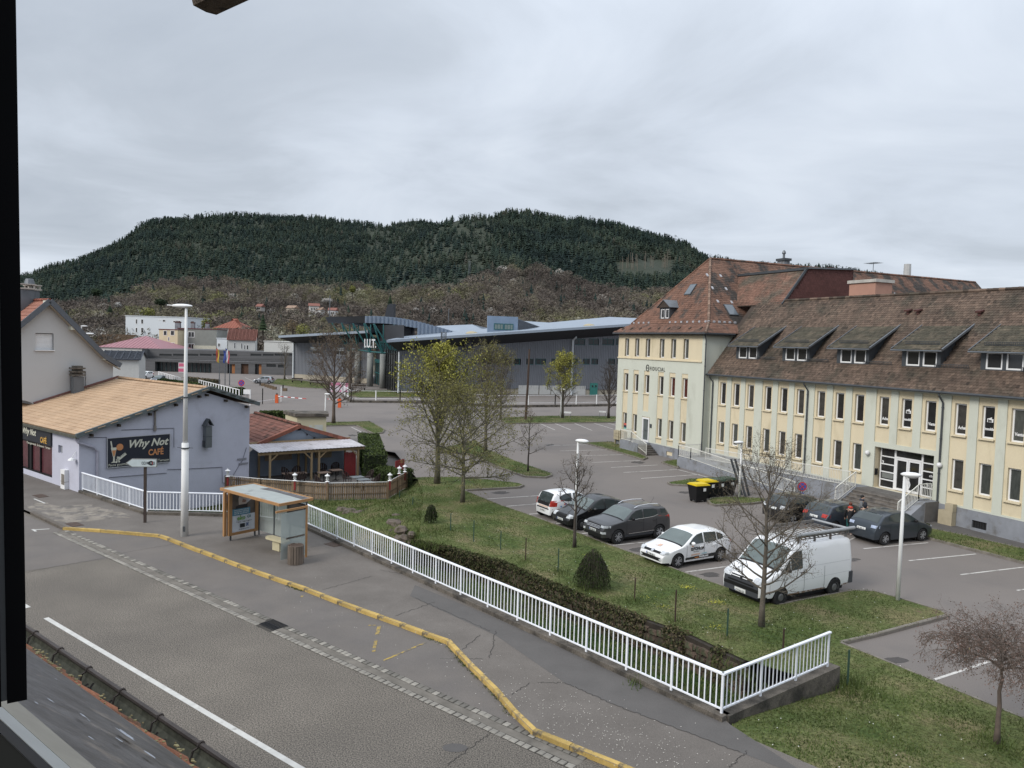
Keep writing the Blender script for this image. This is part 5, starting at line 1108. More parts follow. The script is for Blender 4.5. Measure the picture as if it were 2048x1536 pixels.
m.prism([A_,B_,B_+tb.iy*(TD+.3),A_+tb.iy*(TD+.3)],Z*-.06); m.prism([B_,C_,C_+tb.iy*(TD+.3),B_+tb.iy*(TD+.3)],Z*-.06); tro=part('roof',m,M_under,tbl)
M_rt=mat('red_pantile',A(140,88,72,.66),.9,var=.22,scale=1.5,tint=.3,c2=A(98,66,54,.7),m2=(.52,.68),s2=1.2)
sL=(B_-A_).normalized(); LL=(B_-A_).length; sRr=(B_-C_).normalized(); LR=(B_-C_).length
m=MB(); tiles(m,A_,tb.iy,sL,.3,TD+.3,0,LL,.24,.36,.05,None,.0,random.Random(4),.008); tiles(m,C_,tb.iy,sRr,.3,TD+.3,0,LR,.24,.36,.05,None,0,random.Random(5),.008); part('roof_tile',m,M_rt,tro,kind='stuff')
for P0_,s_,L_ in((A_,sL,LL),(C_,sRr,LR)):
 n_=int(L_/.36)
 for k in range(n_):b=MB(); p=P0_+s_*(L_*k/n_)+Z*.05; b.obox(p+s_*.19+tb.iy*.12,s_,tb.iy,Z,.2,.17,.05,r.random()); b.obox(p+s_*.19-tb.iy*.05-Z*.1,s_,tb.iy,Z,.19,.02,.12,r.random()); part('verge_tile',b,mat('verge_tile_red',A(160,96,74,.68),.9,tint=.25,var=.2,scale=3),tro)
rowof('ridge_tile',tro,B_+Z*.08,B_+tb.iy*TD+Z*.08,.36,.12,M_rt)
# string lights
m=MB(); mb2=MB(); cL=[tb.px(x,y,-.1)for x,y in((525,885),(550,871),(569,866),(598,857),(614,867),(628,874),(644,878),(660,879),(676,878),(688,879))]
m.tube([tb.P(a,b,-.1)for a,b in cL],.012,3); part('cable',m,M_black,tbl)
for a,b in cL[1:]:q=MB(); q.lathe([(.03,.0),(.05,-.05),(.06,-.1),(.03,-.15)],tb.P(a,b,-.12),7); part('bulb',q,M_black,tbl)
m=MB(); q_=tb.px(598,858,-.12); m.ell(tb.P(q_[0],q_[1],-.15),.16,.1,.12,8,5); part('floodlight',m,M_black,tbl)
for(x,y,w_,h_,col_)in((552,910,2.0,.75,A(160,140,118)),(642,908,1.3,.55,A(176,160,130))):
 a,z_=tb.px(x+5,y,-.04); m=MB(); m.obox(tb.P(a,z_,-.04),tb.ex,tb.iy,Z,w_/2,.02,h_/2); part('wall_picture',m,mat('faded_picture_%d'%x,col_,.8,var=.35,scale=1.5,c2=A(140,80,76),m2=(.55,.65),s2=.8),tbl)
per=thing('pergola','wooden pergola with a pale corrugated sheet roof over the café terrace','pergola',Vector((Bl.x,Bl.y,-.93)))
def pz(x,y,z):return G(x,y,z)
pL=Bl-tdir*.3; pRr=Br+tdir*.35; bk=Vector((-tdir.y,tdir.x,0))
m=MB(); n_=60; sl0=bk*2.65+Z*.22
for i in range(n_):
 a=pL.lerp(pRr,i/n_)+Z*(.07+.025*(i%2))-bk*.25; b=pL.lerp(pRr,(i+1)/n_)+Z*(.07+.025*((i+1)%2))-bk*.25; s1_=sl0*1.08; m.quad(a,b,b+s1_,a+s1_); m.quad(a-Z*.02,b-Z*.02,b+s1_-Z*.02,a+s1_-Z*.02)
part('roof_sheet',m,mat('corrugated_translucent',A(205,200,204,.74),.5,var=.16,scale=1.6,c2=A(150,140,136,.7),m2=(.55,.75),s2=1.0,stretch=(1,1,1)),per)
m=MB(); m.bar(pL-Z*.08,pRr-Z*.08,.09,.18); part('beam',m,M_pinewood,per); m=MB(); m.bar(pL+bk*2.5+Z*.35,pRr+bk*2.5+Z*.35,.08,.15); part('beam',m,M_pinewood,per)
Lp=(pRr-pL).length
for x in(540,623,638,716):
 t_=None; bx=hit(x,915,Bl,bk); p=Vector((bx.x,bx.y,-.93)); m=MB(); m.bar(p,Vector((p.x,p.y,1.1)),.13,.13,bk); part('post',m,M_pinewood,per)
 sgn_=-1 if x in(623,716)else 1; m=MB(); m.bar(Vector((p.x,p.y,.55)),Vector((p.x,p.y,1.1))+tdir*.6*sgn_,.08,.08,bk); part('brace',m,M_pinewood,per)
for x in(518,597,612,690):bx=hit(x,915,Bl+bk*2.4,bk); p=Vector((bx.x,bx.y,-.93)); m=MB(); m.bar(p,Vector((p.x,p.y,1.5)),.13,.13,bk); part('post',m,M_pinewood,per)
for k in range(4):
 a=pL.lerp(pRr,(k+.5)/4)-Z*.02; m=MB(); m.bar(a,a+sl0-Z*.03,.06,.12); part('rafter',m,M_pinewood,per)
# red gate, hedge
def redgate(a,b,z0,h,label):
 g_=thing('plank_gate',label,'gate',Vector((a.x,a.y,z0))); n_=max(3,int((b-a).length/.13)); d=(b-a)/n_
 for i in range(n_):m=MB(); p=a+d*(i+.5); m.obox(Vector((p.x,p.y,z0+h/2)),d.normalized(),Vector((-d.y,d.x,0)).normalized(),Z,d.length/2*.93,.015,h/2+.02*math.sin(i*2)); part('plank',m,mat('red_paint',A(150,32,34,.8),.7,var=.15),g_)
redgate(G(688,952,-.93),G(711,951,-.93),-.93,1.75,'red plank gate panel at the right end of the pergola')
redgate(G(790,958,-.93),G(808,952,-.93),-.93,1.3,'small red plank panel at the corner of the terrace fence')
# fence
fen=thing('terrace_fence','weathered vertical paling fence round the café terrace','fence',Vector((Fn[2].x,Fn[2].y,Fz)))
r=random.Random(15)
Ff=[Fn[0],Fn[1],Fn[2],Fn[3],Fn[4]]
for i in range(4):
 a,b=Ff[i],Ff[i+1]; L=(b-a).length; d=(b-a)/L; s=Vector((-d.y,d.x,0)); n_=int(L/.135)
 for zz in(-.5,.0):m=MB(); m.bar(a+Z*(zz-Fz+Fz+.9-.0)if 0 else Vector((a.x,a.y,zz))-s*.03,Vector((b.x,b.y,zz))-s*.03,.035,.07); part('rail',m,M_wood,fen)
 for k in range(n_):
  p=a+d*(k+.5)*L/n_; h=1.02+r.uniform(-.015,.015); m=MB(); w_=.052
  m.prism([Vector((p.x,p.y,Fz+.05))-d*w_,Vector((p.x,p.y,Fz+.05))+d*w_,Vector((p.x,p.y,Fz+h))+d*w_,Vector((p.x,p.y,Fz+h+.035))+d*w_*.5,Vector((p.x,p.y,Fz+h+.035))-d*w_*.5,Vector((p.x,p.y,Fz+h))-d*w_],s*.02,r.random()); part('paling',m,M_wood,fen)
 np_=max(1,int(L/1.9))
 for k in range(np_+1):p=a+d*L*k/np_; m=MB(); m.bar(Vector((p.x,p.y,Fz-.3))-s*.05,Vector((p.x,p.y,Fz+1.1))-s*.05,.09,.09,d,r.random()); part('post',m,M_wood,fen)
 m=MB(); m.bar(Vector((a.x,a.y,Fz+1.1)),Vector((b.x,b.y,Fz+1.1)),.025,.04); part('light_strip',m,M_whitep,fen)
M_red=mat('red_post_paint',A(150,36,38,.8),.6)
lant=[]
lp_=[(455,990,'beside the café gable'),(589,999,'behind the bus shelter roof'),(654,1001,'in the middle of the terrace fence'),(779,998,'near the right fence corner'),(798,982,'rearmost, by the small red panel'),(809,978,'on the end post of the fence')]
for x,y,wh in lp_:
 q=G(x,y,Fz); q.z=Fz-.22; t=thing('lantern','white lantern on a short red post '+wh,'lantern',Vector((q.x,q.y,Fz+.9)),group='lanterns on the terrace fence')
 m=MB(); m.bar(Vector((q.x,q.y,Fz+.6)),Vector((q.x,q.y,Fz+1.18)),.1,.1,(1,0,0)); part('post',m,M_red,t)
 m=MB(); c_=Vector((q.x,q.y,Fz+1.18)); m.lathe([(.15,0),(.05,.06),(.04,.1),(.1,.13),(.11,.15)],c_,8); part('lantern_foot',m,M_whitep,t); m=MB(); m.lathe([(.17,.36),(.1,.42),(.03,.46),(.02,.52)],c_,8); part('lantern_cap',m,M_whitep,t); m=MB(); m.lathe([(.07,.14),(.1,.36)],c_,8); part('lantern_glass',m,mat('lantern_glass',(.5,.5,.5),.2),t)
# terrace furniture
M_wick=mat('dark_wicker',A(58,44,40,.8),.8,var=.3,scale=12); M_tab=mat('brown_table',A(120,98,84,.72),.7); M_tabg=mat('grey_table',A(118,124,128,.72),.6)
def tchair():
 t=thing('terrace_chair','x','chair',(0,0,0),local=True); m=MB(); m.box(-.24,.24,-.22,.24,.4,.46); part('seat',m,M_wick,t)
 m=MB();
 for k in range(7):a=math.pi*(k/6); x,y=.29*math.cos(a),.05+.27*math.sin(a); m.bar((x,y,.42),(x*1.05,y*1.15,.62+.28*math.sin(a)),.1,.03,(x,y,0))
 m.tube([(.3*math.cos(math.pi*k/8),.05+.3*math.sin(math.pi*k/8),.64+.27*math.sin(math.pi*k/8))for k in range(9)],.025,5); part('backrest',m,M_wick,t)
 lg=MB(); lg.box(-.018,.018,-.018,.018,0,.42); me=lg.mesh('leg'); me.materials.append(M_wick)
 for x in(-.2,.2):
  for y in(-.18,.2):o=link(bpy.data.objects.new('leg',me)); o.parent=t; o.location=(x,y,0)
 return t
def ttable(mt):
 t=thing('terrace_table','x','table',(0,0,0),local=True); m=MB(); m.box(-.4,.4,-.35,.35,.71,.75); part('tabletop',m,mt,t); m=MB(); m.box(-.03,.03,-.03,.03,.03,.71); m.box(-.25,.25,-.03,.03,0,.03); m.box(-.03,.03,-.25,.25,0,.032); part('pedestal',m,M_black,t); return t
ch0=tchair(); tb0=ttable(M_tab); tb1=ttable(M_tabg); used=set()
def place(o,x,y,rz_,lab,grp,z=-.915,zpx=.45):
 q=G(x,y,z+zpx); c=o if o.name not in used else copy_tree(o)
 used.add(o.name); c.location=(q.x,q.y,z); c.rotation_euler=(0,0,rz_); c['label']=lab; c['group']=grp
for x,y,a,l in((573,948,1.2,'dark wicker chair left of the left brown table under the pergola'),(592,946,0,'dark wicker chair behind the left brown table, facing the street'),(581,957,2.6,'dark wicker chair in front of the left brown table'),(603,956,3.5,'dark wicker chair right of the two left brown tables'),(645,940,.3,'dark wicker chair behind the middle brown table'),
(670,938,0,'dark wicker chair behind the right brown table by the gate'),(695,955,1.4,'dark wicker chair at the left end of the grey tables'),(737,953,-.9,'dark wicker chair tipped against the grey table by the hedge'),(750,960,-1.6,'dark wicker chair right of the grey tables, nearest the fence corner'),(640,962,2.0,'dark wicker chair behind the fence left of the centre lantern')):
 place(ch0,x,y,a,l,'chairs on the café terrace')
for x,y,a,l in((577,947,.3,'small brown table at the left under the pergola'),(600,946,.3,'small brown table second from left under the pergola'),(648,945,.3,'small brown table in the middle under the pergola'),(672,940,.3,'small brown table at the right under the pergola')):place(tb0,x,y,R(90-taz),l,'brown tables under the pergola',zpx=.73)
for x,y,l in((715,954,'grey table outside the pergola, rear one beside the hedge'),(727,959,'grey table outside the pergola, middle one'),(735,965,'grey table outside the pergola, nearest the fence'),):place(tb1,x,y,R(90-taz),l,'grey tables on the open terrace',zpx=.73)
# ================================================================== BUS SHELTER
M_ochre=mat('ochre_frame',A(186,136,80,.74),.6,var=.08)
M_sg=mat('shelter_glass',(.42,.47,.45),.12,spec=.5,alpha=.55,var=.03)
sh=thing('bus_shelter','ochre framed glass bus shelter with an advertising panel at its left end','bus shelter',G(540,1100,PV))
rz4=[G(441,979,2.5),G(559,1011,2.42),G(630,999,2.42),G(500,969,2.5)]
m=MB(); n4=(rz4[1]-rz4[0]).normalized(); s4=(rz4[3]-rz4[0]).normalized(); Ln=(rz4[1]-rz4[0]).length; Ls4=(rz4[3]-rz4[0]).length; c4=sum(rz4,Vector())/4
s4=Vector((-n4.y,n4.x,0)); Ls4=1.66
o4=rz4[0]; P4=lambda a,b,z=0:o4+n4*a+s4*b+Z*z
m.prism([P4(.05,.05,.02),P4(Ln-.05,.05,.02),P4(Ln-.05,Ls4-.05,.02),P4(.05,Ls4-.05,.02)],Z*.03); rf=part('roof',m,mat('shelter_roof_sheet',A(176,182,178,.72),.6,var=.1,c2=A(120,120,118,.7),m2=(.6,.72),s2=1.3),sh)
m=MB()
for a,b,c_,e_ in((0,0,Ln,0),(Ln,0,Ln,Ls4),(Ln,Ls4,0,Ls4),(0,Ls4,0,0)):m.bar(P4(a,b,.02),P4(c_,e_,.02),.06,.11)
part('roof_frame',m,M_ochre,sh)
m=MB(); m.quad(P4(Ln*.28,Ls4-.5,.058),P4(Ln-.1,Ls4-.1,.058),P4(Ln*.5,Ls4-.1,.058),P4(Ln*.3,Ls4-.1,.058)); m.quad(P4(Ln-.1,Ls4-.45,.056),P4(Ln-.1,Ls4-.1,.056),P4(Ln*.3,Ls4-.1,.056),P4(Ln*.35,Ls4-.35,.056)); part('roof_stain',m,mat('dirt_stain',A(104,102,104,.7),.8,var=.3),sh)
M_glassp=M_sg
adA,adB=G(456,1082,PV),G(514,1070,PV); ad=(adB-adA).normalized(); adn=Vector((-ad.y,ad.x,0)); adL=(adB-adA).length
aw=WF(adA,math.degrees(math.atan2(ad.x,ad.y)))
zl0,zl1=PV+.22,2.3
m=MB()
for a,b,c_,e_ in((.07,.07,zl0,zl1),(adL-.07,adL-.07,zl0,zl1)):m.bar(aw.P(a,c_),aw.P(b,e_),.16,.14,aw.iy)
for z_ in(zl0+.06,zl1-.06):m.bar(aw.P(.15,z_),aw.P(adL-.15,z_),.14,.12)
m.bar(aw.P(-.12,zl0,.08),aw.P(-.12,zl1,.08),.12,.12,aw.iy); part('advert_frame',m,M_ochre,sh)
for a in(.12,adL-.12):m=MB(); m.bar(aw.P(a,PV),aw.P(a,zl0),.06,.06,aw.iy); part('leg',m,M_zincd,sh)
x0,x1=.15,adL-.15; zs0_,zs1_=zl0+.12,zl1-.12; hh_=zs1_-zs0_
def panel(a,b,c_,e_,m_,d=-.03):mm=MB(); mm.obox(aw.P((x0+(x1-x0)*(a+b)/2),zs0_+hh_*(c_+e_)/2,d),aw.ex,aw.iy,Z,(x1-x0)*(b-a)/2,.008,hh_*(e_-c_)/2); part('advert_print',mm,m_,sh)
panel(0,1,0,.43,mat('print_white',A(222,228,238,.75),.5)); panel(0,1,.43,1,mat('print_brown',A(108,96,88,.72),.5,var=.35,scale=3)); panel(0,.78,.43,.6,mat('print_blue',A(74,142,172,.76),.5),-.05)
def apoly(pts,m_,d):mm=MB(); mm.prism([aw.P(x0+(x1-x0)*a,zs0_+hh_*b,d)for a,b in pts],-aw.iy*.006); part('advert_print',mm,m_,sh)
apoly([(.3,.68),(.62,.7),(.64,.85),(.56,1.0),(.34,1.0),(.27,.85)],mat('print_beige',A(206,190,178,.75),.6,var=.2,scale=8),-.045)
apoly([(.62,.72),(.88,.82),(.86,.98),(.74,1.0),(.6,.9)],mat('print_pale',A(196,196,202,.75),.6,var=.15,scale=8),-.052)
apoly([(.15,.58),(.66,.6),(.66,.7),(.3,.7),(.16,.66)],mat('print_dark',A(52,46,46,.8),.6),-.047)
apoly([(.42,.76),(.56,.74),(.6,.8),(.46,.84)],mat('print_skin',A(150,112,96,.8),.6),-.058)
tx=lambda s_,a,b,w_,m_,sz=.2,**k:text(s_,sz,aw.P(x0+(x1-x0)*a,zs0_+hh_*b,-.062),aw.ex,Z,m_,sh,width=(x1-x0)*w_,ext=.002,**k)
M_pg=mat('print_green',A(120,175,70,.8),.5,var=0); M_pt=mat('print_teal',A(30,110,110,.8),.5,var=0); M_pk=mat('print_black',A(40,44,48,.8),.5,var=0); M_pb=mat('print_royal',A(40,90,160,.8),.5,var=0)
tx('eko',.22,.3,.34,M_pg,.3,bold=.006); tx('CA',.64,.33,.15,M_pt,.17,shear=.3,bold=.006); tx('1 carte, 1 app, 1 agence',.18,.24,.66,M_pk,.09); tx('2€',.6,.12,.12,M_pb,.2,bold=.005); tx('Un essentiel, rien de plus',.3,.05,.42,M_pk,.05)
tx('ON FAIT ESSENTIEL POUR CEUX',.08,.55,.64,M_let,.07); tx('QUI VEULENT MAITRISER',.08,.505,.64,M_let,.07); tx('LEUR BUDGET',.08,.46,.64,M_let,.07)
apoly([(.34,.1),(.55,.1),(.55,.2),(.34,.2)],M_pk,-.06)
# glass back, side, posts
bA=adB+ad*.12; bB=G(613,1090,PV); bdir=n4
back0=P4(.15,Ls4-.15); back0.z=0
gA=Vector((adB.x,adB.y,0))+ad*.1; gdr=Vector((n4.x,n4.y,0)).normalized(); gL=3.35
m=MB()
for k in range(3):p=gA+gdr*(gL*k/3+.03); q=gA+gdr*(gL*(k+1)/3-.03); m.prism([Vector((p.x,p.y,PV+.2)),Vector((q.x,q.y,PV+.2)),Vector((q.x,q.y,2.3)),Vector((p.x,p.y,2.3))],s4*.01)
part('pane',m,M_sg,sh)
for k in range(4):p=gA+gdr*gL*k/3; m=MB(); m.bar(Vector((p.x,p.y,PV)),Vector((p.x,p.y,2.42)),.05,.05,gdr); part('post',m,M_zincd,sh)
p=gA+gdr*(gL*.66-.1)-s4*.03; m=MB()
for a,b,c_,e_ in((0,0,1.0,2.0),(1.15,1.15,1.0,2.0)):m.bar(p+gdr*a+Z*c_,p+gdr*b+Z*e_,.05,.04,s4)
for z_ in(1.0,1.5,2.0):m.bar(p+Z*z_,p+gdr*1.15+Z*z_,.03,.05)
tt_=part('timetable_frame',m,M_black,sh); m=MB(); m.quad(*[p+gdr*a+Z*z_+s4*.005 for a,z_ in((0,1.0),(1.15,1.0),(1.15,1.5),(0,1.5))]); part('timetable',m,mat('timetable_grey',A(140,142,148,.72),.5),tt_); m=MB(); m.quad(*[p+gdr*a+Z*z_+s4*.005 for a,z_ in((0,1.52),(1.15,1.52),(1.15,2.0),(0,2.0))]); part('timetable',m,mat('timetable_brown',A(110,104,100,.72),.5),tt_)
rpB=G(612,1114,PV); rpn=(Vector((gA+gdr*gL).xy.to_3d())-Vector((rpB.x,rpB.y,0))).normalized()
m=MB(); m.bar(rpB,rpB+Z*2.15,.09,.09,rpn); part('post',m,M_ochre,sh)
rl=(Vector((rpB.x,rpB.y,0))-(gA+gdr*gL)).length
frn=G(571,1112,PV); fd=(Vector((frn.x,frn.y,0))-Vector((rpB.x,rpB.y,0))); fL=1.25; fd=-ad
m=MB(); q0=rpB+fd*.05; q1=rpB+fd*fL; m.prism([q0+Z*.12,q1+Z*.12,q1+Z*2.0,q0+Z*2.0],s4*.0+n4*.01); part('pane',m,M_sg,sh)
m=MB(); m.bar(rpB+Z*2.1,rpB+fd*1.5+Z*2.1,.07,.08); part('top_rail',m,M_ochre,sh)
m=MB(); m.bar(rpB+fd*.1+Z*.95,rpB+fd*1.0+Z*.95,.03,.07); part('glass_rail',m,M_conc,sh)
bn=thing('shelter_bench','cream concrete bench on one foot inside the bus shelter','bench',G(555,1103,PV)); q=G(555,1101,PV);
m=MB(); pts=[]
for k in range(24):a=2*math.pi*k/24; pts.append(q+gdr*(max(-.5,min(.5,9*math.cos(a)))+.2*math.cos(a))+s4*(.2*math.sin(a))+Z*.43)
m.prism(pts,Z*.09); M_bench=mat('cream_concrete',A(212,200,160,.74),.85,var=.08,scale=4); part('seat',m,M_bench,bn); m=MB(); m.obox(q+Z*.22,gdr,s4,Z,.24,.09,.21); part('foot',m,M_bench,bn)
lbn=thing('litter_bin','round slatted timber litter bin beside the bus shelter','litter bin',G(591,1128,PV)); q=G(591,1127,PV)
for k in range(18):
 a=2*math.pi*k/18; ex=Vector((math.cos(a),math.sin(a),0)); m=MB(); m.obox(q+ex*.29+Z*.38,ex,Vector((-ex.y,ex.x,0)),Z,.022,.044,.37+r.uniform(-.01,.01),r.random()); part('slat',m,mat('grey_slat',(0.12,0.095,0.075),.9,var=.3,scale=6,tint=.4,stretch=(1,1,.3)),lbn)
m=MB(); m.lathe([(.26,.02),(.26,.6)],q,14); part('liner',m,M_black,lbn); m=MB(); m.lathe([(.3,.68),(.27,.74),(.0,.75)],q,14); part('rim',m,M_iron,lbn)
# sign post and street lamps
sp=thing('direction_sign','white arrow-shaped direction sign on a dark brown post before the café gable','sign',G(290,1045,PV)); q=G(290,1045,PV)
hz_=Vector((q.x,q.y,2.75)); sw3=WF(Vector((q.x,q.y,0)),82); a0,z0_=sw3.px(251,929,-.1); a1,z1_=sw3.px(314,923,-.1)
m=MB(); m.bar(q,Vector((q.x,q.y,z1_+.1)),.12,.09,sw3.iy); part('post',m,mat('brown_post',(.045,.032,.026),.6),sp)
zc=(z0_+z1_)/2; m=MB(); m.prism([sw3.P(a0,zc,-.1),sw3.P(a0+.28,zc+.2,-.1),sw3.P(a1,zc+.2,-.1),sw3.P(a1,zc-.2,-.1),sw3.P(a0+.28,zc-.2,-.1)],sw3.iy*.06); part('sign_blade',m,mat('sign_grey_back',A(150,150,145,.7),.6),sp)
m=MB(); m.prism([sw3.P(a0+.06,zc,-.108),sw3.P(a0+.3,zc+.17,-.108),sw3.P(a1-.03,zc+.17,-.108),sw3.P(a1-.03,zc-.17,-.108),sw3.P(a0+.3,zc-.17,-.108)],-sw3.iy*.004); part('sign_face',m,mat('sign_pale_face',A(205,218,220,.75),.5),sp)
text('CCI VOSGES',.2,sw3.P(a0+.72,zc-.07,-.118),sw3.ex,Z,M_pk,sp,width=(a1-a0)*.42); b=MB(); b.lathe([(.1,0),(.13,0),(.13,.004),(.1,.004)],(0,0,0),12)
text('C',.26,sw3.P(a1-.38,zc-.09,-.118),sw3.ex,Z,M_pk,sp,bold=.02); text('i',.2,sw3.P(a1-.22,zc-.06,-.12),sw3.ex,Z,M_red,sp,bold=.012)
M_lampw=mat('chipped_white_paint',A(226,226,224,.85),.6,var=.06,scale=2,c2=A(130,118,105,.7),m2=(.70,.74),s2=4)
lm=thing('street_lamp','tall white street lamp with a flat head in front of the café','street lamp',G(369,1072,PV)); q=G(369,1072,PV); Ht=10.3
m=MB(); tp=q+Z*(Ht-.12)+Vector((.0,0,0)); m.tube([q,q+Z*4.2],[.165,.15],10); m.tube([q+Z*4.2,tp],[.105,.055],10); part('pole',m,M_lampw,lm,smooth=True)
m=MB(); m.tube([q+Z*3.95,q+Z*4.0],.19,10); m.bar(q+Z*3.98-Vector((.35,0,0)),q+Z*3.98+Vector((.35,0,0)),.02,.02); m.tube([q+Z*6.2,q+Z*6.26],.12,8); part('collar',m,M_zincd,lm)
hx=Vector((-1,.1,0)).normalized(); m=MB(); hc=tp+Z*.1; m.ell(hc+hx*.2,.5,.17,.09,12,6,None,(hx,Vector((-hx.y,hx.x,0)),Z)); m.bar(hc+hx*.3+Z*-.0,hc+hx*.85+Z*.02,.16,.04); part('lamp_head',m,M_whitep,lm,smooth=False)
m=MB(); m.obox(q+Z*.35-Vector((-.04,.16,0)),(1,0,0),(0,1,0),Z,.05,.01,.12); part('hatch',m,M_zincd,lm)
def lotlamp(x,y,yt,z0,face,label,arm=False,side=0):
 q=G(x,y,z0); h=0; d=ray(x,yt); sc_=q.xy.length/d.xy.length; h=HC+d.z*sc_-z0
 t=thing('street_lamp',label,'street lamp',q,group='white lamps of the parking lot'); m=MB(); m.tube([q,q+Z*(h-.15)],[.085,.055],10); part('pole',m,M_lampw,t,smooth=True)
 f=Vector((face,-.35,0)).normalized(); g=Vector((-f.y,f.x,0)); c_=q+Z*(h-.1)+f*.22
 m=MB(); m.ell(c_,.38,.17,.1,14,7,None,(f,g,Z)); part('lamp_head',m,M_whitep,t,smooth=True); m=MB(); m.ell(c_-Z*.05+f*.04,.24,.12,.09,10,5,None,(f,g,Z)); part('diffuser',m,MATS['lantern_glass'],t,smooth=True)
 if arm:m=MB(); m.tube([q+Z*(h-.22)+f*(.05+.14*math.sin(k*.5))-Z*(.09*k)for k in range(6)],.02,5); part('bracket',m,M_whitep,t)
lotlamp(1795,1205,942,LOT,1,'white lot lamp with an oval head standing on the near grass corner by the van',True)
lotlamp(1150,1064,877,LOT,.6,'white lot lamp beside the small pruned tree and the black car')
lotlamp(1478,998,881,LOT,-.9,'white lot lamp on the kerbed island beside the wheelie bins')
lotlamp(650,852,786,LOT,.8,'white lot lamp in front of the cream transformer hut')
lotlamp(1121,838,777,LOT,.5,'white lamp far off under the budding tree before the blue hall')
# ================================================================== TERRAIN AND FORESTS
def bigmesh(name,V,Fc,tint,m,kind='stuff',smooth=False):
 me=bpy.data.meshes.new(name); nv,nf=len(V),len(Fc); me.vertices.add(nv); me.vertices.foreach_set('co',np.ascontiguousarray(V,dtype=np.float32).ravel())
 k=Fc.shape[1]; me.loops.add(nf*k); me.loops.foreach_set('vertex_index',np.ascontiguousarray(Fc,dtype=np.int32).ravel()); me.polygons.add(nf)
 me.polygons.foreach_set('loop_start',np.arange(0,nf*k,k,dtype=np.int32))
 if tint is not None:at=me.attributes.new('tint','FLOAT','FACE'); at.data.foreach_set('value',np.ascontiguousarray(tint,dtype=np.float32))
 me.update(calc_edges=True); me.materials.append(m)
 if smooth:me.polygons.foreach_set('use_smooth',np.ones(nf,dtype=bool))
 return me
def sil(pts,drop):
 az,el=[],[]
 for x,y in pts:
  d=ray(x,y+drop); az.append(math.atan2(d.x,d.y)); el.append(d.z/d.xy.length)
 return np.array(az),np.array(el)
HL=(sil([(-500,600),(-100,562),(40,545),(100,527),(150,514),(200,492),(240,474),(266,460),(280,442),(330,431),(400,427),(480,425),(560,424),(640,426),(690,434),(760,446),(800,460),(830,474),(900,505),(1000,545),(1100,580),(1300,650)],9),1500.)
HM=(sil([(600,600),(740,468),(785,438),(830,431),(870,436),(940,460),(1100,580)],8),1850.)
HR=(sil([(560,650),(640,610),(700,572),(760,520),(800,488),(830,464),(860,447),(890,438),(940,428),(1010,416),(1080,419),(1150,425),(1220,439),(1290,456),(1340,469),(1380,484),(1396,500),(1420,509),(1480,517),(1560,522),(1650,530),(1750,545),(2000,600),(2600,660)],13),1100.)
def hz(az,r):
 out=np.full(np.shape(az),LOT-.05)
 for(sa,se),Rr in(HL,HM,HR):
  ri=Rr*(1+.06*np.sin(az*9+Rr)); zr=np.interp(az,sa,se)*ri+HC
  t=np.clip((r-235)/(ri-235),0,1); z=np.maximum(zr,5)*t**1.5-.45; z=np.where(r>ri,zr-(r-ri)*.22,z); out=np.maximum(out,z)
 bump=(np.sin(az*40+r*.01)*np.sin(r*.02+az*13))*4*np.clip((r-400)/500,0,1)
 return out+np.where(r<235,0,bump)
na,nr2=260,110
azs=np.radians(np.linspace(-75,75,na)); rs=np.concatenate([np.array([60.]),92+(2400-90)*np.linspace(0,1,nr2-1)**1.4])
AA,RR=np.meshgrid(azs,rs); ZZ=hz(AA,RR); ZZ[0]=-1.3; V=np.stack([np.sin(AA)*RR,np.cos(AA)*RR,ZZ],-1).reshape(-1,3)
ii=np.arange(nr2-1)[:,None]*na+np.arange(na-1)[None]; Fq=np.stack([ii,ii+1,ii+na+1,ii+na],-1).reshape(-1,4)
M_ter=mat('hill_ground',(0.085,0.076,0.052),.95,var=.35,scale=.02,c2=(0.115,0.10,0.076),m2=(.45,.6),s2=.01)
nt=M_ter.node_tree; N_=nt.nodes; pb=N_['Principled BSDF']; oldl=pb.inputs['Base Color'].links[0].from_socket
sx_=N_.new('ShaderNodeSeparateXYZ'); tcn=N_.new('ShaderNodeTexCoord'); nt.links.new(tcn.outputs['Object'],sx_.inputs[0]); mrn=N_.new('ShaderNodeMapRange'); nt.links.new(sx_.outputs[2],mrn.inputs[0]); mrn.inputs[1].default_value=30; mrn.inputs[2].default_value=60
mxn=N_.new('ShaderNodeMix'); mxn.data_type='RGBA'; nt.links.new(mrn.outputs[0],mxn.inputs['Factor']); nt.links.new(oldl,mxn.inputs[6]); mxn.inputs[7].default_value=(0.026,0.034,0.02,1); nt.links.new(mxn.outputs[2],pb.inputs['Base Color'])
o=link(bpy.data.objects.new('terrain',bigmesh('terrain',V,Fq,None,M_ter,smooth=True))); o['kind']='structure'
V2=[(-200,-60,-.8),(200,-60,-.8),(200,60,-2.2),(-200,60,-2.2)]
struct('ground',MB().add([(-300,-80,-3),(300,-80,-3),(300,120,-3),(-300,120,-3)],((0,1,2,3),)),M_ter)
rng=np.random.RandomState(5)
def inst(T,pos,rot,sc,tint,jz=None):
 """write a template (V, F) at every position as one mesh"""
 V,Fc=T; c,s=np.cos(rot)[:,None],np.sin(rot)[:,None]
 X=V[None,:,0]*c-V[None,:,1]*s; Y=V[None,:,0]*s+V[None,:,1]*c; Zv=np.repeat(V[None,:,2],len(pos),0)
 P=np.stack([X*sc[:,:1]+pos[:,:1],Y*sc[:,:1]+pos[:,1:2],Zv*sc[:,1:2]+pos[:,2:3]],-1).reshape(-1,3)
 Fo=(Fc[None]+(np.arange(len(pos))*len(V))[:,None,None]).reshape(-1,3); tt=np.repeat(tint,len(Fc)); return P,Fo,tt
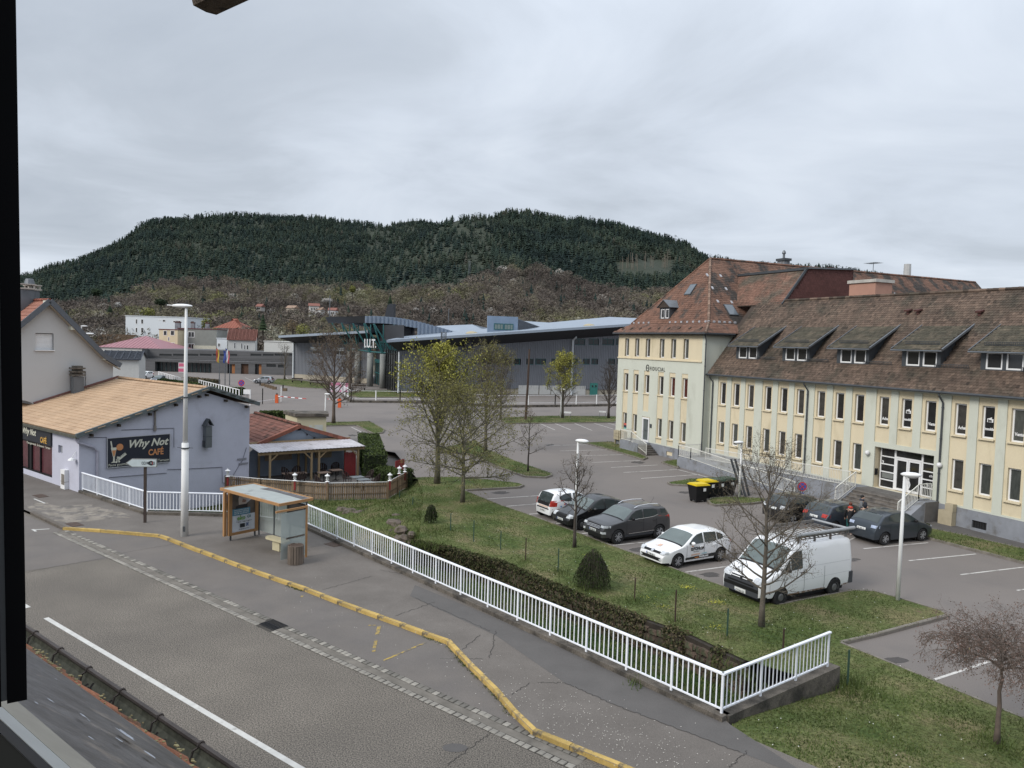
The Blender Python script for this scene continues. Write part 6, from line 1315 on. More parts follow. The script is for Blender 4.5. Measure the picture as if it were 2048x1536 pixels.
def conifer(seed):
 r=random.Random(seed); V,Fc=[],[]
 lv=[(0.10,.30,.50),(.28,.48,.42),(.46,.68,.32),(.64,.84,.21),(.78,1.0,.12)]
 for zl,zh,rd in lv:
  o=len(V); n=7; ph=r.uniform(0,3)
  for k in range(n):a=2*math.pi*k/n+ph; q=rd*r.uniform(.55,1.25); V.append((q*math.cos(a),q*math.sin(a),zl+r.uniform(-.04,.03)))
  V.append((r.uniform(-.02,.02),r.uniform(-.02,.02),zh))
  for k in range(n):Fc.append((o+k,o+(k+1)%n,o+n))
 o=len(V); V+=[(-.02,0,0),(.02,0,0),(0,0,.4)]; Fc.append((o,o+1,o+2)); return np.array(V),np.array(Fc)
def pine(seed):
 r=random.Random(seed); V,Fc=[],[]; o=0; V+=[(-.02,0,0),(.02,0,0),(0,.01,.8)]; Fc.append((0,1,2))
 for k in range(34):
  a=r.uniform(0,6.3); q=.3*math.sqrt(r.random()); z=.55+.45*r.random(); q*=math.sin(math.pi*min(1,(1.02-z)/.5))*.9+.25; o=len(V); c=(q*math.cos(a),q*math.sin(a),z);
  for j in range(3):V.append((c[0]+r.uniform(-.12,.12),c[1]+r.uniform(-.12,.12),c[2]+r.uniform(-.05,.05)))
  Fc.append((o,o+1,o+2))
 return np.array(V),np.array(Fc)
def bare(seed,n=120,leaf=.055,low=.2):
 r=random.Random(seed); V,Fc=[],[]
 for k in range(5):
  a=r.uniform(0,6.3); q=r.uniform(0,.28)*(k>0); o=len(V); V+=[(-.012,0,0),(.012,0,0),(q*math.cos(a),q*math.sin(a),r.uniform(.6,.9))]; Fc.append((o,o+1,o+2))
 for k in range(n):
  while True:
   x,y,z=r.uniform(-1,1),r.uniform(-1,1),r.uniform(-1,1)
   if .25<x*x+y*y+z*z<1:break
  c=Vector((x*.42,y*.42,low+(1-low)/2+z*(1-low)/2)); d=Vector((x*.9+r.uniform(-.7,.7),y*.9+r.uniform(-.7,.7),.25+r.uniform(-.5,.7))).normalized(); s=d.cross(Vector((r.uniform(-1,1),r.uniform(-1,1),.2))).normalized(); l_=leaf*r.uniform(.7,1.7); w_=leaf*r.uniform(.2,.5)
  o=len(V); V+=[tuple(c-d*l_+s*w_),tuple(c-d*l_-s*w_),tuple(c+d*l_)]; Fc.append((o,o+1,o+2))
 return np.array(V),np.array(Fc)
def pxof(P):
 v=P-np.array(CAM[:]); f=np.array(fwd[:]); R3=np.array(rt[:]); U3=np.array(up[:]); d=v@f; return 1024+F_PX*(v@R3)/d,768-F_PX*(v@U3)/d
def scatter(n,a0,a1,rfun):
 az=rng.uniform(np.radians(a0),np.radians(a1),n); lo,hi=rfun(az); r=np.sqrt(rng.uniform(0,1,n)*(hi**2-lo**2)+lo**2); return az,r
def vnoise(x,y,s,seed=0):
 return np.array([mnoise.noise((a*s,b*s,seed))for a,b in zip(x,y)])
def edge(az):return 640+50*np.sin(az*14)+40*np.sin(az*31+1)-60*np.clip((az+.05)/.2,0,1)
allV,allF,allT=[],[],[]; off=0
def push(P,Fo,T):
 global off
 allV.append(P); allF.append(Fo+off); allT.append(T); off+=len(P)
def flush(name,m,label,cat):
 global allV,allF,allT,off
 o=link(bpy.data.objects.new(name,bigmesh(name,np.concatenate(allV),np.concatenate(allF),np.concatenate(allT),m))); o['kind']='stuff'; o['label']=label; o['category']=cat
 allV,allF,allT=[],[],[]; off=0; return o
for k in range(7):
 n=4300; az,r_=scatter(n,-42,26,lambda a:(edge(a),np.where(a<-.19,1600.,np.where(a<-.03,1950.,1240.))))
 x,y=np.sin(az)*r_,np.cos(az)*r_; z=hz(az,r_); P=np.stack([x,y,z-1],1); pxx,pyy=pxof(P+np.array([0,0,8.])); keep=~((pxx>1232)&(pxx<1345)&(pyy>512)&(pyy<545))&~((pxx>1130)&(pxx<1240)&(pyy>560)&(r_<640))
 keep&=(vnoise(x,y,.006,3.3)>-.42)|(rng.rand(n)<.45)
 P,x,y=P[keep],x[keep],y[keep]; n=len(P); h=rng.uniform(6,12,n)*(1+.3*vnoise(x,y,.01,9)); sc=np.stack([h*rng.uniform(.55,.85,n),h],1); T=np.clip(.42+.6*vnoise(x,y,.012,1.)+rng.normal(0,.16,n),0,1)
 push(*inst(conifer(k)if k<5 else pine(k),P,rng.uniform(0,6.3,n),sc if k<5 else sc*np.array([1.7,1.0]),T*(1 if k<5 else .7)+(0 if k<5 else .08)))
M_con=rampmat('conifer_foliage',[(0.013,0.023,0.022),(0.019,0.032,0.027),(0.027,0.041,0.030),(0.040,0.052,0.035),(0.060,0.058,0.046)],var=.25,scale=.03)
flush('conifer_forest',M_con,'dark green conifer forest covering the hills behind the town','forest')
# a bare edge with pale trunks on the right hill
m=MB(); r=random.Random(8)
for k in range(34):
 x_=r.uniform(1236,1342); rr_=None; d=ray(x_,540); az=math.atan2(d.x,d.y)
 for q_ in range(60):
  r0=700+q_*8; z_=float(hz(np.array([az]),np.array([r0]))[0])
  if pxof(np.array([[math.sin(az)*r0,math.cos(az)*r0,z_]]))[1][0]<540-(x_-1236)*.05+r.uniform(-6,5):break
 b=Vector((math.sin(az)*r0,math.cos(az)*r0,z_)); m.bar(b,b+Z*r.uniform(10,18),r.uniform(.25,.45),.3,(0,1,0),r.random())
struct('pale_tree_trunks',m,rampmat('pale_trunk',[(0.11,0.095,0.075),(0.22,0.19,0.155)],var=.1),kind='stuff')
for k in range(7):
 n=420; az,r_=scatter(n,-40,14,lambda a:(np.full_like(a,262),edge(a)+25)); x,y=np.sin(az)*r_,np.cos(az)*r_; z=hz(az,r_)
 h=rng.uniform(7,12.5,n); nz_=vnoise(x,y,.012,4.); T=np.clip(.32+.6*nz_+rng.normal(0,.13,n)+(rng.rand(n)<.04)*.3,0,.93); T=np.where(rng.rand(n)<.012,1.0,T)
 P=np.stack([x,y,z-.3],1); push(*inst(bare(k,230),P,rng.uniform(0,6.3,n),np.stack([h*rng.uniform(.9,1.25,n),h],1),T))
M_bare=rampmat('bare_crowns',[(0.085,0.072,0.064),(0.12,0.102,0.088),(0.15,0.128,0.108),(0.155,0.14,0.105),(0.16,0.152,0.09),(0.175,0.18,0.08),(0.40,0.38,0.35)],var=.25,scale=.05)
flush('bare_woodland',M_bare,'brown leafless woodland with budding trees at the foot of the hills','woodland')
for k in range(2):
 n=60; az,r_=scatter(n,-36,12,lambda a:(np.full_like(a,330),edge(a))); P=np.stack([np.sin(az)*r_,np.cos(az)*r_,hz(az,r_)],1); h=rng.uniform(8,14,n); push(*inst(conifer(20+k),P,rng.uniform(0,6,n),np.stack([h*.45,h],1),rng.uniform(0,.5,n)))
flush('scattered_conifers',M_con,'scattered dark conifers among the brown woodland','trees')
# ---- masts
def mast(x,yb,yt,dist,w,label,lattice=False):
 d=ray(x,yb); s=dist/d.xy.length; b=CAM+d*s; t=CAM+ray(x,yt)*(dist/ray(x,yt).xy.length); m=MB()
 if lattice:
  for k in range(3):a=2.1*k; e=Vector((math.cos(a),math.sin(a),0))*w; m.tube([b+e,Vector((b.x,b.y,t.z))+e],w*.12,4)
  n_=14
  for j in range(n_):
   for k in range(3):
    e=Vector((math.cos(2.1*k),math.sin(2.1*k),0))*w; g=Vector((math.cos(2.1*(k+1)),math.sin(2.1*(k+1)),0))*w; z0=b.z+(t.z-b.z)*j/n_; z1=b.z+(t.z-b.z)*(j+1)/n_; m.tube([Vector((b.x,b.y,z0))+e,Vector((b.x,b.y,z1))+g],w*.08,3)
 else:m.tube([b,Vector((b.x,b.y,t.z))],w,5)
 single('mast',label,'mast',m,M_zinc,b)
mast(938,556,522,640,.9,'lattice radio mast on the wooded slope',True); mast(659,640,591,300,.18,'thin pole rising behind the hall canopy'); mast(897,645,617,260,.15,'thin lightning pole on the roof of the blue hall')
mast(885,706,664,133,.55,'lattice chimney mast in front of the blue-grey hall',True)
# ================================================================== FAR AND MIDDLE BUILDINGS
def PD(x,y,dist):d=ray(x,y); return CAM+d*(dist/d.xy.length)
def pwall(x0,x1,dist,az):return WF(PD(x0,700,dist),az)
def block(name,label,x0,x1,yt,dist,az,depth,m_,roofm=None,side=None,zb=LOT-.5):
 w=pwall(x0,x1,dist,az); s1=w.px(x1,700)[0]; zt=w.px(x0,yt)[1]; t=thing(name,label,'building',w.P(s1/2,zb)); m=MB()
 m.quad(w.P(0,zb),w.P(s1,zb),w.P(s1,zt),w.P(0,zt)); m.quad(w.P(s1,zb),w.P(s1,zb,depth),w.P(s1,zt,depth),w.P(s1,zt)); m.quad(w.P(0,zb,depth),w.P(0,zb),w.P(0,zt),w.P(0,zt,depth)); m.quad(w.P(s1,zb,depth),w.P(0,zb,depth),w.P(0,zt,depth),w.P(s1,zt,depth)); part('wall',m,m_,t)
 m=MB(); m.prism([w.P(-.15,zt,-.15),w.P(s1+.15,zt,-.15),w.P(s1+.15,zt,depth+.15),w.P(-.15,zt,depth+.15)],Z*.2); part('roof',m,roofm or m_,t); return t,w,s1,zt
def pwin(t,w,x0,x1,y0,y1,fm=None,pm=None,nv=0,b=.12,d=-.02):
 a,z1=w.px(x0,y0); c,z0=w.px(x1,y1); window(t,w,a,c,z0,z1,d,b,nv,0,fm or M_whitep,pm)
M_wblk=mat('bright_white_render',A(225,232,238,.76),.9,var=.02)
t,w,s1,zt=block('apartment_block','bright white flat-roofed block of flats before the woods',251,374,632,275,96,14,M_wblk)
for a in((271,275,638,648),(282,287,638,648),(271,275,655,665),(282,287,655,665),(317,322,639,641),(325,331,639,644),(346,351,641,645),(356,362,641,645)):pwin(t,w,a[0],a[1],a[2],a[3])
M_cr2=mat('cream_flat_render',A(222,208,170,.74),.9,var=.08,scale=.5); M_gsh=mat('grey_slate_cladding',A(150,152,146,.72),.9,var=.1,scale=.8)
t,w,s1,zt=block('flats_house','cream fronted house with a grey side and red flat roof behind the timber building',318,355,659,232,100,9,M_cr2,mat('dark_red_sheet',A(110,48,50,.75),.6))
for a in((327,334,661,671),(341,349,661,671),(336,339,674,682),(327,334,683,695),(341,349,685,695)):pwin(t,w,*a,b=.1)
t,w,s1,zt=block('side_wing','grey slate-hung house wing with white door under a red roof edge',355.5,433,657,232,88,9,M_gsh,MATS['dark_red_sheet'])
for a in((376,389,663,675),(376,389,687,699)):pwin(t,w,*a,nv=1)
for x,wd in((356,9),(386,6),(415,6)):
 q=w.px(x,655,3); m=MB(); m.obox(w.P(q[0],zt+.7,3),w.ex,w.iy,Z,wd*.075,.5,.9); o=part('chimney',m,M_plinth,t); m=MB(); m.obox(w.P(q[0],zt+1.75,3),w.ex,w.iy,Z,wd*.085,.55,.14)
 for k in range(int(wd*.6)):m.obox(w.P(q[0]+(k-wd*.27)*.25,zt+2.0,3),w.ex,w.iy,Z,.07,.1,.15)
 part('chimney_cap',m,MATS['maroon_vent'],o)
m=MB(); m.obox(w.P(s1-3.2,zt-5.4,-.06),w.ex,w.iy,Z,3.1,.04,.9); part('patched_render',m,mat('pale_patch',A(215,210,190,.74),.9,var=.2),t)
t,w,s1,zt=block('white_annex','small white annex between the grey wing and the red-roofed house',433.5,454,677,225,90,7,M_wblk); pwin(t,w,435,441,686,694,nv=1)
def gablehall(name,label,x0,x1,ye,yr,dist,az,depth,wm,rm,pitchin,ribs=False,zb=LOT-.5,xr=None):
 w=pwall(x0,x1,dist,az); s1=w.px(x1,700)[0]; ze=w.px(x0,ye)[1]; zr=w.px((x0+x1)/2,yr,pitchin)[1]; t=thing(name,label,'building',w.P(s1/2,zb)); m=MB(); hip=(xr is not None)
 m.quad(w.P(0,zb),w.P(s1,zb),w.P(s1,ze),w.P(0,ze)); D=pitchin*2
 m.poly([w.P(s1,zb),w.P(s1,zb,D),w.P(s1,ze,D),w.P(s1,zr if not hip else ze,pitchin),w.P(s1,ze)]); m.poly([w.P(0,zb,D),w.P(0,zb),w.P(0,ze),w.P(0,zr if not hip else ze,pitchin),w.P(0,ze,D)]); part('wall',m,wm,t)
 i_=pitchin if hip else-.3; m=MB(); A_,B_=w.P(-.3,ze-.1,-.4),w.P(s1+.3,ze-.1,-.4); C_,D_=w.P(s1-i_,zr,pitchin),w.P(i_,zr,pitchin); E_,F_=w.P(s1+.3,ze-.1,D+.4),w.P(-.3,ze-.1,D+.4)
 m.quad(A_,B_,C_,D_); m.quad(E_,F_,D_,C_);
 if hip:m.poly([F_,A_,D_]); m.poly([B_,E_,C_])
 else:m.prism([A_,B_,C_,D_],Z*-.15)
 n_=int((B_-A_).length/.9); ro=part('roof',m,rm,t); m=MB()
 for k in range(n_+1):
  s_=-.3+(s1+.6)*k/n_; top=1.0
  if hip:top=min(1.0,max(0.02,min(s_+.3,s1+.3-s_)/(pitchin+.3)))
  a=w.P(s_,ze-.1,-.4); b=w.P(s_,zr,pitchin); m.bar(a+Z*.04,a.lerp(b,top)+Z*.04,.12,.07)
 part('roof_rib',m,rm,ro,kind='stuff'); return t,w,s1,ze
M_pinkr=mat('pink_sheet_roof',A(176,122,130,.76),.6,var=.08,scale=.6); M_wh=mat('off_white_render',A(214,214,210,.76),.9,var=.06)
gablehall('pink_roof_hall','long hall with a dusty pink sheet roof left of the flats',196,322,693,671,222,93,20,M_wh,M_pinkr,8,xr=1)
gablehall('brown_roof_house','house with a brown mossy roof behind the pink hall',180,245,690,668,262,93,14,M_wh,mat('brown_far_roof',A(112,88,62,.72),.9,var=.15),7)
M_rr=mat('russet_far_roof',A(146,92,78,.74),.9,var=.12,scale=1,tint=.1)
t,w,s1,ze=gablehall('red_roof_house','white house with a russet tiled roof and chimney flue left of the blue hall',456,510,678,658,216,74,12,M_wh,M_rr,6.5)
for a in((468,471,685,697),(482,485,686,698),(488,491,690,699),(493,497,690,699)):pwin(t,w,*a,b=.08)
t,w,s1,ze=block('white_extension','white flat-topped extension beside the russet-roofed house',528,586,683,205,92,9,M_wh)
t,w,s1,ze=gablehall('orange_roof_house','far house with an orange-red hipped roof among olive trees',428,484,655,637,290,92,14,M_wh,mat('orange_far_roof',A(160,92,72,.75),.9,var=.15),6,xr=1)
t,w,s1,ze=gablehall('slate_shed','low shed with a dark slate roof in front of the pink hall',205,278,716,701,140,70,10,M_wh,mat('dark_slate',A(66,72,84,.75),.7),5)
# timber building
M_tim=mat('grey_timber_boards',A(104,104,106,.74),.9,var=.25,scale=1.2,stretch=(.15,.15,3),fine=.15,fscale=20)
tm=WF(G(300,742,LOT),0); q=G(590,751,LOT); d_=(q-tm.O); tm=WF(tm.O,math.degrees(math.atan2(d_.x,d_.y))); sE=tm.px(592,740)[0]
tt=thing('timber_building','long low dark timber-clad building with slit windows and flags before it','building',tm.P(sE/2,LOT)); s_l=tm.px(284,730,0)[0]; zt1=tm.px(400,721)[1]; zt2=tm.px(400,700,3)[1]
rec=[tm.px(310,725)[0],tm.px(423,725)[0]]
m=MB(); X=lambda x:tm.px(x,730)[0]; zr_=zt1-1.0
drs=[(X(455),X(470),LOT,tm.px(460,728)[1],.6),(X(482),X(497),LOT,tm.px(490,728)[1],.6),(X(510),X(523),LOT,tm.px(515,728)[1],.6),(X(533),X(552),tm.px(540,734)[1],tm.px(540,728)[1],.2),(X(556),X(570),tm.px(560,735)[1],tm.px(560,729)[1],.2),(rec[0],rec[1],LOT,tm.px(400,726)[1],1.5)]
wallgrid(m,tm,s_l,sE,LOT-.1,zt1,drs,0); m.quad(tm.P(s_l,zt1),tm.P(sE,zt1),tm.P(sE,zt1,3),tm.P(s_l,zt1,3)); slits=[(X(x0),X(x1),tm.px(x0,711,3)[1],tm.px(x0,707,3)[1],.2)for x0,x1 in((307,332),(335,360),(362,386),(389,413),(416,440),(442,465),(492,514),(517,539),(541,562),(565,588))]
wallgrid(m,tm,s_l,sE,zt1-.2,zt2,slits,3); m.quad(tm.P(s_l,LOT,18),tm.P(s_l,LOT),tm.P(s_l,zt2),tm.P(s_l,zt2,18)); m.quad(tm.P(sE,LOT),tm.P(sE,LOT,18),tm.P(sE,zt2,18),tm.P(sE,zt2)); m.quad(tm.P(s_l,zt2,3),tm.P(sE,zt2,3),tm.P(sE,zt2,18),tm.P(s_l,zt2,18)); part('wall',m,M_tim,tt)
m=MB()
for k in range(16):z_=LOT+.35+k*.36; m.bar(tm.P(s_l,z_,-.01 if z_<zt1 else 2.99),tm.P(sE,z_,-.01 if z_<zt1 else 2.99),.03,.03)if(z_>drs[0][3]and z_<zt1-.1)or(z_>zt1 and z_<slits[0][2])else None
part('board_edge',m,M_black,tt,kind='stuff')
M_dw=mat('dark_far_glass',(.025,.028,.03),.15,spec=.5); M_or=mat('orange_door_wood',A(176,112,56,.75),.7)
for h in slits:m=MB(); m.quad(tm.P(h[0],h[2],3.15),tm.P(h[1],h[2],3.15),tm.P(h[1],h[3],3.15),tm.P(h[0],h[3],3.15)); part('slit_window',m,M_dw,tt)
for i,h in enumerate(drs[:3]):
 m=MB(); xm=h[0]+(h[1]-h[0])*(.5 if i!=1 else 0); m.quad(tm.P(xm,h[2],.5),tm.P(h[1],h[2],.5),tm.P(h[1],h[3],.5),tm.P(xm,h[3],.5)); part('door',m,M_or if i!=1 else mat('brown_door',A(96,66,46,.75),.7),tt)
 m=MB(); m.quad(tm.P(h[0],h[2],.52),tm.P(h[1],h[2],.52),tm.P(h[1],h[3],.52),tm.P(h[0],h[3],.52)); part('pane',m,M_dw,tt)
for h in drs[3:5]:m=MB(); m.quad(tm.P(h[0],h[2],.15),tm.P(h[1],h[2],.15),tm.P(h[1],h[3],.15),tm.P(h[0],h[3],.15)); part('strip_window',m,M_dw,tt)
m=MB(); h=drs[5]; m.quad(tm.P(h[0],h[2],1.4),tm.P(h[1],h[2],1.4),tm.P(h[1],h[3],1.4),tm.P(h[0],h[3],1.4)); part('shop_front',m,M_dw,tt); m=MB()
for k in range(14):s_=h[0]+(h[1]-h[0])*k/13; m.bar(tm.P(s_,h[2],1.3),tm.P(s_,h[3],1.3),.12,.1,tm.iy)
part('mullion',m,mat('teal_grey_frame',A(60,90,94,.75),.6),tt)
bb=thing('banner','pink and white banner beside the street lamp','banner',PD(362,748,182)); w=WF(PD(357,740,182),92); a,z1=w.px(357,725); b,z0=w.px(369,745); m=MB(); m.obox(w.P((a+b)/2,(z0+z1)/2),w.ex,w.iy,Z,(b-a)/2,.03,(z1-z0)/2); part('sheet',m,mat('banner_white',A(225,215,218,.75),.7),bb); m=MB(); m.obox(w.P((a+b)/2,z0+.5,-.04),w.ex,w.iy,Z,(b-a)/2,.02,.35); m.obox(w.P((a+b)/2,z1-.5,-.04),w.ex,w.iy,Z,(b-a)/2.4,.02,.35); part('print',m,mat('banner_pink',A(214,90,130,.75),.7),bb)
# ---- blue-grey college hall
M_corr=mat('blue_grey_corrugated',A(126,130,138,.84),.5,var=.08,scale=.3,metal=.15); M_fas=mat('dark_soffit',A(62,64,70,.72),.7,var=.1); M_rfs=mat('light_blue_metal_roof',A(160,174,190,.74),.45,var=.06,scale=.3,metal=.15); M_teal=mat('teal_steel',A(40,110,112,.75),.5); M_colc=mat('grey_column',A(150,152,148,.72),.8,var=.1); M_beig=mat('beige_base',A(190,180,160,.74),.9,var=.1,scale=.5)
def corr(m,w,s0,s1,zb,zt,holes=(),pitch=.36,dep=.07,d=0):
 n_=int(abs(s1-s0)/pitch)
 for i in range(n_):
  a=s0+(s1-s0)*i/n_; b=s0+(s1-s0)*(i+1)/n_; segs=[(zb(a),zt((a+b)/2))]
  for h in holes:
   if h[0]<(a+b)/2<h[1]:
    ns_=[]
    for(lo,hi)in segs:
     if h[2]>lo and h[3]<hi:ns_+=[(lo,h[2]),(h[3],hi)]
     else:ns_.append((lo,hi))
    segs=ns_
  p=b-a; xs_=((a,d),(a+p*.1,d-dep),(a+p*.5,d-dep),(a+p*.6,d),(b,d))
  for lo,hi in segs:
   for(u0,d0),(u1,d1)in zip(xs_,xs_[1:]):m.quad(w.P(u0,lo,d0),w.P(u1,lo,d1),w.P(u1,hi,d1),w.P(u0,hi,d0))
IA,IB=G(795,787,LOT),G(1187,790,LOT); dI=IB-IA; iw=WF(IA,math.degrees(math.atan2(dI.x,dI.y)))
iut=thing('college_hall','large blue-grey corrugated metal hall with sloping roofs and a columned glass entrance','building',IA)
sR=iw.px(1300,780)[0]; wt0=iw.px(796,702); wt1=iw.px(1235,671); ztw=lambda s_:wt0[1]+(wt1[1]-wt0[1])*(s_-wt0[0])/(wt1[0]-wt0[0]); zbase=iw.px(1100,778)[1]
rows=[]
for x0,x1 in((936,953),(955,971),(973,989),(991,1007),(1009,1024),(1026,1040),(1052,1068),(1072,1092),(1102,1118),(1120,1136),(1138,1154),(1164,1181),(1183,1198),(1215,1231),(1233,1250)):a,z1=iw.px(x0,717); b,_=iw.px(x1,717); rows.append((a,b,z1-1.15,z1))
for x0,x1 in((1082,1108),(1111,1138),(1146,1171),(1176,1199),(1203,1228),(1232,1250)):a,z1=iw.px(x0,677); b,_=iw.px(x1,677); rows.append((a,b,iw.px(x0,690)[1],z1))
m=MB(); corr(m,iw,0,sR,lambda s_:zbase if s_>8 else LOT+.5,ztw,rows); part('cladding',m,M_corr,iut)
m=MB(); m.quad(iw.P(0,LOT-.2,.1),iw.P(sR,LOT-.2,.1),iw.P(sR,zbase,.1),iw.P(0,zbase,.1)); part('base_wall',m,M_beig,iut); m=MB(); m.quad(iw.P(0,LOT,16),iw.P(0,LOT,0),iw.P(0,ztw(0),0),iw.P(0,ztw(0),16)); part('end_wall',m,M_dw,iut); m=MB(); [m.bar(iw.P(-.05,LOT,q_),iw.P(-.05,ztw(0),q_),.16,.1,iw.iy)for q_ in(.5,3,5.5,8,10.5,13)]; [m.bar(iw.P(-.05,z_,.3),iw.P(-.05,z_,16),.1,.16)for z_ in(2.2,4.4,6.5)]; part('end_frame',m,M_black,iut)
m=MB(); m.quad(iw.P(0,zbase,.9),iw.P(sR,zbase,.9),iw.P(sR,12,.9),iw.P(0,8,.9)); part('interior',m,MATS['dark_interior'],iut)
for h in rows:window(iut,iw,h[0],h[1],h[2],h[3],.12,.1,1 if h[1]-h[0]>1.5 else 0,0,M_teal,M_dw)
for x0,x1 in((1037,1077),(1079,1101),(1103,1128),(1130,1171)):a,b=iw.px(x0,770)[0],iw.px(x1,770)[0]; m=MB(); m.obox(iw.P((a+b)/2,zbase-.2,-.02),iw.ex,iw.iy,Z,(b-a)/2,.05,.85); part('base_panel',m,M_wh,iut)
dx0,dz1=iw.px(1180,766); dx1,_=iw.px(1195,766); m=MB(); m.obox(iw.P((dx0+dx1)/2,(LOT+dz1)/2,-.05),iw.ex,iw.iy,Z,(dx1-dx0)/2,.06,(dz1-LOT)/2); do=part('door',m,mat('teal_door',A(50,140,130,.76),.6),iut)
for s_ in(.28,.72):
 m=MB(); m.lathe([(.22,-.01),(.22,.02)],iw.P(dx0+(dx1-dx0)*s_,dz1-.6,-.13),12,None,'y'); part('porthole',m,M_dw,do)
m=MB(); px1=iw.px(1144,700)[0]; m.tube([iw.P(px1+.3,ztw(px1)+.3,-1.2),iw.P(px1,ztw(px1)-.3,-.3),iw.P(px1,LOT,-.3)],.2,7); part('downpipe',m,M_wblk,iut); m=MB(); m.tube([iw.P(.1,ztw(0)-.2,-.15),iw.P(.1,LOT,-.15)],.16,7); part('downpipe',m,M_wblk,iut)
ovh=-4.5; F0=iw.px(773,681,ovh); F1=iw.px(1240,650,ovh); zF=lambda s_:F0[1]+(F1[1]-F0[1])*(s_-F0[0])/(F1[0]-F0[0]); sr2=sR+4
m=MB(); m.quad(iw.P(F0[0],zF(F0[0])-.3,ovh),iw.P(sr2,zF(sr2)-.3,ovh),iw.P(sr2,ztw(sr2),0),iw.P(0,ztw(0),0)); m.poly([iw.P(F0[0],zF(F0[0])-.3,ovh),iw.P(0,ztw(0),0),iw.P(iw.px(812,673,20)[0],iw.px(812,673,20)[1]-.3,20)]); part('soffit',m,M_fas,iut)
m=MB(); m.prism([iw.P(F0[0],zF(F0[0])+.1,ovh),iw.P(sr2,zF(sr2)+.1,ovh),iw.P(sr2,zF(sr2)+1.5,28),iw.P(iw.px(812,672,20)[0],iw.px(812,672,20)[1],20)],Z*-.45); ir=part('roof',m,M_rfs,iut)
# the hatch, roof box, skylight domes
hx0=iw.px(931,690,-2)[0]; hx1=iw.px(944,690,-2)[0]; hzz=iw.px(935,701,-2)[1]; m=MB(); m.obox(iw.P((hx0+hx1)/2,hzz+.8,-1.7),iw.ex,iw.iy,Z,(hx1-hx0)/2,.6,.85); part('wall_hatch',m,mat('dark_blue_hatch',A(38,42,60,.75),.6),iut)
b0=iw.px(975,662,6); b1=iw.px(1036,637,6); m=MB(); zc0=b0[1]; m.obox(iw.P((b0[0]+b1[0])/2,(b0[1]+b1[1])/2,6.2),iw.ex,iw.iy,Z,(b1[0]-b0[0])/2,.2,(b1[1]-b0[1])/2+.3); rbx=part('roof_box',m,mat('light_blue_panel',A(134,156,182,.74),.6,var=.15,scale=.6),ir)
m=MB(); b2=iw.px(1099,659,14); m.prism([iw.P(b1[0],b0[1]-.4,6.4),iw.P(b1[0],b1[1],6.4),iw.P(b1[0]-.2,b1[1],9),iw.P(b2[0],b2[1],15),iw.P(b2[0],b2[1]-.8,15)],Z*-.1); part('roof_box_side',m,M_corr,ir)
w0=iw.px(988,659,5.9); w1_=iw.px(1028,648,5.9); sp_=(w1_[0]-w0[0])/2
for k in range(2):window(ir,iw,w0[0]+sp_*k,w0[0]+sp_*(k+1)-.1,w0[1],w1_[1],5.95,.14,2,0,M_teal,mat('pale_pane',A(150,165,160,.6),.3))
for x,y in((944,664),(1179,649)):
 q=iw.px(x,y,3); m=MB(); m.lathe([(1.2,0),(1.2,.25),(.9,.5),(.3,.65)],iw.P(q[0],q[1]-.5,3),12); part('roof_dome',m,mat('beige_dome',A(190,176,140,.74),.6),ir)
for(xa,ya,xb,yb,dd)in((883,663,976,656,30),(1062,652,1135,652,34)):
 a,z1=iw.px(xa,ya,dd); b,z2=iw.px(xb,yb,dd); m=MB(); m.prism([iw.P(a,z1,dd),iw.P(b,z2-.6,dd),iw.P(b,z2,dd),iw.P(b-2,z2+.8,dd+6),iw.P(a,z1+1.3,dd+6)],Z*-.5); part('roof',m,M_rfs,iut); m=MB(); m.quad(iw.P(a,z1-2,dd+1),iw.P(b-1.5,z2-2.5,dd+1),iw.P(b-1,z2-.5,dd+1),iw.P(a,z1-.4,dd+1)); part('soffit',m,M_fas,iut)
# left block
JA,JB=G(587,757,LOT),G(737,767,LOT); dJ=JB-JA; jw=WF(JA,math.degrees(math.atan2(dJ.x,dJ.y))); sj=jw.px(742,760)[0]; j0=jw.px(588,686); j1=jw.px(735,684); zj=lambda s_:j0[1]+(j1[1]-j0[1])*(s_-j0[0])/(j1[0]-j0[0]); jb=jw.px(640,751)[1]
jh=[]
for x0,x1,y0,y1 in((624,643,700,709),(669,688,701,711),(701,716,703,714)):a,z1=jw.px(x0,y0); b,z0=jw.px(x1,y1); jh.append((a,b,z0,z1))
m=MB(); corr(m,jw,0,sj,lambda s_:jb,zj,jh,.42,.08); part('cladding',m,M_corr,iut); m=MB(); m.quad(jw.P(-.3,LOT-.2,-.05),jw.P(sj,LOT-.2,-.05),jw.P(sj,jb,-.05),jw.P(-.3,jb,-.05)); m.quad(jw.P(0,LOT,25),jw.P(0,LOT),jw.P(0,zj(0)),jw.P(0,zj(0),25)); part('base_wall',m,M_beig,iut)
for i,h in enumerate(jh):
 window(iut,jw,h[0],h[1],h[2],h[3],.15,.12,1,0,M_wblk if i<2 else M_teal,M_dw); m=MB(); m.obox(jw.P((h[0]+h[1])/2,h[3]+.35,-.12),jw.ex,jw.iy,Z,(h[1]-h[0])/2+.2,.12,.35); part('shutter_box',m,M_wblk,iut)
k0=jw.px(557,671,-5); k1=jw.px(736,661,-5); zk_=lambda s_:k0[1]+(k1[1]-k0[1])*(s_-k0[0])/(k1[0]-k0[0]); m=MB(); m.prism([jw.P(k0[0],zk_(k0[0]),-5),jw.P(sj+3,zk_(sj+3),-5),jw.P(sj+3,zk_(sj+3)+1.8,22),jw.P(k0[0]+3,zk_(k0[0])+1.4,22)],Z*-.5); part('roof',m,M_rfs,iut)
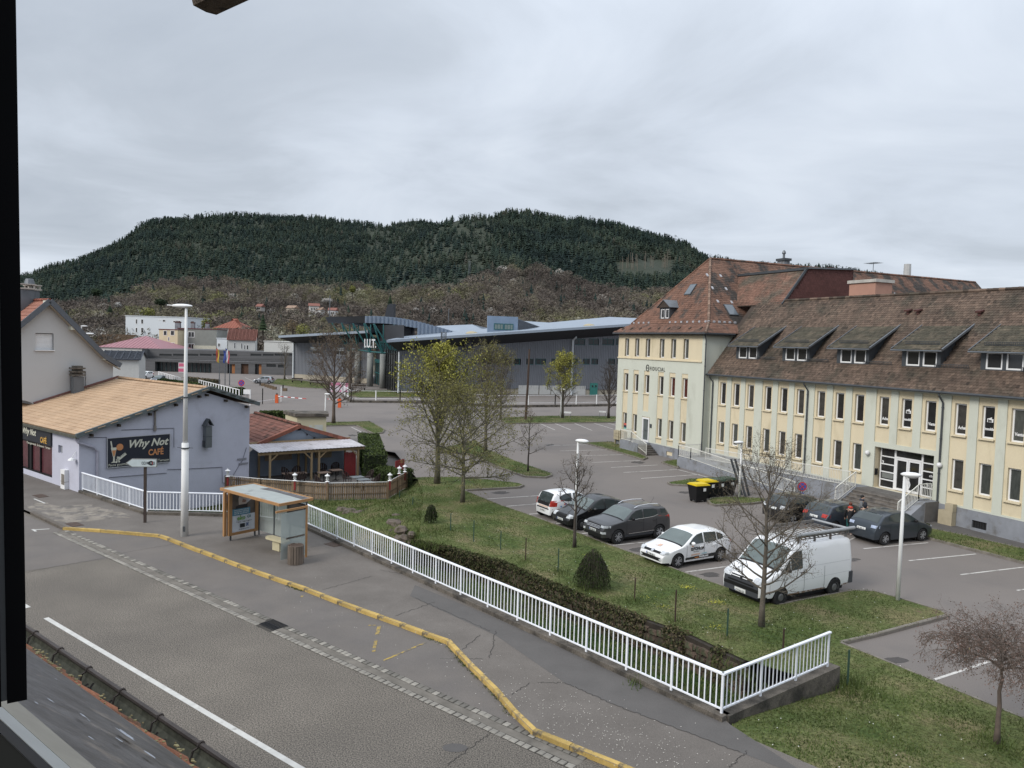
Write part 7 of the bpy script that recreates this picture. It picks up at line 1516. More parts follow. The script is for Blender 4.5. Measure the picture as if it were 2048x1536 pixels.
m=MB(); m.quad(jw.P(k0[0],k0[1]-.5,-5),jw.P(sj+3,zk_(sj+3)-.5,-5),jw.P(sj+3,zj(sj+3),0),jw.P(0,zj(0),0)); m.poly([jw.P(k0[0],k0[1]-.5,-5),jw.P(0,zj(0),0),jw.P(0,zj(0),22),jw.P(k0[0]+3,k0[1]+.9,22)]); part('soffit',m,M_fas,iut); m=MB(); m.tube([jw.P(.1,zj(0),-.25),jw.P(.1,LOT,-.25)],.2,7); part('downpipe',m,M_wblk,iut)
# entrance: glass wall, columns, canopy, letters
c0=jw.P(sj,0); c1=iw.P(0,0,1.5); dc=c1-c0; ew=WF(c0+Vector((0,0,0)),math.degrees(math.atan2(dc.x,dc.y))); Le=dc.xy.length
zA_,zB_=ew.px(738,651,1)[1],ew.px(793,651,1)[1]; m=MB(); m.quad(ew.P(0,LOT,1),ew.P(Le+1,LOT,1),ew.P(Le+1,zB_,1),ew.P(0,zA_,1)); wq_=WF(PD(728,632,159.5),iw and math.degrees(math.atan2(dI.x,dI.y))); m.poly([wq_.P(*wq_.px(x,y))for x,y in((776,690),(776,648),(800,652),(829,657),(829,680),(800,690))]); part('back_wall',m,mat('dark_metal_wall',A(58,60,66,.7),.6,var=.1),iut); m=MB(); m.quad(ew.P(.5,LOT,.8),ew.P(Le-.3,LOT,.8),ew.P(Le-.3,4.2,.8),ew.P(.5,4.2,.8)); m.quad(ew.P(Le*.2,4.8,.8),ew.P(Le-.3,4.8,.8),ew.P(Le-.3,8.6,.8),ew.P(Le*.2,8.6,.8)); part('pane',m,M_dw,iut)
m=MB()
for k in range(12):s_=.5+(Le-.8)*k/11; m.bar(ew.P(s_,LOT,.7),ew.P(s_,4.2 if k<3 else 8.6,.7),.14,.1,ew.iy)
for z_ in(2.1,4.3,4.7,6.5,8.6):m.bar(ew.P(.5 if z_<5 else Le*.2,z_,.65),ew.P(Le-.3,z_,.65),.12,.16 if z_!=4.7 else .5)
part('curtain_frame',m,M_teal,iut)
m=MB(); s_=Le*.42; m.bar(ew.P(s_,LOT,.3),ew.P(s_,LOT+2.6,.3),.15,.1,ew.iy); m.bar(ew.P(s_+1.6,LOT,.3),ew.P(s_+1.6,LOT+2.6,.3),.15,.1,ew.iy); m.bar(ew.P(s_,LOT+2.6,.3),ew.P(s_+1.6,LOT+2.6,.3),.12,.15); part('door',m,MATS['teal_door'],iut)
tops=[]
for x,yb,yt in((698,766,703),(715,768,702),(739.5,773,706),(765,777,708),(786,778,709)):
 q=G(x,yb,LOT); dd_=q.xy.length; tz_=PD(x,yt,dd_).z; m=MB(); m.tube([q,Vector((q.x,q.y,tz_))],.62 if x>720 else .66,14); part('column',m,M_colc,iut,smooth=True); tops.append((Vector((q.x,q.y,tz_)),dd_))
cp=PD(728,632,158); cw2=WF(cp,iw and math.degrees(math.atan2(dI.x,dI.y)))
tp_=[(728,632),(750,632),(770,633),(785,634.3),(800,636),(815,638.5),(830,641.5),(845,645),(860,649),(875,653.5),(890,658),(905,662.5)]; bt=[(738,646),(754,646.3),(770,647),(785,648.5),(800,651),(815,653.5),(829,656),(830,672),(860,676),(905,680)]
tpP=[cw2.P(*cw2.px(x,y))for x,y in tp_]; btP=[cw2.P(*cw2.px(x,y,.0))for x,y in bt]
m=MB(); zt_f=lambda s_:np.interp(s_,[cw2.px(x,y)[0]for x,y in tp_],[cw2.px(x,y)[1]for x,y in tp_]); zb_f=lambda s_:np.interp(s_,[cw2.px(x,y)[0]for x,y in bt[:7]]+[cw2.px(830.5,672)[0],cw2.px(905,680)[0]],[cw2.px(x,y)[1]for x,y in bt[:7]]+[cw2.px(830.5,672)[1],cw2.px(905,680)[1]])
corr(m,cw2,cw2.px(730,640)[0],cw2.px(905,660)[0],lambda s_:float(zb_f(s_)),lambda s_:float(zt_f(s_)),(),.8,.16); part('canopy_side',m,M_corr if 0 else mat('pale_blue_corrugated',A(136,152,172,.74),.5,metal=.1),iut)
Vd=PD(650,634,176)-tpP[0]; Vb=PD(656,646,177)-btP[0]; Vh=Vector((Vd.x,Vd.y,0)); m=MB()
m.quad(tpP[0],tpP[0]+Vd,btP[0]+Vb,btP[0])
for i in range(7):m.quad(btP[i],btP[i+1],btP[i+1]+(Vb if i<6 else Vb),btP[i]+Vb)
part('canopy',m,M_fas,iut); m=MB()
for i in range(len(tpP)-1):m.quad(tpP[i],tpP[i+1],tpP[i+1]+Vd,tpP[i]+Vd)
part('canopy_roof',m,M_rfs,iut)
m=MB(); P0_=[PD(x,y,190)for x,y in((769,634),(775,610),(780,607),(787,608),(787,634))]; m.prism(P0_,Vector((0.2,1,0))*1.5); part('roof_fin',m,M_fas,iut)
tgt=[((664,646),(683,646)),((683,646),(706,647)),((706,647),(728,647)),((730,647),(747,648)),((748,648),(787,650))]
m=MB()
for(tp2,dist_),tg in zip(tops,tgt):
 for x,y in tg:e_=PD(x,y,dist_-1.0 if x<tp2.x*0+900 else dist_); m.tube([tp2,e_],.16,5)
 x_=pxof(np.array([tp2[:]]))[0][0]; m.tube([tp2,PD(x_+.5,649,dist_)],.13,5)
for i in range(4):m.tube([tops[i][0]+Z*.25,tops[i+1][0]+Z*.25],.14,5)
part('strut',m,M_teal,iut)
lt=WF(PD(728,690,149),90); a,z0=lt.px(728,694.5); b,z1=lt.px(752,678)
text('I.U.T.',(z1-z0)*1.38,lt.P(a,z0,0),lt.ex,Z,mat('sign_letter_white',(.75,.75,.75),.6,var=0),iut,width=(b-a),ext=.12,bold=.06)
m=MB(); m.bar(lt.P(a-.3,z0-.15,.3),lt.P(b+.4,z0-.15,.3),.12,.12); part('letter_rail',m,M_teal,iut)
# ---- hillside houses
r=random.Random(22)
for i,(x,y,w_,h_,col_,lab)in enumerate([(585,621,4.6,3.2,A(205,190,170),'small pale house with a beige roof on the hillside, leftmost of the hill houses'),(628,617,5.2,3.4,A(225,220,212),'white house with a russet roof high on the hillside slope'),(634,625,7,3.6,A(225,225,222),'broad white house just below the russet-roofed one on the slope'),(666,625,4.2,3,A(220,222,225),'small white house by the pole on the hillside'),(909,582,3.8,3,A(196,180,160),'lone pale house beneath the radio mast'),(521,616,2.6,2.2,A(190,185,178),'tiny grey cottage at the left edge of the hill clearing'),(862,592,3,1.6,A(220,220,220),'tiny white shed on the slope left of the radio mast')]):
 dist={4:560,6:520}.get(i,430); w_*=.62; h_*=.6; c_=PD(x,y+2,dist); t=thing('hillside_house',lab,'house',c_-Z*1.5); e=Vector((math.cos(r.uniform(-.4,.4)),r.uniform(-.3,.3),0)).normalized(); g=Vector((-e.y,e.x,0)); m=MB(); w2=w_*.8
 m.obox(c_,e,g,Z,w2,2.4,h_*.9); part('wall',m,mat('hill_wall_%d'%i,col_,.9),t); m=MB(); zt=h_*.9
 m.prism([c_+Z*zt-g*2.8-e*(w2+.4),c_+Z*zt+g*2.8-e*(w2+.4),c_+Z*(zt+1.5)-e*(w2+.4)],e*(2*w2+.8)); part('roof',m,mat('hill_roof_%d'%(i%2),A(*((150,96,82)if i%2 else(170,140,118))),.9),t)
 for k in(-1,0,1):
  m=MB(); m.obox(c_-g*2.42+e*k*w2*.5+Z*.2,e,g,Z,.3,.05,.45); part('window',m,M_dw,t)
# ================================================================== TREES
def grow(seed,H,r0,clear,crown,n1=14,ang=50,trop=(0.02,.10,.05),wander=(.03,.16,.25),k2=6,k3=4,k4=0,l2=.5,l3=.4,top=.92,shape='round',twig=.004,weep=0.0):
 r=random.Random(seed); ch=[[],[],[],[],[]]; tips=[]
 def rv(s):return Vector((r.uniform(-s,s),r.uniform(-s,s),r.uniform(-s,s)))
 def br(p,d,L,ra,lv):
  n=(8,6,4,3,2)[lv]; pts=[p.copy()]; rad=[ra]; kids=(0,k2,k3,k4,0)[lv]; at=sorted(r.uniform(.18,.97)for _ in range(kids)); j=0
  for i in range(n):
   d=(d+rv(wander[min(lv,2)])+Z*(trop[min(lv,2)]-(weep*(i/n)if lv>=1 else 0))).normalized(); q=p+d*(L/n)
   while j<kids and at[j]<=(i+1)/n:
    c=p.lerp(q,at[j]*n-i); sd_=d.cross(rv(1)).normalized(); a=R(r.uniform(28,62)); nd=(d*math.cos(a)+sd_*math.sin(a)).normalized(); nl=L*((1,l2,l3,.5)[lv])*r.uniform(.6,1.15)*(1.12-.5*at[j])
    br(c,nd,nl,max(ra*.42,twig),lv+1); j+=1
   p=q; pts.append(p.copy()); rad.append(max(twig*.6,ra*(1-.82*(i+1)/n)))
  ch[lv].append((pts,rad))
  if lv>=2:tips.append((pts[-1],d,lv)); tips.append((pts[-2],d,lv))
  elif lv==1:tips.append((pts[-1],d,lv))
 pts=[]; rad=[]
 for i in range(9):t=i/8; pts.append(Vector((r.uniform(-.04,.04)*i*.3*H/6,r.uniform(-.04,.04)*i*.3*H/6,t*H*top))); rad.append(r0*(1.25 if i==0 else 1)*(1-.8*t**1.1))
 ch[0].append((pts,rad))
 for i in range(n1):
  t=(i+r.uniform(.1,.9))/n1; z=clear+(H*top-clear)*t*.95; f=z/(H*top)*8; a_,b_=int(min(7,f)),min(8,int(f)+1); p=pts[a_].lerp(pts[b_],f-a_); az_=i*2.4+r.uniform(-.5,.5)
  if shape=='round':Lr=crown*math.sqrt(max(.06,1-((t-.42)/.62)**2))*r.uniform(.85,1.15); a=R(ang+8-42*t)
  elif shape=='vase':Lr=(H-z)*r.uniform(.72,.98)*(1-.1*t); a=R(r.uniform(ang-16,ang+4)*(1-.4*t)); Lr=min(Lr,crown/max(.25,math.sin(a))*1.1)
  elif shape=='cone':Lr=crown*(1.02-.8*t)*r.uniform(.8,1.1); a=R(ang)
  else:Lr=crown*r.uniform(.75,1.1); a=R(ang)
  br(p,Vector((math.cos(az_)*math.sin(a),math.sin(az_)*math.sin(a),math.cos(a))),Lr,r0*.42*(1-.6*t),1)
 return ch,tips
def treethings(name,label,base,ch,tips,bark,leafm=None,nleaf=0,lsize=.05,ltop=0.0,group=None,lspread=.08,seed=1,rz=0.0,cat='tree'):
 t=thing(name,label,cat,base,rz=rz,group=group,local=True); r=random.Random(seed); m=MB()
 for pts,rad in ch[0]:m.tube(pts,rad,9)
 part('trunk',m,bark,t,smooth=True); m=MB()
 for pts,rad in ch[1]:m.tube(pts,rad,5,None,False)
 for lv in(2,3,4):
  for pts,rad in ch[lv]:m.tube(pts,rad,3,None,False)
 part('crown',m,bark,t)
 if nleaf:
  zm=max(p.z for p,d,l in tips); m=MB()
  for p,d,l in tips:
   if p.z<zm*ltop+r.uniform(-.6,.6):continue
   for k in range(nleaf):
    c=p+Vector((r.gauss(0,lspread),r.gauss(0,lspread),r.gauss(0,lspread))); u=Vector((r.uniform(-1,1),r.uniform(-1,1),r.uniform(-1,1))).normalized(); v=u.cross(Vector((r.uniform(-1,1),r.uniform(-1,1),r.uniform(-1,1)))).normalized(); s=lsize*r.uniform(.5,1.3); tt_=r.random()
    m.add((c-u*s,c+v*s*.5,c+u*s,c-v*s*.5),((0,1,2,3),),tt_)
  part('foliage',m,leafm,t,kind='stuff')
 return t
M_bark=mat('grey_brown_bark',(0.105,0.09,0.072),.95,var=.3,scale=8,fine=.2,fscale=40); M_barkd=mat('dark_bark',(0.055,0.045,0.038),.95,var=.3,scale=8); M_barkg=mat('lichen_bark',(0.10,0.092,0.065),.95,var=.3,scale=6); M_barkr=mat('reddish_bark',(0.11,0.085,0.07),.95,var=.25,scale=6)
L_yel=rampmat('yellow_green_leaves',[(0.16,0.16,0.03),(0.26,0.25,0.05),(0.34,0.33,0.09)],var=.1); L_olv=rampmat('olive_buds',[(0.10,0.10,0.035),(0.16,0.15,0.05),(0.20,0.18,0.08)],var=.1); L_bud=rampmat('brown_buds',[(0.09,0.07,0.045),(0.14,0.11,0.07)],var=.1); L_red=rampmat('red_brown_buds',[(0.11,0.075,0.06),(0.19,0.13,0.11)],var=.1)
GR='trees round the parking lot'
b=lambda x,y:G(x,y,GH)
c,t=grow(11,9.4,.19,1.9,3.8,34,46,(.02,.08,.06),k2=11,k3=7,l2=.42,l3=.45,shape='vase',twig=.006); treethings('budding_tree','largest tree with ascending limbs and yellow-green buds over its top',b(874,966),c,t,M_barkg,L_yel,2,.075,.42,GR,.13)
c,t=grow(23,6.5,.13,1.4,4.0,36,74,(.02,.03,.02),(.03,.12,.25),k2=12,k3=7,l2=.45,l3=.45,shape='round',twig=.005); treethings('spreading_tree','olive hazed spreading tree with tiers of fine horizontal twigs in front of the largest tree',b(925,1005),c,t,M_barkg,L_olv,2,.05,0,GR)
c,t=grow(31,8.6,.15,2.0,3.6,28,50,k2=10,k3=7,shape='round',twig=.006); treethings('bare_tree','tall thin-twigged tree standing on the kerbed island behind the largest tree',G(971,902,GH),c,t,M_bark,L_olv,1,.07,.2,GR)
c,t=grow(41,7.6,.15,1.6,3.6,26,48,k2=10,k3=6,shape='round',twig=.009); treethings('bare_tree','bare grey tree in front of the hall windows, left of the rusty wooden pole',G(1001,838,GH),c,t,M_bark,L_olv,1,.07,.75,GR)
c,t=grow(51,4.4,.07,1.25,1.55,12,60,(.02,.06,.05),k2=5,k3=3,shape='round',twig=.005); treethings('young_tree','slim young tree at the tip of the kerbed island',G(1056,942,GH),c,t,M_barkd,L_bud,1,.05,0,GR)
c,t=grow(61,7.6,.16,1.3,3.3,26,50,k2=10,k3=6,shape='round',twig=.009); treethings('budding_tree','rounded tree with yellow-green budding edges before the blue hall door',G(1125,836,GH),c,t,M_bark,L_yel,2,.09,.45,GR,.12)
c,t=grow(71,6.9,.17,1.3,2.9,24,50,k2=9,k3=6,shape='round',twig=.009); treethings('bare_tree','bare tree half hidden by the left edge of the cream building',G(1217,836,GH),c,t,M_barkd,None,0,.05,0,GR)
c,t=grow(83,4.3,.085,1.5,1.5,14,55,(.0,.10,.05),(.05,.35,.4),k2=6,k3=4,l2=.5,shape='round',twig=.008,top=.86); treethings('pruned_tree','small knobbly pruned tree on the lawn edge before the black car',b(1149,1094),c,t,M_barkd,L_bud,1,.03,0,GR)
c,t=grow(97,6.2,.10,1.05,2.5,30,64,(.01,.075,.05),(.03,.14,.28),k2=10,k3=5,l2=.42,l3=.45,shape='round',twig=.0036,top=.88); treethings('bare_tree','slender bare tree with dense wiry twigs right in front of the white van',b(1523,1252),c,t,M_bark,L_bud,2,.022,0,GR)
c,t=grow(103,2.85,.07,1.85,1.75,26,64,(.0,.02,-.06),(.02,.13,.2),k2=12,k3=7,l2=.62,l3=.5,shape='x',twig=.004,weep=.42); treethings('weeping_tree','small weeping tree with hanging red-brown twigs at the lower right corner',b(1993,1488),c,t,M_barkr,L_red,2,.024,0,GR,.06)
c,t=grow(113,8.6,.20,2.0,4.6,28,56,k2=10,k3=6,shape='round',twig=.007); treethings('bare_tree','wide bare tree behind the cream transformer hut',G(667,846,GH),c,t,M_barkr,L_bud,1,.07,0,GR)
c,t=grow(123,8.0,.3,2,3.4,14,50,k2=7,k3=4,shape='round',twig=.014); treethings('bare_tree','bare tree with reddish bark before the hall columns',G(699,781,GH),c,t,M_barkr,L_bud,1,.1,0,GR)
c,t=grow(133,7.4,.2,2,2.8,12,45,k2=7,k3=4,shape='round',twig=.016); treethings('bare_tree','bare tree at the corner of the timber building and the blue hall',G(569,759,GH),c,t,M_bark,None,0,.1,0,GR)
m=MB(); q=G(1051,840,LOT); m.tube([q,q+Z*4.4+Vector((.15,0,0)),q+Z*8.9+Vector((.22,0,0))],[.16,.14,.1],7); single('wooden_pole','rusty brown wooden pole standing alone between two bare trees','pole',m,M_iron,q)
# woodland specimens that can be told apart
def bushmb(seed,n,rx,rz_,low,leaf):
 r=random.Random(seed); m=MB()
 for k in range(n):
  while True:
   v=Vector((r.uniform(-1,1),r.uniform(-1,1),r.uniform(-1,1)))
   if .3<v.length<1:break
  v*=.85+.3*mnoise.noise(v*1.7+Vector((seed,0,0)))
  c=Vector((v.x*rx,v.y*rx,low+rz_+v.z*rz_)); u=Vector((r.uniform(-1,1),r.uniform(-1,1),r.uniform(-1,1))).normalized(); w=u.cross(v).normalized()if u.cross(v).length>.01 else Vector((1,0,0)); s=leaf*r.uniform(.5,1.3)
  m.add((c-u*s,c+w*s*.6,c+u*s,c-w*s*.6),((0,1,2,3),),min(1,max(0,.5+.4*v.z+r.uniform(-.3,.3))))
 return m
L_far=rampmat('far_yellow_green',[(0.085,0.095,0.03),(0.15,0.155,0.045),(0.20,0.195,0.07)],var=.1); L_dk=rampmat('far_dark_green',[(0.012,0.024,0.014),(0.03,0.045,0.022)],var=.1); L_wh=rampmat('blossom_white',[(0.25,0.235,0.21),(0.42,0.40,0.38)],var=.1); L_tan=rampmat('tan_twigs',[(0.11,0.085,0.05),(0.17,0.13,0.08)],var=.1)
for i,(x,y,hpx,wpx,dist,lm_,lab)in enumerate([(296,634,28,34,300,L_far,'olive-yellow tree above the white block of flats'),(412,656,30,22,262,L_far,'fresh green tree behind the grey house wing'),(432,672,26,20,258,L_far,'rounded green tree right of the grey house wing'),(605,668,32,36,215,L_far,'bright yellow-green tree left of the hall canopy'),(585,662,34,38,240,L_tan,'sandy brown tree behind the white extension'),(526,655,34,22,245,L_dk,'dark fir tree behind the russet-roofed house'),(236,612,13,14,420,L_wh,'white blossoming tree in the brown woods at left'),(655,603,12,24,420,L_wh,'white blossoming trees above the hill houses'),(832,620,10,12,420,L_wh,'white blossoming tree above the blue hall'),(322,608,16,28,400,L_dk,'dark spreading pine above the street lamp head'),(220,620,14,14,400,L_dk,'dark fir in the brown woods at left'),(1147,646,12,10,380,L_dk,'lone dark fir above the blue hall roof'),(1232,645,17,20,330,L_far,'yellow-green tree left of the hipped roof, nearest it'),(1205,645,13,16,330,L_far,'yellow-green tree above the blue hall roof, left of another'),(192,590,18,24,420,L_dk,'broad dark evergreen in the brown woods at far left'),(780,610,26,14,420,L_dk,'dark fir left of the hall roof fin'),(705,585,20,16,480,L_far,'pale green tree on the wooded slope above the canopy')]):
 base=PD(x,y,dist); k_=dist/F_PX; h=hpx*k_; t=thing('distant_tree',lab,'tree',base-Z*1.5,local=True); m=MB(); m.tube([(0,0,-3),(0,0,h*.5)],.25,5); part('trunk',m,M_barkd,t)
 if 'fir' in lab:
  m=MB(); rr_=random.Random(i)
  for q in range(6):m.lathe([(wpx*k_*.5*(1-q*.15)*rr_.uniform(.85,1.1),h*(.12+q*.14)),(.05,h*(.36+q*.14))],(0,0,0),9,rr_.random())
  part('crown',m,lm_,t)
 else:m=bushmb(i,420,wpx*k_*.5,h*.45,h*.12,.5*k_*3.2); part('crown',m,lm_,t)
# ================================================================== HEDGES, SHRUBS, IVY
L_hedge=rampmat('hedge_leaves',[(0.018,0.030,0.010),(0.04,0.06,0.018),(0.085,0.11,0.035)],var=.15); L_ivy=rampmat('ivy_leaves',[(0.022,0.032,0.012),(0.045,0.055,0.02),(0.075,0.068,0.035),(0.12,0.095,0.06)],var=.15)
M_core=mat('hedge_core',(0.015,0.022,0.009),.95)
def hedge(name,label,A_,B_,w,z0,z1,n,leaf,mt=None,cat='hedge',bright=0):
 A_=Vector(A_); B_=Vector(B_); d=(B_-A_); L=d.length; d=d/L; s=Vector((-d.y,d.x,0)); c=(A_+B_)/2; c.z=z0; t=thing(name,label,cat,c); r=random.Random(n)
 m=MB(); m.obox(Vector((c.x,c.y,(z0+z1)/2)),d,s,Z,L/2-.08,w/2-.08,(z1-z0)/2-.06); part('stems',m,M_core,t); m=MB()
 for i in range(n):
  f=r.random(); a=r.uniform(-L/2,L/2); b_=r.uniform(-w/2,w/2); z=r.uniform(z0,z1)
  if f<.45:z=z1
  elif f<.85:b_=(-w/2 if r.random()<.6 else w/2)
  else:a=(-L/2 if r.random()<.5 else L/2)
  p=Vector((c.x,c.y,0))+d*a+s*b_+Z*(z+.08*mnoise.noise((a,b_,z))); p+=Vector((r.gauss(0,.03),r.gauss(0,.03),r.gauss(0,.03)))
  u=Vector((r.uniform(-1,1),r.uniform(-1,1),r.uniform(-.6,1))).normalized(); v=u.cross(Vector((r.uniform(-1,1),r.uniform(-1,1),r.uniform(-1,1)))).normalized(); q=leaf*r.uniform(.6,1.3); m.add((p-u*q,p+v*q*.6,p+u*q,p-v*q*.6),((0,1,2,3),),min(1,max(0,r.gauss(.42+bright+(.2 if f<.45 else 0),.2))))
 part('leaves',m,mt or L_hedge,t,kind='stuff')
hA=G(712,905,-.4); hB=G(752,945,-.4)
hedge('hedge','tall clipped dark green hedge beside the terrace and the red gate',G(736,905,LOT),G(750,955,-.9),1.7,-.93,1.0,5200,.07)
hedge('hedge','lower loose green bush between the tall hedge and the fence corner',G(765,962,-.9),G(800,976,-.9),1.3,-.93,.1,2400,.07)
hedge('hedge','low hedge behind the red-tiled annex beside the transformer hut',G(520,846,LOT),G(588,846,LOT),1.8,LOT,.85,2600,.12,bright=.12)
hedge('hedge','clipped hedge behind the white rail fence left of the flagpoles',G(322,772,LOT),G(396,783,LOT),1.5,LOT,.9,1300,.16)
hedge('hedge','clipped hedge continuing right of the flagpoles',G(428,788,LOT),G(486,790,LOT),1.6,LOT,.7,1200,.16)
hedge('hedge','thin brown hedge left of the round parking sign',G(372,766,LOT),G(436,773,LOT),1.0,LOT,.8,800,.15,L_bud)
hedge('hedge','dark ivy-like growth on the end post of the terrace fence',G(814,972,-.9),G(822,978,-.9),.35,-.93,.35,700,.05)
def drape(name,label,base,h,rad,n,seed):
 t=thing(name,label,'shrub',base,local=True); r=random.Random(seed); m=MB(); m.tube([(0,0,0),(.02,0,h*.8)],.04,5); part('stem',m,M_barkd,t); m=MB(); ml=MB()
 for i in range(n):
  a=r.uniform(0,6.28); q=rad*math.sqrt(r.random())*r.uniform(.8,1.15); pts=[]
  zt=h*(1-.42*(q/rad)**2.5)*r.uniform(.9,1.06); k=6; ze=r.uniform(.02,.35)*h
  for j in range(k):f=j/(k-1); pts.append(Vector((math.cos(a)*q*(.62+.42*f**.5),math.sin(a)*q*(.62+.42*f**.5),zt+(ze-zt)*f)))
  m.tube(pts,.005,3,None,False)
  for j in range(22):
   f=r.random(); i0=min(k-2,int(f*(k-1))); p=pts[i0].lerp(pts[i0+1],f*(k-1)-i0)+Vector((r.gauss(0,.02),r.gauss(0,.02),0)); u=Vector((r.uniform(-1,1),r.uniform(-1,1),-1)).normalized(); v=u.cross(Vector((r.uniform(-1,1),r.uniform(-1,1),.1))).normalized(); s=.028*r.uniform(.6,1.3); ml.add((p-u*s,p+v*s*.6,p+u*s,p-v*s*.6),((0,1,2,3),),r.random()*.6)
 part('branches',m,M_barkd,t,kind='stuff'); part('leaves',ml,L_hedge,t,kind='stuff')
drape('weeping_shrub','round dark weeping shrub on the lawn behind the long railing',b(1185,1176),1.5,.72,330,3)
drape('weeping_shrub','smaller grey weeping shrub near the boulders',b(862,1046),1.0,.36,120,4)
r=random.Random(55); m=MB()
cum=[0]
for i in range(len(W_)-1):cum.append(cum[-1]+(W_[i+1]-W_[i]).length)
for i in range(17000):
 s_=cum[-1]*r.random()**1.1; j=max(k for k in range(len(W_)-1)if cum[k]<=s_); f=(s_-cum[j])/(cum[j+1]-cum[j]); p=W_[j].lerp(W_[j+1],f); dn=(W_[j+1]-W_[j]).normalized(); sN=Vector((dn.y,-dn.x,0));
 if sN.dot(PE)>0:sN=-sN
 if s_>cum[-1]*.66 and mnoise.noise((s_*1.1,0,7))<-.25+(s_/cum[-1]-.66)*1.2:continue
 vert=r.random(); z=-.28-1.15*max(0,vert-.25)/.75; o_=.17+r.uniform(0,.12)if vert>.25 else r.uniform(-.12,.22)
 p=Vector((p.x,p.y,z))+sN*o_+Vector((r.gauss(0,.03),r.gauss(0,.03),r.gauss(0,.03))); u=Vector((r.uniform(-1,1),r.uniform(-1,1),r.uniform(-1,.5))).normalized(); v=u.cross(Vector((r.uniform(-1,1),r.uniform(-1,1),r.uniform(-1,1)))).normalized(); q=.05*r.uniform(.5,1.2)
 m.add((p-u*q,p+v*q*.7,p+u*q,p-v*q*.7),((0,1,2,3),),min(1,max(0,r.gauss(.45 if s_<cum[-1]*.6 else .6,.25))))
struct('ivy',m,L_ivy,kind='stuff')
# ================================================================== GRASS
L_gr=rampmat('grass_blades',[(0.045,0.068,0.018),(0.07,0.098,0.028),(0.11,0.125,0.045),(0.155,0.142,0.072)],var=.3,scale=.6)
def blades(name,objs,n,hmin,hmax,w,seed,mt=L_gr,clip=None,zoff=0.0,bias=None):
 rg=np.random.RandomState(seed); T=[]
 for o in objs:
  me=o.data; me.calc_loop_triangles(); co=np.array([v.co[:]for v in me.vertices]); tr=np.array([t.vertices[:]for t in me.loop_triangles]); T.append(co[tr])
 T=np.concatenate(T); ar=np.linalg.norm(np.cross(T[:,1]-T[:,0],T[:,2]-T[:,0]),axis=1); cen=T.mean(1); dist=np.linalg.norm(cen[:,:2],axis=1); wgt=ar/np.maximum(dist,12)**1.3; idx=rg.choice(len(T),n,p=wgt/wgt.sum()); u=rg.rand(n,2); fl=u.sum(1)>1; u[fl]=1-u[fl]
 P=T[idx,0]+(T[idx,1]-T[idx,0])*u[:,:1]+(T[idx,2]-T[idx,0])*u[:,1:]
 nzv=vnoise(P[:,0],P[:,1],.8,2.2)+.5*vnoise(P[:,0],P[:,1],2.6,5.); h=rg.uniform(hmin,hmax,n)*(1+.9*nzv).clip(.3,2.2); a=rg.uniform(0,6.3,n); dx=np.cos(a)*w; dy=np.sin(a)*w; lx=rg.normal(0,.5,n)*h; ly=rg.normal(0,.5,n)*h
 V=np.stack([P-np.stack([dx,dy,np.zeros(n)],1),P+np.stack([dx,dy,np.zeros(n)],1),P+np.stack([lx,ly,h],1)],1).reshape(-1,3); V[:,2]+=zoff
 Fc=np.arange(3*n).reshape(-1,3); tint=np.clip(.42-.35*nzv+rg.normal(0,.2,n),0,1); o=link(bpy.data.objects.new(name,bigmesh(name,V,Fc,tint,mt))); o['kind']='stuff'; o['label']='grass'; return o
isl=[o for o in scene.objects if o.name.startswith('grass_island')]
blades('grass',[lawn_o,bank_o],110000,.02,.055,.016,1)
blades('tall_grass',[bpy.data.objects['ditch_floor'],bank_o],26000,.08,.24,.018,2)
blades('island_grass',isl,26000,.03,.08,.02,3)
# tufts by the wall end and rail, kerb weeds, dandelions
r=random.Random(66); m=MB(); spots=[(1690,1370,.5,500),(1610,1420,.6,600),(1560,1440,.5,400),(1470,1445,.35,260),(1180,1180,.5,300),(1274,1370,.15,60),(1350,1246,.3,120),(1270,1204,.3,120),(1052,1124,.3,120),(1117,1146,.3,100),(1455,1276,.3,140),(1470,1345,.4,220),(872,1062,.6,500),(850,1090,.5,400),(640,1008,.6,300),(700,1006,.6,300),(1993,1490,.3,160)]
for x,y,sp_,n in spots:
 c=G(x,y,PV if(x,y)==(1274,1370)else-.3)
 for k in range(n):
  p=c+Vector((r.gauss(0,sp_),r.gauss(0,sp_),-.02)); h=r.uniform(.08,.3); a=r.uniform(0,6.3); e=Vector((math.cos(a),math.sin(a),0))*.012; m.add((p-e,p+e,p+Vector((r.gauss(0,.08),r.gauss(0,.08),h))),((0,1,2),),r.random()*.55)
for i in range(120):
 k=r.choice((9,14,15,16,17)); a_,b_=K[k],K[k+1]; p=a_.lerp(b_,r.random()); p=Vector((p.x,p.y,0))-PE*r.uniform(.0,.06)
 for j in range(6):e=Vector((r.uniform(-1,1),r.uniform(-1,1),0))*.015; q=p+Vector((r.gauss(0,.04),r.gauss(0,.03),0)); m.add((q-e,q+e,q+Vector((r.gauss(0,.03),r.gauss(0,.03),r.uniform(.02,.06)))),((0,1,2),),r.random())
struct('weed_tufts',m,L_gr,kind='stuff')
m=MB()
for x,y,n in((1374,1176,60),(1432,1206,60),(1430,1255,25),(1330,1215,15),(1290,1196,10),(1925,1300,10),(1180,1112,20)):
 c=G(x,y,GH)
 for k in range(n):p=c+Vector((r.gauss(0,.16),r.gauss(0,.12),.05)); m.ell(p,.016,.016,.01,5,3,r.random())
struct('yellow_flowers',m,mat('yellow_petals',(.42,.40,.05),.8),kind='stuff')
m=MB()
for k in range(240):x=r.uniform(1000,2040); y=r.uniform(1080,1530); p=G(x,y,GH+.04);
M_dais=mat('daisy_white',(.6,.6,.56),.8)
me=lawn_o.data; me.calc_loop_triangles(); tl=[t.vertices[:]for t in me.loop_triangles]; m=MB()
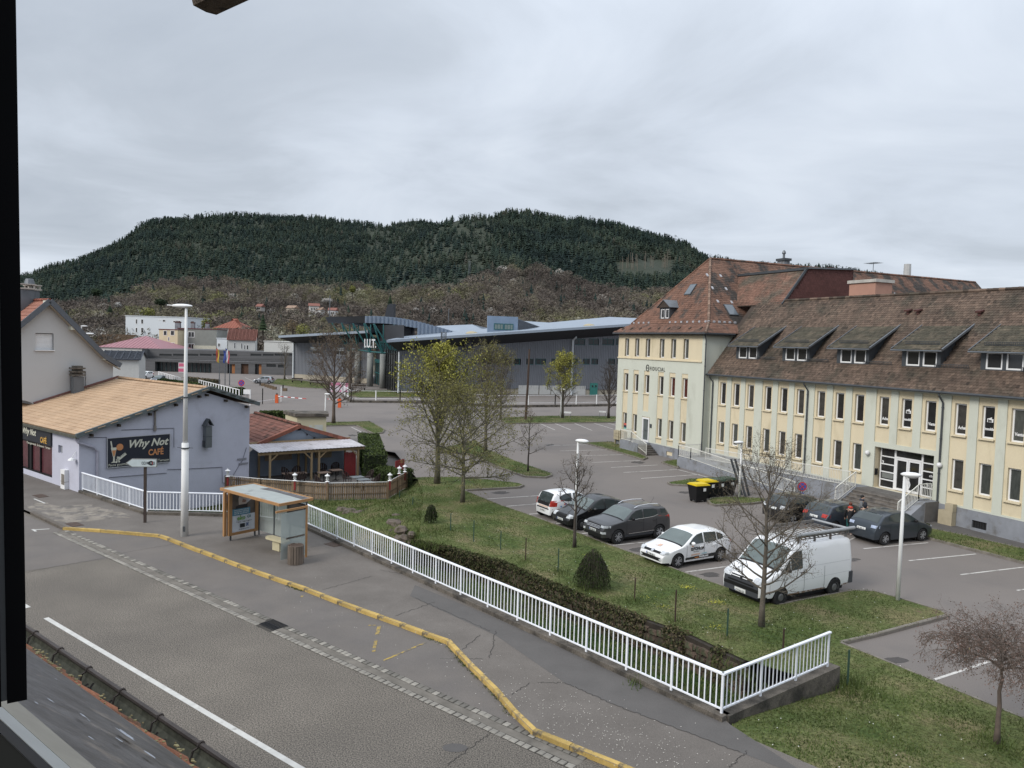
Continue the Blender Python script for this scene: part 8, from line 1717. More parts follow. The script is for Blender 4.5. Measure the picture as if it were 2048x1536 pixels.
for k in range(260):
 t_=r.choice(tl); u,v=r.random(),r.random(); u,v=(1-u,1-v)if u+v>1 else(u,v); A_,B_,C_=(me.vertices[i].co for i in t_); p=A_+(B_-A_)*u+(C_-A_)*v; m.ell(p+Z*.05,.017,.017,.008,5,3)
struct('daisies',m,M_dais,kind='stuff')
# wire fence on the lawn
wf_=thing('wire_fence','thin wire fence on green and brown stakes along the grass slope','fence',b(1116,1144)); posts=[(799,1002,980),(825,1027,994),(901,1062,1027),(947,1085,1041),(1001,1100,1062),(1051,1122,1076),(1116,1144,1097),(1269,1201,1156),(1350,1244,1180),(1454,1275,1217),(1566,1300,1257),(1695,1369,1299)]
M_gpost=mat('green_stake',A(52,84,70,.75),.7); M_bpost=mat('brown_stake',A(70,50,42,.75),.8); prev=None
for i,(x,y,yt)in enumerate(posts):
 q=G(x,y,GH-.02 if i>1 else-.8); d=ray(x,yt); h=HC+d.z*q.xy.length/d.xy.length-q.z; h=min(h,1.15); m=MB(); m.bar(q,q+Z*h,.045,.045); part('stake',m,M_bpost if i in(7,8,5,10)else M_gpost,wf_)
 if prev is not None:
  m=MB()
  for f in(.2,.5,.8,.98):m.tube([prev[0]+Z*prev[1]*f,(prev[0]+q)/2+Z*((prev[1]+h)/2*f-.04),q+Z*h*f],.0022,3,None,False)
  part('wire',m,M_gpost,wf_,kind='stuff')
 prev=(q,h)
# ================================================================== VEHICLES
M_tyre=mat('tyre_rubber',(.014,.014,.015),.85,var=.1); M_rim=mat('alloy_rim',(.42,.43,.45),.35,metal=.6,var=.05); M_rimd=mat('steel_rim',(.13,.13,.13),.5,metal=.4); M_cglass=mat('car_glass',(.035,.045,.045),.05,spec=.7,var=.1); M_cgl2=mat('car_windscreen',(.10,.125,.12),.06,spec=.7,var=.15,scale=2)
M_lamp=mat('headlamp_glass',(.5,.52,.54),.1,spec=.7,var=.25,scale=18); M_tail=mat('tail_lamp',(.36,.03,.02),.2,spec=.6,var=.2,scale=12); M_plate=mat('number_plate',(.62,.63,.62),.5,var=0); M_eu=mat('plate_blue',(.02,.06,.3),.5,var=0); M_trim=mat('grey_bumper',(.045,.048,.055),.65,var=.1); M_chrome=mat('chrome_trim',(.65,.65,.66),.2,metal=.8,var=0)
WHEELS={}
def wheelmeshes(Rw,wd,kind,n=20):
 k_=(Rw,wd,kind)
 if k_ in WHEELS:return WHEELS[k_]
 m=MB(); m.lathe([(Rw*.62,-wd/2+.01),(Rw*.9,-wd/2),(Rw,-wd/2+.03),(Rw,wd/2-.03),(Rw*.9,wd/2),(Rw*.62,wd/2-.01)],(0,0,0),n,None,'y'); m.lathe([(Rw*.66,-wd/2+.035),(Rw*.66,wd/2-.03)],(0,0,0),20,None,'y'); t=m.mesh('wheel',smooth=False); t.materials.append(M_tyre)
 m=MB(); rr_=Rw*.64; yo=-wd/2-.004
 m.tube([(rr_*.97*math.cos(a),yo+.008,rr_*.97*math.sin(a))for a in np.linspace(0,2*math.pi,21)],.011,4)
 if kind=='alloy':
  for q in range(10 if Rw>.3 else 9):a=(q-(.28 if q%2 else 0))*2*math.pi/(10 if Rw>.3 else 9); e=Vector((math.cos(a),0,math.sin(a))); m.bar(Vector((0,yo+.012,0))+e*.03,Vector((0,yo+.006,0))+e*rr_*.93,.03,.016,(0,1,0))
 else:
  m.lathe([(rr_*.92,yo+.03),(rr_*.7,yo+.02),(rr_*.45,yo-.005),(.001,yo+.0)],(0,0,0),16,None,'y')
 m.lathe([(rr_*.2,yo+.0),(.001,yo-.006)],(0,0,0),10,None,'y'); r_=m.mesh('rim'); r_.materials.append(M_rim if kind=='alloy' else M_rimd)
 m=MB(); m.lathe([(rr_*.86,yo+.03),(.001,yo+.03)],(0,0,0),16,None,'y'); WHEELS[k_]=(t,r_); return t,r_
def smooth_interp(t,P):
 xs=np.array([p[0]for p in P]); zs=np.array([p[1]for p in P]); s=0
 for o,w in((-.06,.15),(-.03,.22),(0,.26),(.03,.22),(.06,.15)):s=s+w*np.interp(t+o,xs,zs)
 return s
def car(name,label,cat,spec,cpos,az,group='cars in the parking lot',k=1.04):
 L,Wd,prof,belt=spec['L'],spec['W'],spec['prof'],spec['belt']; Rw=spec['R']; fo,wb=spec['fo'],spec['wb']; sill=spec.get('sill',.24); tum=spec.get('tum',.30)
 t=thing(name,label,cat,(cpos[0],cpos[1],LOT+.003),rz=R(90-az),group=group,local=True); t.scale=(k,k,k); hW=Wd/2; m_=spec['paint']
 nose,tail=spec.get('nose',.75),spec.get('tail',.6); nr,tr_=spec.get('nr',.17),spec.get('tr',.12)
 def wx(s):
  w=hW
  if s<nose:w*=1-nr*((nose-s)/nose)**2.4
  if s>L-tail:w*=1-tr_*((s-L+tail)/tail)**2.4
  return w
 def zt(s):return float(smooth_interp(s,prof))
 def ys(s,z):
  w=wx(s)
  if z<.5:w*=.955+.045*max(0,(z-sill))/(.5-sill)
  if z>belt:w-=(z-belt)*tum+(z-belt)**2*.05
  elif z>belt-.2:w-=(z-belt+.2)*.03
  return w
 E_=.075
 def topz(s,f):return zt(s)-E_*abs(f)**3.5
 def zlow(s):
  z=sill+(.05 if(s<.35 or s>L-.35)else 0)
  for c in(fo,fo+wb):
   d=abs(s-c)
   if d<Rw+.05:z=max(z,Rw+math.sqrt((Rw+.05)**2-d*d))
  return z
 X=lambda s:L/2-s
 st=sorted(set(list(np.linspace(0,.5,12))+list(np.linspace(.5,L-.4,int(L/.075)))+list(np.linspace(L-.4,L,9))+[fo-Rw-.05,fo+Rw+.05,fo+wb-Rw-.05,fo+wb+Rw+.05]))
 V=[]; NF=8; fl=[1,.97,.9,.78,.6,.35,.12]
 rows=[]
 for s in st:
  z0=zlow(s); z1=topz(s,1); z0=min(z0,z1-.02); row=[]
  for j in range(NF):z=z0+(z1-z0)*(j/(NF-1)); row.append((X(s),ys(s,z),z))
  ye=ys(s,z1)
  for f in fl[1:]:row.append((X(s),ye*f,topz(s,f)))
  row.append((X(s),0,topz(s,0))); full=row+[(x,-y,z)for x,y,z in row[-2::-1]]; rows.append(len(V)); V+=full
 n=len(full); Fs=[]
 for i in range(len(st)-1):
  for j in range(n-1):Fs.append((rows[i]+j,rows[i+1]+j,rows[i+1]+j+1,rows[i]+j+1))
 Fs.append(tuple(rows[0]+j for j in range(n))); Fs.append(tuple(rows[-1]+j for j in range(n-1,-1,-1)))
 mb=MB(); mb.add(V,Fs); bo=part('body',mb,m_,t,smooth=True)
 m=MB(); m.box(-L/2+.25,L/2-.25,-hW*.80,hW*.80,.16,belt-.25); part('underbody',m,M_dark,t)
 def sidepatch(m,pts,off=.006,nz=4):
  for sg_ in(1,-1):
   for(s0,a0,b0),(s1,a1,b1)in zip(pts,pts[1:]):
    nn=max(1,int(abs(s1-s0)/.12))
    for q in range(nn):
     u0,u1=q/nn,(q+1)/nn; sa,sb=s0+(s1-s0)*u0,s0+(s1-s0)*u1
     for j in range(nz):
      g=[]
      for s_,u_,jj in((sa,u0,j),(sb,u1,j),(sb,u1,j+1),(sa,u0,j+1)):
       lo=a0+(a1-a0)*u_; hi=b0+(b1-b0)*u_; z=lo+(hi-lo)*jj/nz; g.append((X(s_),sg_*(ys(s_,z)+off),z))
      m.quad(*g)
  return m
 for w in spec['side']:part('side_window',sidepatch(MB(),w),M_cglass,t,smooth=True)
 for w in spec.get('pillar',[]):part('pillar',sidepatch(MB(),w,.007,2),M_black,t)
 def toppatch(m,s0,s1,f,off,ns=8,nf=8):
  for i in range(ns):
   for j in range(nf):
    g=[]
    for a,b in((i,j),(i+1,j),(i+1,j+1),(i,j+1)):
     s_=s0+(s1-s0)*a/ns; ff=(-f+2*f*b/nf); ff*=1-.0*a; ye=ys(s_,topz(s_,1)); g.append((X(s_)+(off if s_<L/2 else-off)*.6,ye*ff,topz(s_,ff)+off))
    m.quad(*g)
  return m
 ws=spec['ws']; part('windscreen',toppatch(MB(),ws[0],ws[1],.93,.007),M_cgl2,t,smooth=True)
 m=toppatch(MB(),ws[0]-.07,ws[0],.93,.006,1,8); part('wiper_cowl',m,M_black,t)
 if 'rw' in spec:rw=spec['rw']; part('rear_window',toppatch(MB(),rw[0],rw[1],.86,.007),M_cglass,t,smooth=True)
 for s_ in spec.get('seams',[]):m=sidepatch(MB(),[(s_,sill+.04,belt-.01),(s_+.014,sill+.04,belt-.01)],.003,6); part('door_seam',m,M_black,t)
 for s_ in spec.get('handles',[]):
  for sg_ in(1,-1):m=MB(); z=belt-.12; m.box(X(s_)-.09,X(s_)+.09,sg_*(ys(s_,z)-.005),sg_*(ys(s_,z)+.03),z-.018,z+.018); part('door_handle',m,spec.get('hm',m_),t)
 for sg_ in(1,-1):
  s_=spec['mirror']; z=belt+.07; m=MB(); y=ys(s_,belt)+.1; m.ell((X(s_),sg_*y,z),.075,.11,.075,10,6); m.bar((X(s_),sg_*(y-.14),z-.05),(X(s_),sg_*y,z-.03),.05,.04); part('mirror',m,spec.get('mm',m_),t,smooth=True)
 gz=spec['grille']; hl=spec['hl']
 def frontpatch(m,y0,y1,z0,z1,off=.012,ny=6,end=0):
  """patch that follows the plan curve of the nose (end=0) or the tail (end=1)"""
  def sx(y,z):
   best=0; lo,hi=0.0,.9
   for _ in range(18):
    md=(lo+hi)/2; s_=md if not end else L-md; w=ys(s_,min(z,topz(s_,1)))
    if w>abs(y)and zt(s_)>z:hi=md
    else:lo=md
   return hi
  for i in range(ny):
   ya,yb=y0+(y1-y0)*i/ny,y0+(y1-y0)*(i+1)/ny; nzz=3
   for j in range(nzz):
    za,zb2=z0+(z1-z0)*j/nzz,z0+(z1-z0)*(j+1)/nzz; g=[]
    for y,z in((ya,za),(yb,za),(yb,zb2),(ya,zb2)):
     s_=sx(y,z)-off; g.append((X(s_ if not end else L-s_),y,z+.004))
    m.quad(*(g if(y1>y0)!=bool(end)else g[::-1]))
  return m
 part('grille',frontpatch(MB(),-gz[0],gz[0],gz[1],gz[2],.014,10),M_black,t);
 if 'gbars' in spec:
  for z in np.linspace(gz[1],gz[2],spec['gbars']+2)[1:-1]:part('grille_bar',frontpatch(MB(),-gz[0],gz[0],z-.012,z+.012,.022,10),M_chrome,t)
 ig=spec['intake']; part('air_intake',frontpatch(MB(),-ig[0],ig[0],ig[1],ig[2],.014,10),M_black,t)
 for sg_ in(1,-1):
  part('headlight',frontpatch(MB(),sg_*hl[0],sg_*hl[1],hl[2],hl[3],.016,6),M_lamp,t,smooth=True)
  if 'fog' in spec:f_=spec['fog']; part('fog_light',frontpatch(MB(),sg_*f_[0],sg_*f_[1],f_[2],f_[3],.018,3),M_lamp,t)
  tl=spec['tl']; part('tail_light',sidepatch_one(X,ys,tl,sg_),spec.get('tm',M_tail),t)if 0 else part('tail_light',frontpatch(MB(),sg_*tl[0],sg_*tl[1],tl[2],tl[3],.016,5,1),spec.get('tm',M_tail),t,smooth=True)
 pz_=spec.get('plate',.45); m=frontpatch(MB(),-.26,.26,pz_-.055,pz_+.055,.03,4); part('number_plate',m,M_plate,t); part('plate_band',frontpatch(MB(),-.26,-.225,pz_-.05,pz_+.05,.034,1),M_eu,t)
 pr_=spec.get('rplate',.75); part('number_plate',frontpatch(MB(),-.26,.26,pr_-.055,pr_+.055,.03,4,1),M_plate,t)
 PT=spec.get('ptext')
 if PT:
  for(e_,zz_)in((0,pz_),(1,pr_)):
   xx=(L/2+.045)*(1 if e_==0 else-1); exv=Vector((0,1,0))if e_==0 else Vector((0,-1,0)); text(PT,.1,Vector((xx,-.2 if e_==0 else .2,zz_-.035)),exv,Z,M_sign,t,width=.4,ext=.001)
 for i,c in enumerate((fo,fo+wb)):
  tm_,rm_=wheelmeshes(Rw,spec.get('wd',.2),spec.get('rim','alloy'))
  for sg_ in(1,-1):
   w=link(bpy.data.objects.new('wheel',tm_)); w.parent=t; w.location=(X(c),sg_*(wx(c)-spec.get('wd',.2)/2+.005),Rw); w.rotation_euler=(0,R(17*i+5),R(180)if sg_>0 else 0)
   if i==0 and spec.get('steer'):w.rotation_euler[2]+=R(spec['steer'])
   q=link(bpy.data.objects.new('rim',rm_)); q.parent=w
 bz=spec.get('lowtrim')
 if bz:part('lower_trim',sidepatch(MB(),[(fo+Rw+.06,sill-.0,sill+bz),(fo+wb-Rw-.06,sill,sill+bz)],.008,2),M_trim,t)
 return t,X,ys,sidepatch,frontpatch,toppatch
def paintm(name,c,metal=0,coat=.6,rough=.35):return mat(name,c,rough,metal=metal,coat=coat,var=.03,scale=1.5)
PW=paintm('white_car_paint',(.74,.745,.75)); PG=paintm('graphite_car_paint',(.055,.055,.058),.3); PK=paintm('black_car_paint',(.010,.010,.011)); PB=paintm('blue_grey_car_paint',(.045,.055,.07),.35); PB2=paintm('dark_slate_car_paint',(.04,.05,.062),.35); PS=paintm('silver_car_paint',(.35,.37,.40),.4)
def pos(px,which,az,spec,side,k=1.04):
 """ground point under a visible wheel -> centre of the car"""
 f=azv(az); lf=Vector((-f.y,f.x,0)); p=G(px[0],px[1],LOT); s=spec['fo']+(0 if which=='f' else spec['wb']); return p-f*((spec['L']/2-s)*k)-lf*side*(spec['W']/2-.12)*k
polo=dict(L=3.97,W=1.68,R=.31,fo=.78,wb=2.47,belt=.93,paint=PW,prof=[(-.1,.45),(0,.52),(.06,.66),(.35,.80),(.85,.90),(1.02,.94),(1.72,1.36),(2.1,1.45),(2.9,1.44),(3.45,1.33),(3.75,1.02),(3.9,.93),(3.97,.6),(4.1,.5)],
side=[[(1.38,.95,1.0),(1.62,.95,1.18),(1.88,.95,1.31),(2.2,.96,1.36)],[(2.27,.96,1.365),(2.98,.99,1.33)],[(3.03,.99,1.32),(3.38,1.04,1.18)]],ws=(1.06,1.72),rw=(3.5,3.80),seams=[1.25,2.24,3.0],handles=[2.08,2.86],mirror=1.52,grille=(.52,.62,.70),intake=(.6,.33,.47),hl=(.50,.80,.62,.74),fog=(.52,.66,.36,.43),tl=(.52,.80,.78,.95),plate=.54,ptext='EF 748 NJ',sill=.22)
eco=dict(L=4.1,W=1.77,R=.345,fo=.82,wb=2.52,belt=1.08,paint=PG,sill=.3,prof=[(-.1,.6),(0,.66),(.07,.92),(.4,1.02),(.95,1.10),(1.12,1.13),(1.75,1.52),(2.2,1.62),(3.1,1.62),(3.75,1.54),(3.98,1.2),(4.06,1.05),(4.1,.7),(4.2,.6)],
side=[[(1.42,1.10,1.16),(1.65,1.10,1.34),(1.92,1.10,1.47),(2.28,1.12,1.51)],[(2.36,1.12,1.51),(3.0,1.18,1.49),(3.2,1.22,1.42)],[(3.42,1.24,1.46),(3.75,1.22,1.42)]],ws=(1.15,1.78),rw=(3.82,3.96),seams=[1.3,2.32,3.12],handles=[2.15,2.98],mirror=1.6,mm=M_black,grille=(.5,.70,.90),gbars=3,intake=(.62,.36,.5),hl=(.53,.86,.80,.90),fog=(.58,.8,.52,.62),tl=(.62,.87,.98,1.14),plate=.62,lowtrim=.12,steer=0,ptext='EK 486 BA')
a2=dict(L=3.83,W=1.67,R=.3,fo=.75,wb=2.4,belt=.95,paint=PK,prof=[(-.1,.5),(0,.55),(.08,.72),(.4,.84),(.8,.96),(.95,1.02),(1.6,1.43),(2.1,1.55),(2.7,1.51),(3.3,1.33),(3.65,1.12),(3.8,.9),(3.83,.6),(3.9,.5)],
side=[[(1.32,1.0,1.05),(1.6,.98,1.28),(1.95,.98,1.42),(2.15,.98,1.45)],[(2.22,.98,1.45),(2.85,1.02,1.36)],[(2.92,1.03,1.34),(3.3,1.1,1.2)]],ws=(1.0,1.62),rw=(3.0,3.5),seams=[1.2,2.19,2.9],handles=[2.05,2.8],mirror=1.45,grille=(.36,.62,.76),intake=(.55,.3,.42),hl=(.46,.78,.62,.78),tl=(.5,.78,.8,.98),rim='steel',ptext='AE 162 RK',plate=.5)
c1=dict(L=3.43,W=1.63,R=.28,fo=.68,wb=2.34,belt=.93,paint=PW,prof=[(-.1,.5),(0,.56),(.06,.72),(.3,.84),(.68,.93),(.8,.97),(1.45,1.38),(1.9,1.47),(2.7,1.45),(3.15,1.38),(3.33,1.0),(3.4,.85),(3.43,.6),(3.6,.5)],
side=[[(1.15,.97,1.05),(1.45,.96,1.28),(1.75,.96,1.38),(2.0,.97,1.39)],[(2.12,.98,1.39),(2.5,1.0,1.37),(2.8,1.06,1.28),(2.88,1.14,1.2)]],ws=(.85,1.45),rw=(3.10,3.36),seams=[1.1,2.05],handles=[1.9],mirror=1.3,grille=(.4,.5,.58),intake=(.5,.3,.4),hl=(.42,.74,.6,.75),tl=(.62,.80,.74,1.05),rplate=.48,ptext='CK 918 QE',tr=.2)
p207=dict(L=4.03,W=1.72,R=.31,fo=.85,wb=2.54,belt=.98,paint=PB,prof=[(-.1,.45),(0,.5),(.08,.68),(.5,.84),(.95,.96),(1.1,1.0),(1.85,1.4),(2.3,1.47),(3.0,1.46),(3.55,1.38),(3.86,1.0),(3.97,.86),(4.03,.6),(4.1,.5)],
side=[[(1.35,1.0,1.06),(1.75,1.0,1.28),(2.1,1.0,1.38),(2.35,1.01,1.40)],[(2.43,1.02,1.40),(3.0,1.06,1.36),(3.3,1.14,1.28),(3.36,1.2,1.24)]],ws=(1.15,1.85),rw=(3.5,3.82),seams=[1.3,2.39],handles=[2.2],mirror=1.6,grille=(.5,.35,.55),intake=(.5,.25,.33),hl=(.5,.82,.66,.84),tl=(.48,.84,.80,.97),rplate=.78,ptext='BX 482 YJ')
zoe=dict(L=4.08,W=1.73,R=.32,fo=.84,wb=2.59,belt=1.02,paint=PB2,prof=[(-.1,.5),(0,.56),(.08,.72),(.5,.90),(.9,1.02),(1.05,1.06),(1.75,1.45),(2.2,1.56),(2.9,1.54),(3.5,1.42),(3.9,1.08),(4.02,.9),(4.08,.65),(4.2,.5)],
side=[[(1.3,1.06,1.12),(1.65,1.05,1.33),(2.0,1.05,1.45),(2.28,1.06,1.48)],[(2.36,1.07,1.48),(2.95,1.12,1.43),(3.2,1.2,1.34)]],ws=(1.1,1.75),rw=(3.42,3.86),seams=[1.2,2.32,3.1],handles=[2.15],mirror=1.5,mm=M_black,grille=(.4,.6,.7),intake=(.6,.3,.44),hl=(.5,.82,.7,.84),tl=(.50,.84,.84,.97),tm=mat('clear_blue_tail_lamp',(.36,.42,.55),.15,spec=.7,var=.3,scale=14),rplate=.72,ptext='FD 284 YZ')
clio=dict(p207); clio.update(paint=PK,tm=M_lamp,ptext=None)
sil=dict(p207); sil.update(L=3.84,W=1.65,wb=2.44,fo=.75,paint=PS,ptext=None,prof=[(-.1,.45),(0,.5),(.08,.66),(.5,.78),(.85,.88),(1.0,.93),(1.7,1.33),(2.1,1.43),(2.9,1.42),(3.4,1.34),(3.68,.98),(3.8,.82),(3.84,.6),(3.9,.5)],belt=.92,side=[[(1.3,.95,1.0),(1.65,.95,1.22),(2.0,.95,1.33),(2.3,.96,1.35)],[(2.38,.97,1.35),(3.0,1.0,1.32),(3.25,1.08,1.22)]])
azp=239.0
_,X,ys,sp_,fp_,tp2_=car('hatchback','white hatchback with agency lettering on its door, nose on the lawn edge beside the van','car',polo,pos((1352,1136),'f',azp,polo,1),azp)
t=bpy.context.scene.objects['hatchback']
text('FONCIA',.2,Vector((X(1.62),ys(1.7,.75)+.012,.68)),Vector((-1,0,0)),Z,M_sign,t,width=.62,ext=.002,bold=.006); text('l\'immobilier',.07,Vector((X(1.62),ys(1.7,.62)+.012,.60)),Vector((-1,0,0)),Z,M_sign,t,ext=.001)
m=MB(); [m.obox((X(1.5+(q%2)*.07),ys(1.5,.76)+.014,.70+(q//2)*.07),(1,0,0),(0,1,0),Z,.028,.002,.028)for q in range(4)]; part('emblem',m,M_sign,t); m=MB(); m.obox((X(1.57),ys(1.5,.82)+.016,.86),(1,0,0),(0,1,0),Z,.045,.002,.018); part('emblem',m,mat('decal_orange',(.6,.22,.06),.5),t)
m=sp_(MB(),[(1.2,.30,.40),(2.95,.30,.46)],.006,2); part('door_stripe',m,M_sign,t); text('www.',.1,Vector((X(1.72),ys(1.7,.36)+.016,.335)),Vector((-1,0,0)),Z,MATS['decal_orange'],t,ext=.001,bold=.004); text('foncia.com',.12,Vector((X(1.98),ys(2,.36)+.016,.345)),Vector((-1,0,0)),Z,M_let,t,ext=.001,bold=.006)
m=sp_(MB(),[(1.5,.46,.52),(2.0,.47,.53)],.006,1); part('door_stripe',m,mat('decal_peach',(.62,.42,.32),.5),t); m=sp_(MB(),[(2.1,.48,.52),(2.4,.48,.53)],.006,1); part('door_stripe',m,mat('decal_sky',(.35,.55,.6),.5),t)
m=tp2_(MB(),.42,.62,.12,.008,1,2); part('bonnet_emblem',m,MATS['decal_peach'],t); text('FONCIA',.09,Vector((X(.36),.17,.83)),Vector((0,-1,0)),Vector((-.97,0,.2)),MATS['decal_peach'],t,ext=.001)
for sg_ in(0,):m=fp_(MB(),-.07,.07,.62,.73,.03,2); part('badge',m,M_chrome,t)
_,X,ys,sp_,fp_,tp2_=car('compact_suv','graphite compact suv with silver roof rails between the black car and the white hatchback','car',eco,pos((1233,1088),'f',azp,eco,1),azp)
t=scene.objects['compact_suv']; m=sp_(MB(),[(1.42,.43,.46),(3.0,.46,.49)],.016,1); part('chrome_strip',m,M_chrome,t); m=sp_(MB(),[(1.35,1.07,1.09),(2.9,1.12,1.14),(3.25,1.2,1.22)],.008,1); part('chrome_strip',m,M_chrome,t)
for sg_ in(1,-1):m=MB(); m.tube([(X(s_),sg_*.60,z_)for s_,z_ in((1.95,1.56),(2.2,1.66),(2.8,1.69),(3.4,1.66),(3.6,1.56))],.022,6); part('roof_rail',m,M_chrome,t)
m=MB(); m.tube([(X(3.5),0,1.58),(X(3.7),0,1.85)],.006,4); part('aerial',m,M_black,t)
car('small_hatchback','black high-roofed small car between the white city car and the graphite suv','car',a2,pos((1161,1060),'f',azp,a2,1),azp)
_,X,ys,sp_,fp_,tp2_=car('city_car','small white city car with coloured spots seen from behind at the row end','car',c1,pos((1112,1041),'r',60,c1,-1),60); t=scene.objects['city_car']; r=random.Random(5)
part('tailgate_panel',fp_(MB(),-.56,.56,.74,.92,.012,8,1),M_black,t); part('rear_bumper_trim',fp_(MB(),-.74,.74,.56,.63,.014,8,1),M_black,t); part('orange_lettering',fp_(MB(),-.5,.4,.66,.72,.014,6,1),mat('decal_peach',(.6,.4,.3)),t)
for k in range(12):
 s_=r.uniform(1.4,2.9); z=r.uniform(.5,.88); m=MB(); m.obox((X(s_),-(ys(s_,z)+.012),z),(1,0,0),(0,1,0),Z,.035,.003,.035); part('decal',m,mat('decal_%d'%(k%4),[(.05,.2,.5),(.6,.12,.05),(.2,.06,.3),(.03,.3,.35)][k%4],.5),t)
azr=65.0
car('estate_hatchback','blue-grey hatchback with red tail lights and people standing at its side','car',p207,pos((1666,1066),'r',azr,p207,-1),azr); car('electric_hatchback','dark slate hatchback with pale blue tail lights parked nearest the steps','car',zoe,pos((1766,1090),'r',azr+1,zoe,-1),azr+1)
car('black_hatchback','black hatchback half hidden behind the wiry bare tree','car',clio,pos((1582,1048),'r',azr,clio,-1),azr)
car('silver_hatchback','silver hatchback parked far off before the timber building','car',sil,pos((513,767),'f',268,sil,1),268,'far parked cars'); w2=dict(c1); w2.update(ptext=None); car('far_white_car','far white car by the red container, windscreen towards the café roof','car',w2,G(291,757,LOT),190,'far parked cars'); w3=dict(sil); w3.update(paint=PB); car('far_grey_car','far grey-blue car at the left end of the hedge fence','car',w3,G(319,766,LOT),190,'far parked cars')
van=dict(L=4.75,W=2.0,R=.33,fo=.95,wb=2.85,belt=1.22,tum=.10,sill=.34,wd=.22,paint=PW,nose=.9,nr=.14,tail=.15,tr=.03,rim='steel',steer=0,
prof=[(-.1,.7),(0,.78),(.05,.95),(.35,1.10),(.72,1.26),(.85,1.30),(1.5,1.98),(1.75,2.12),(2.3,2.17),(4.5,2.17),(4.7,2.12),(4.75,1.9),(4.8,1.8)],
side=[[(1.12,1.24,1.36),(1.38,1.24,1.66)],[(1.43,1.24,1.70),(1.58,1.24,1.86),(2.02,1.26,1.9)]],ws=(.88,1.55),seams=[1.08,2.12,3.2],handles=[2.02],hm=M_black,mm=M_black,mirror=1.2,grille=(.5,.84,.94),intake=(.82,.52,.64),hl=(.56,.94,.84,1.02),tl=(.74,.86,1.15,1.72),plate=.42,rplate=.6,ptext='CV 066 GA')
azv_=240.5
_,X,ys,sp_,fp_,tp2_=car('panel_van','old white panel van with roof rack and rusty sills at the end of the row','van',van,pos((1556,1211),'f',azv_,van,1),azv_,'cars in the parking lot',1.06); t=scene.objects['panel_van']
for z0,z1,m_,nm in((.34,.84,M_trim,'front_bumper'),):part(nm,fp_(MB(),-.97,.97,z0,z1,.012,12),m_,t)
part('air_intake',fp_(MB(),-.6,.6,.60,.66,.03,8),M_black,t); part('air_intake',fp_(MB(),-.6,.6,.70,.76,.03,8),M_black,t); part('grille_bar',fp_(MB(),-.5,.5,.875,.90,.03,8),PW,t); part('number_plate',fp_(MB(),-.26,.26,.40,.51,.035,3),M_plate,t); part('badge',fp_(MB(),-.06,.06,.83,.95,.035,2),M_black,t)
rust=mat('rusty_sill',(.16,.085,.04),.9,var=.4,scale=14,c2=(.5,.48,.45),m2=(.45,.6),s2=7); part('rusty_sill',sp_(MB(),[(1.32,.34,.39),(2.1,.34,.41),(3.3,.34,.40)],.006,1),rust,t); part('rusty_sill',sp_(MB(),[(4.2,.34,.4),(4.6,.36,.42)],.006,1),rust,t)
part('side_crease',sp_(MB(),[(2.2,1.28,1.292),(4.6,1.28,1.292)],.004,1),mat('panel_crease',(.45,.46,.47),.4),t); part('side_crease',sp_(MB(),[(1.35,.80,.81),(4.6,.86,.87)],.004,1),MATS['panel_crease'],t); part('rear_bumper',fp_(MB(),-1.0,1.0,.42,.85,.02,8,1),M_trim,t)  # panel creases drawn in colour only, as thin flat grey strips
for sg_ in(1,-1):m=MB(); m.obox((X(4.68),sg_*.99,.62),(1,0,0),(0,1,0),Z,.1,.03,.22); part('rear_bumper_corner',m,M_trim,t)
M_rack=mat('worn_rack_steel',(.16,.15,.14),.6,metal=.3,var=.35,scale=8,c2=(.10,.055,.03),m2=(.55,.65),s2=6)
rk=MB(); r0_,r1_=1.85,4.7
for sg_ in(1,-1):rk.bar((X(r0_),sg_*.8,2.36),(X(r1_),sg_*.8,2.36),.05,.10); rk.bar((X(r0_),sg_*.8,2.24),(X(r1_),sg_*.8,2.24),.03,.03)
part('rack_side_rail',rk,M_rack,t)
for k in range(13):s_=r0_+.05+(r1_-r0_-.1)*k/12; m=MB(); m.bar((X(s_),-.8,2.27),(X(s_),.8,2.27),.035,.03); part('rack_bar',m,M_rack,t)
for k in range(4):
 for sg_ in(1,-1):s_=r0_+.1+(r1_-r0_-.25)*k/3; m=MB(); m.bar((X(s_),sg_*.8,2.12),(X(s_),sg_*.8,2.3),.08,.05); part('rack_foot',m,M_rack,t)
m=MB(); m.tube([(X(1.8),.86,2.44),(X(4.95),.86,2.44)],.065,8); part('pipe_carrier',m,mat('grey_pipe',(.33,.34,.35),.5,metal=.2),t); m=MB(); m.tube([(X(r1_),-.85,2.42),(X(r1_),.85,2.42)],.04,6); part('rack_roller',m,MATS['grey_pipe'],t)
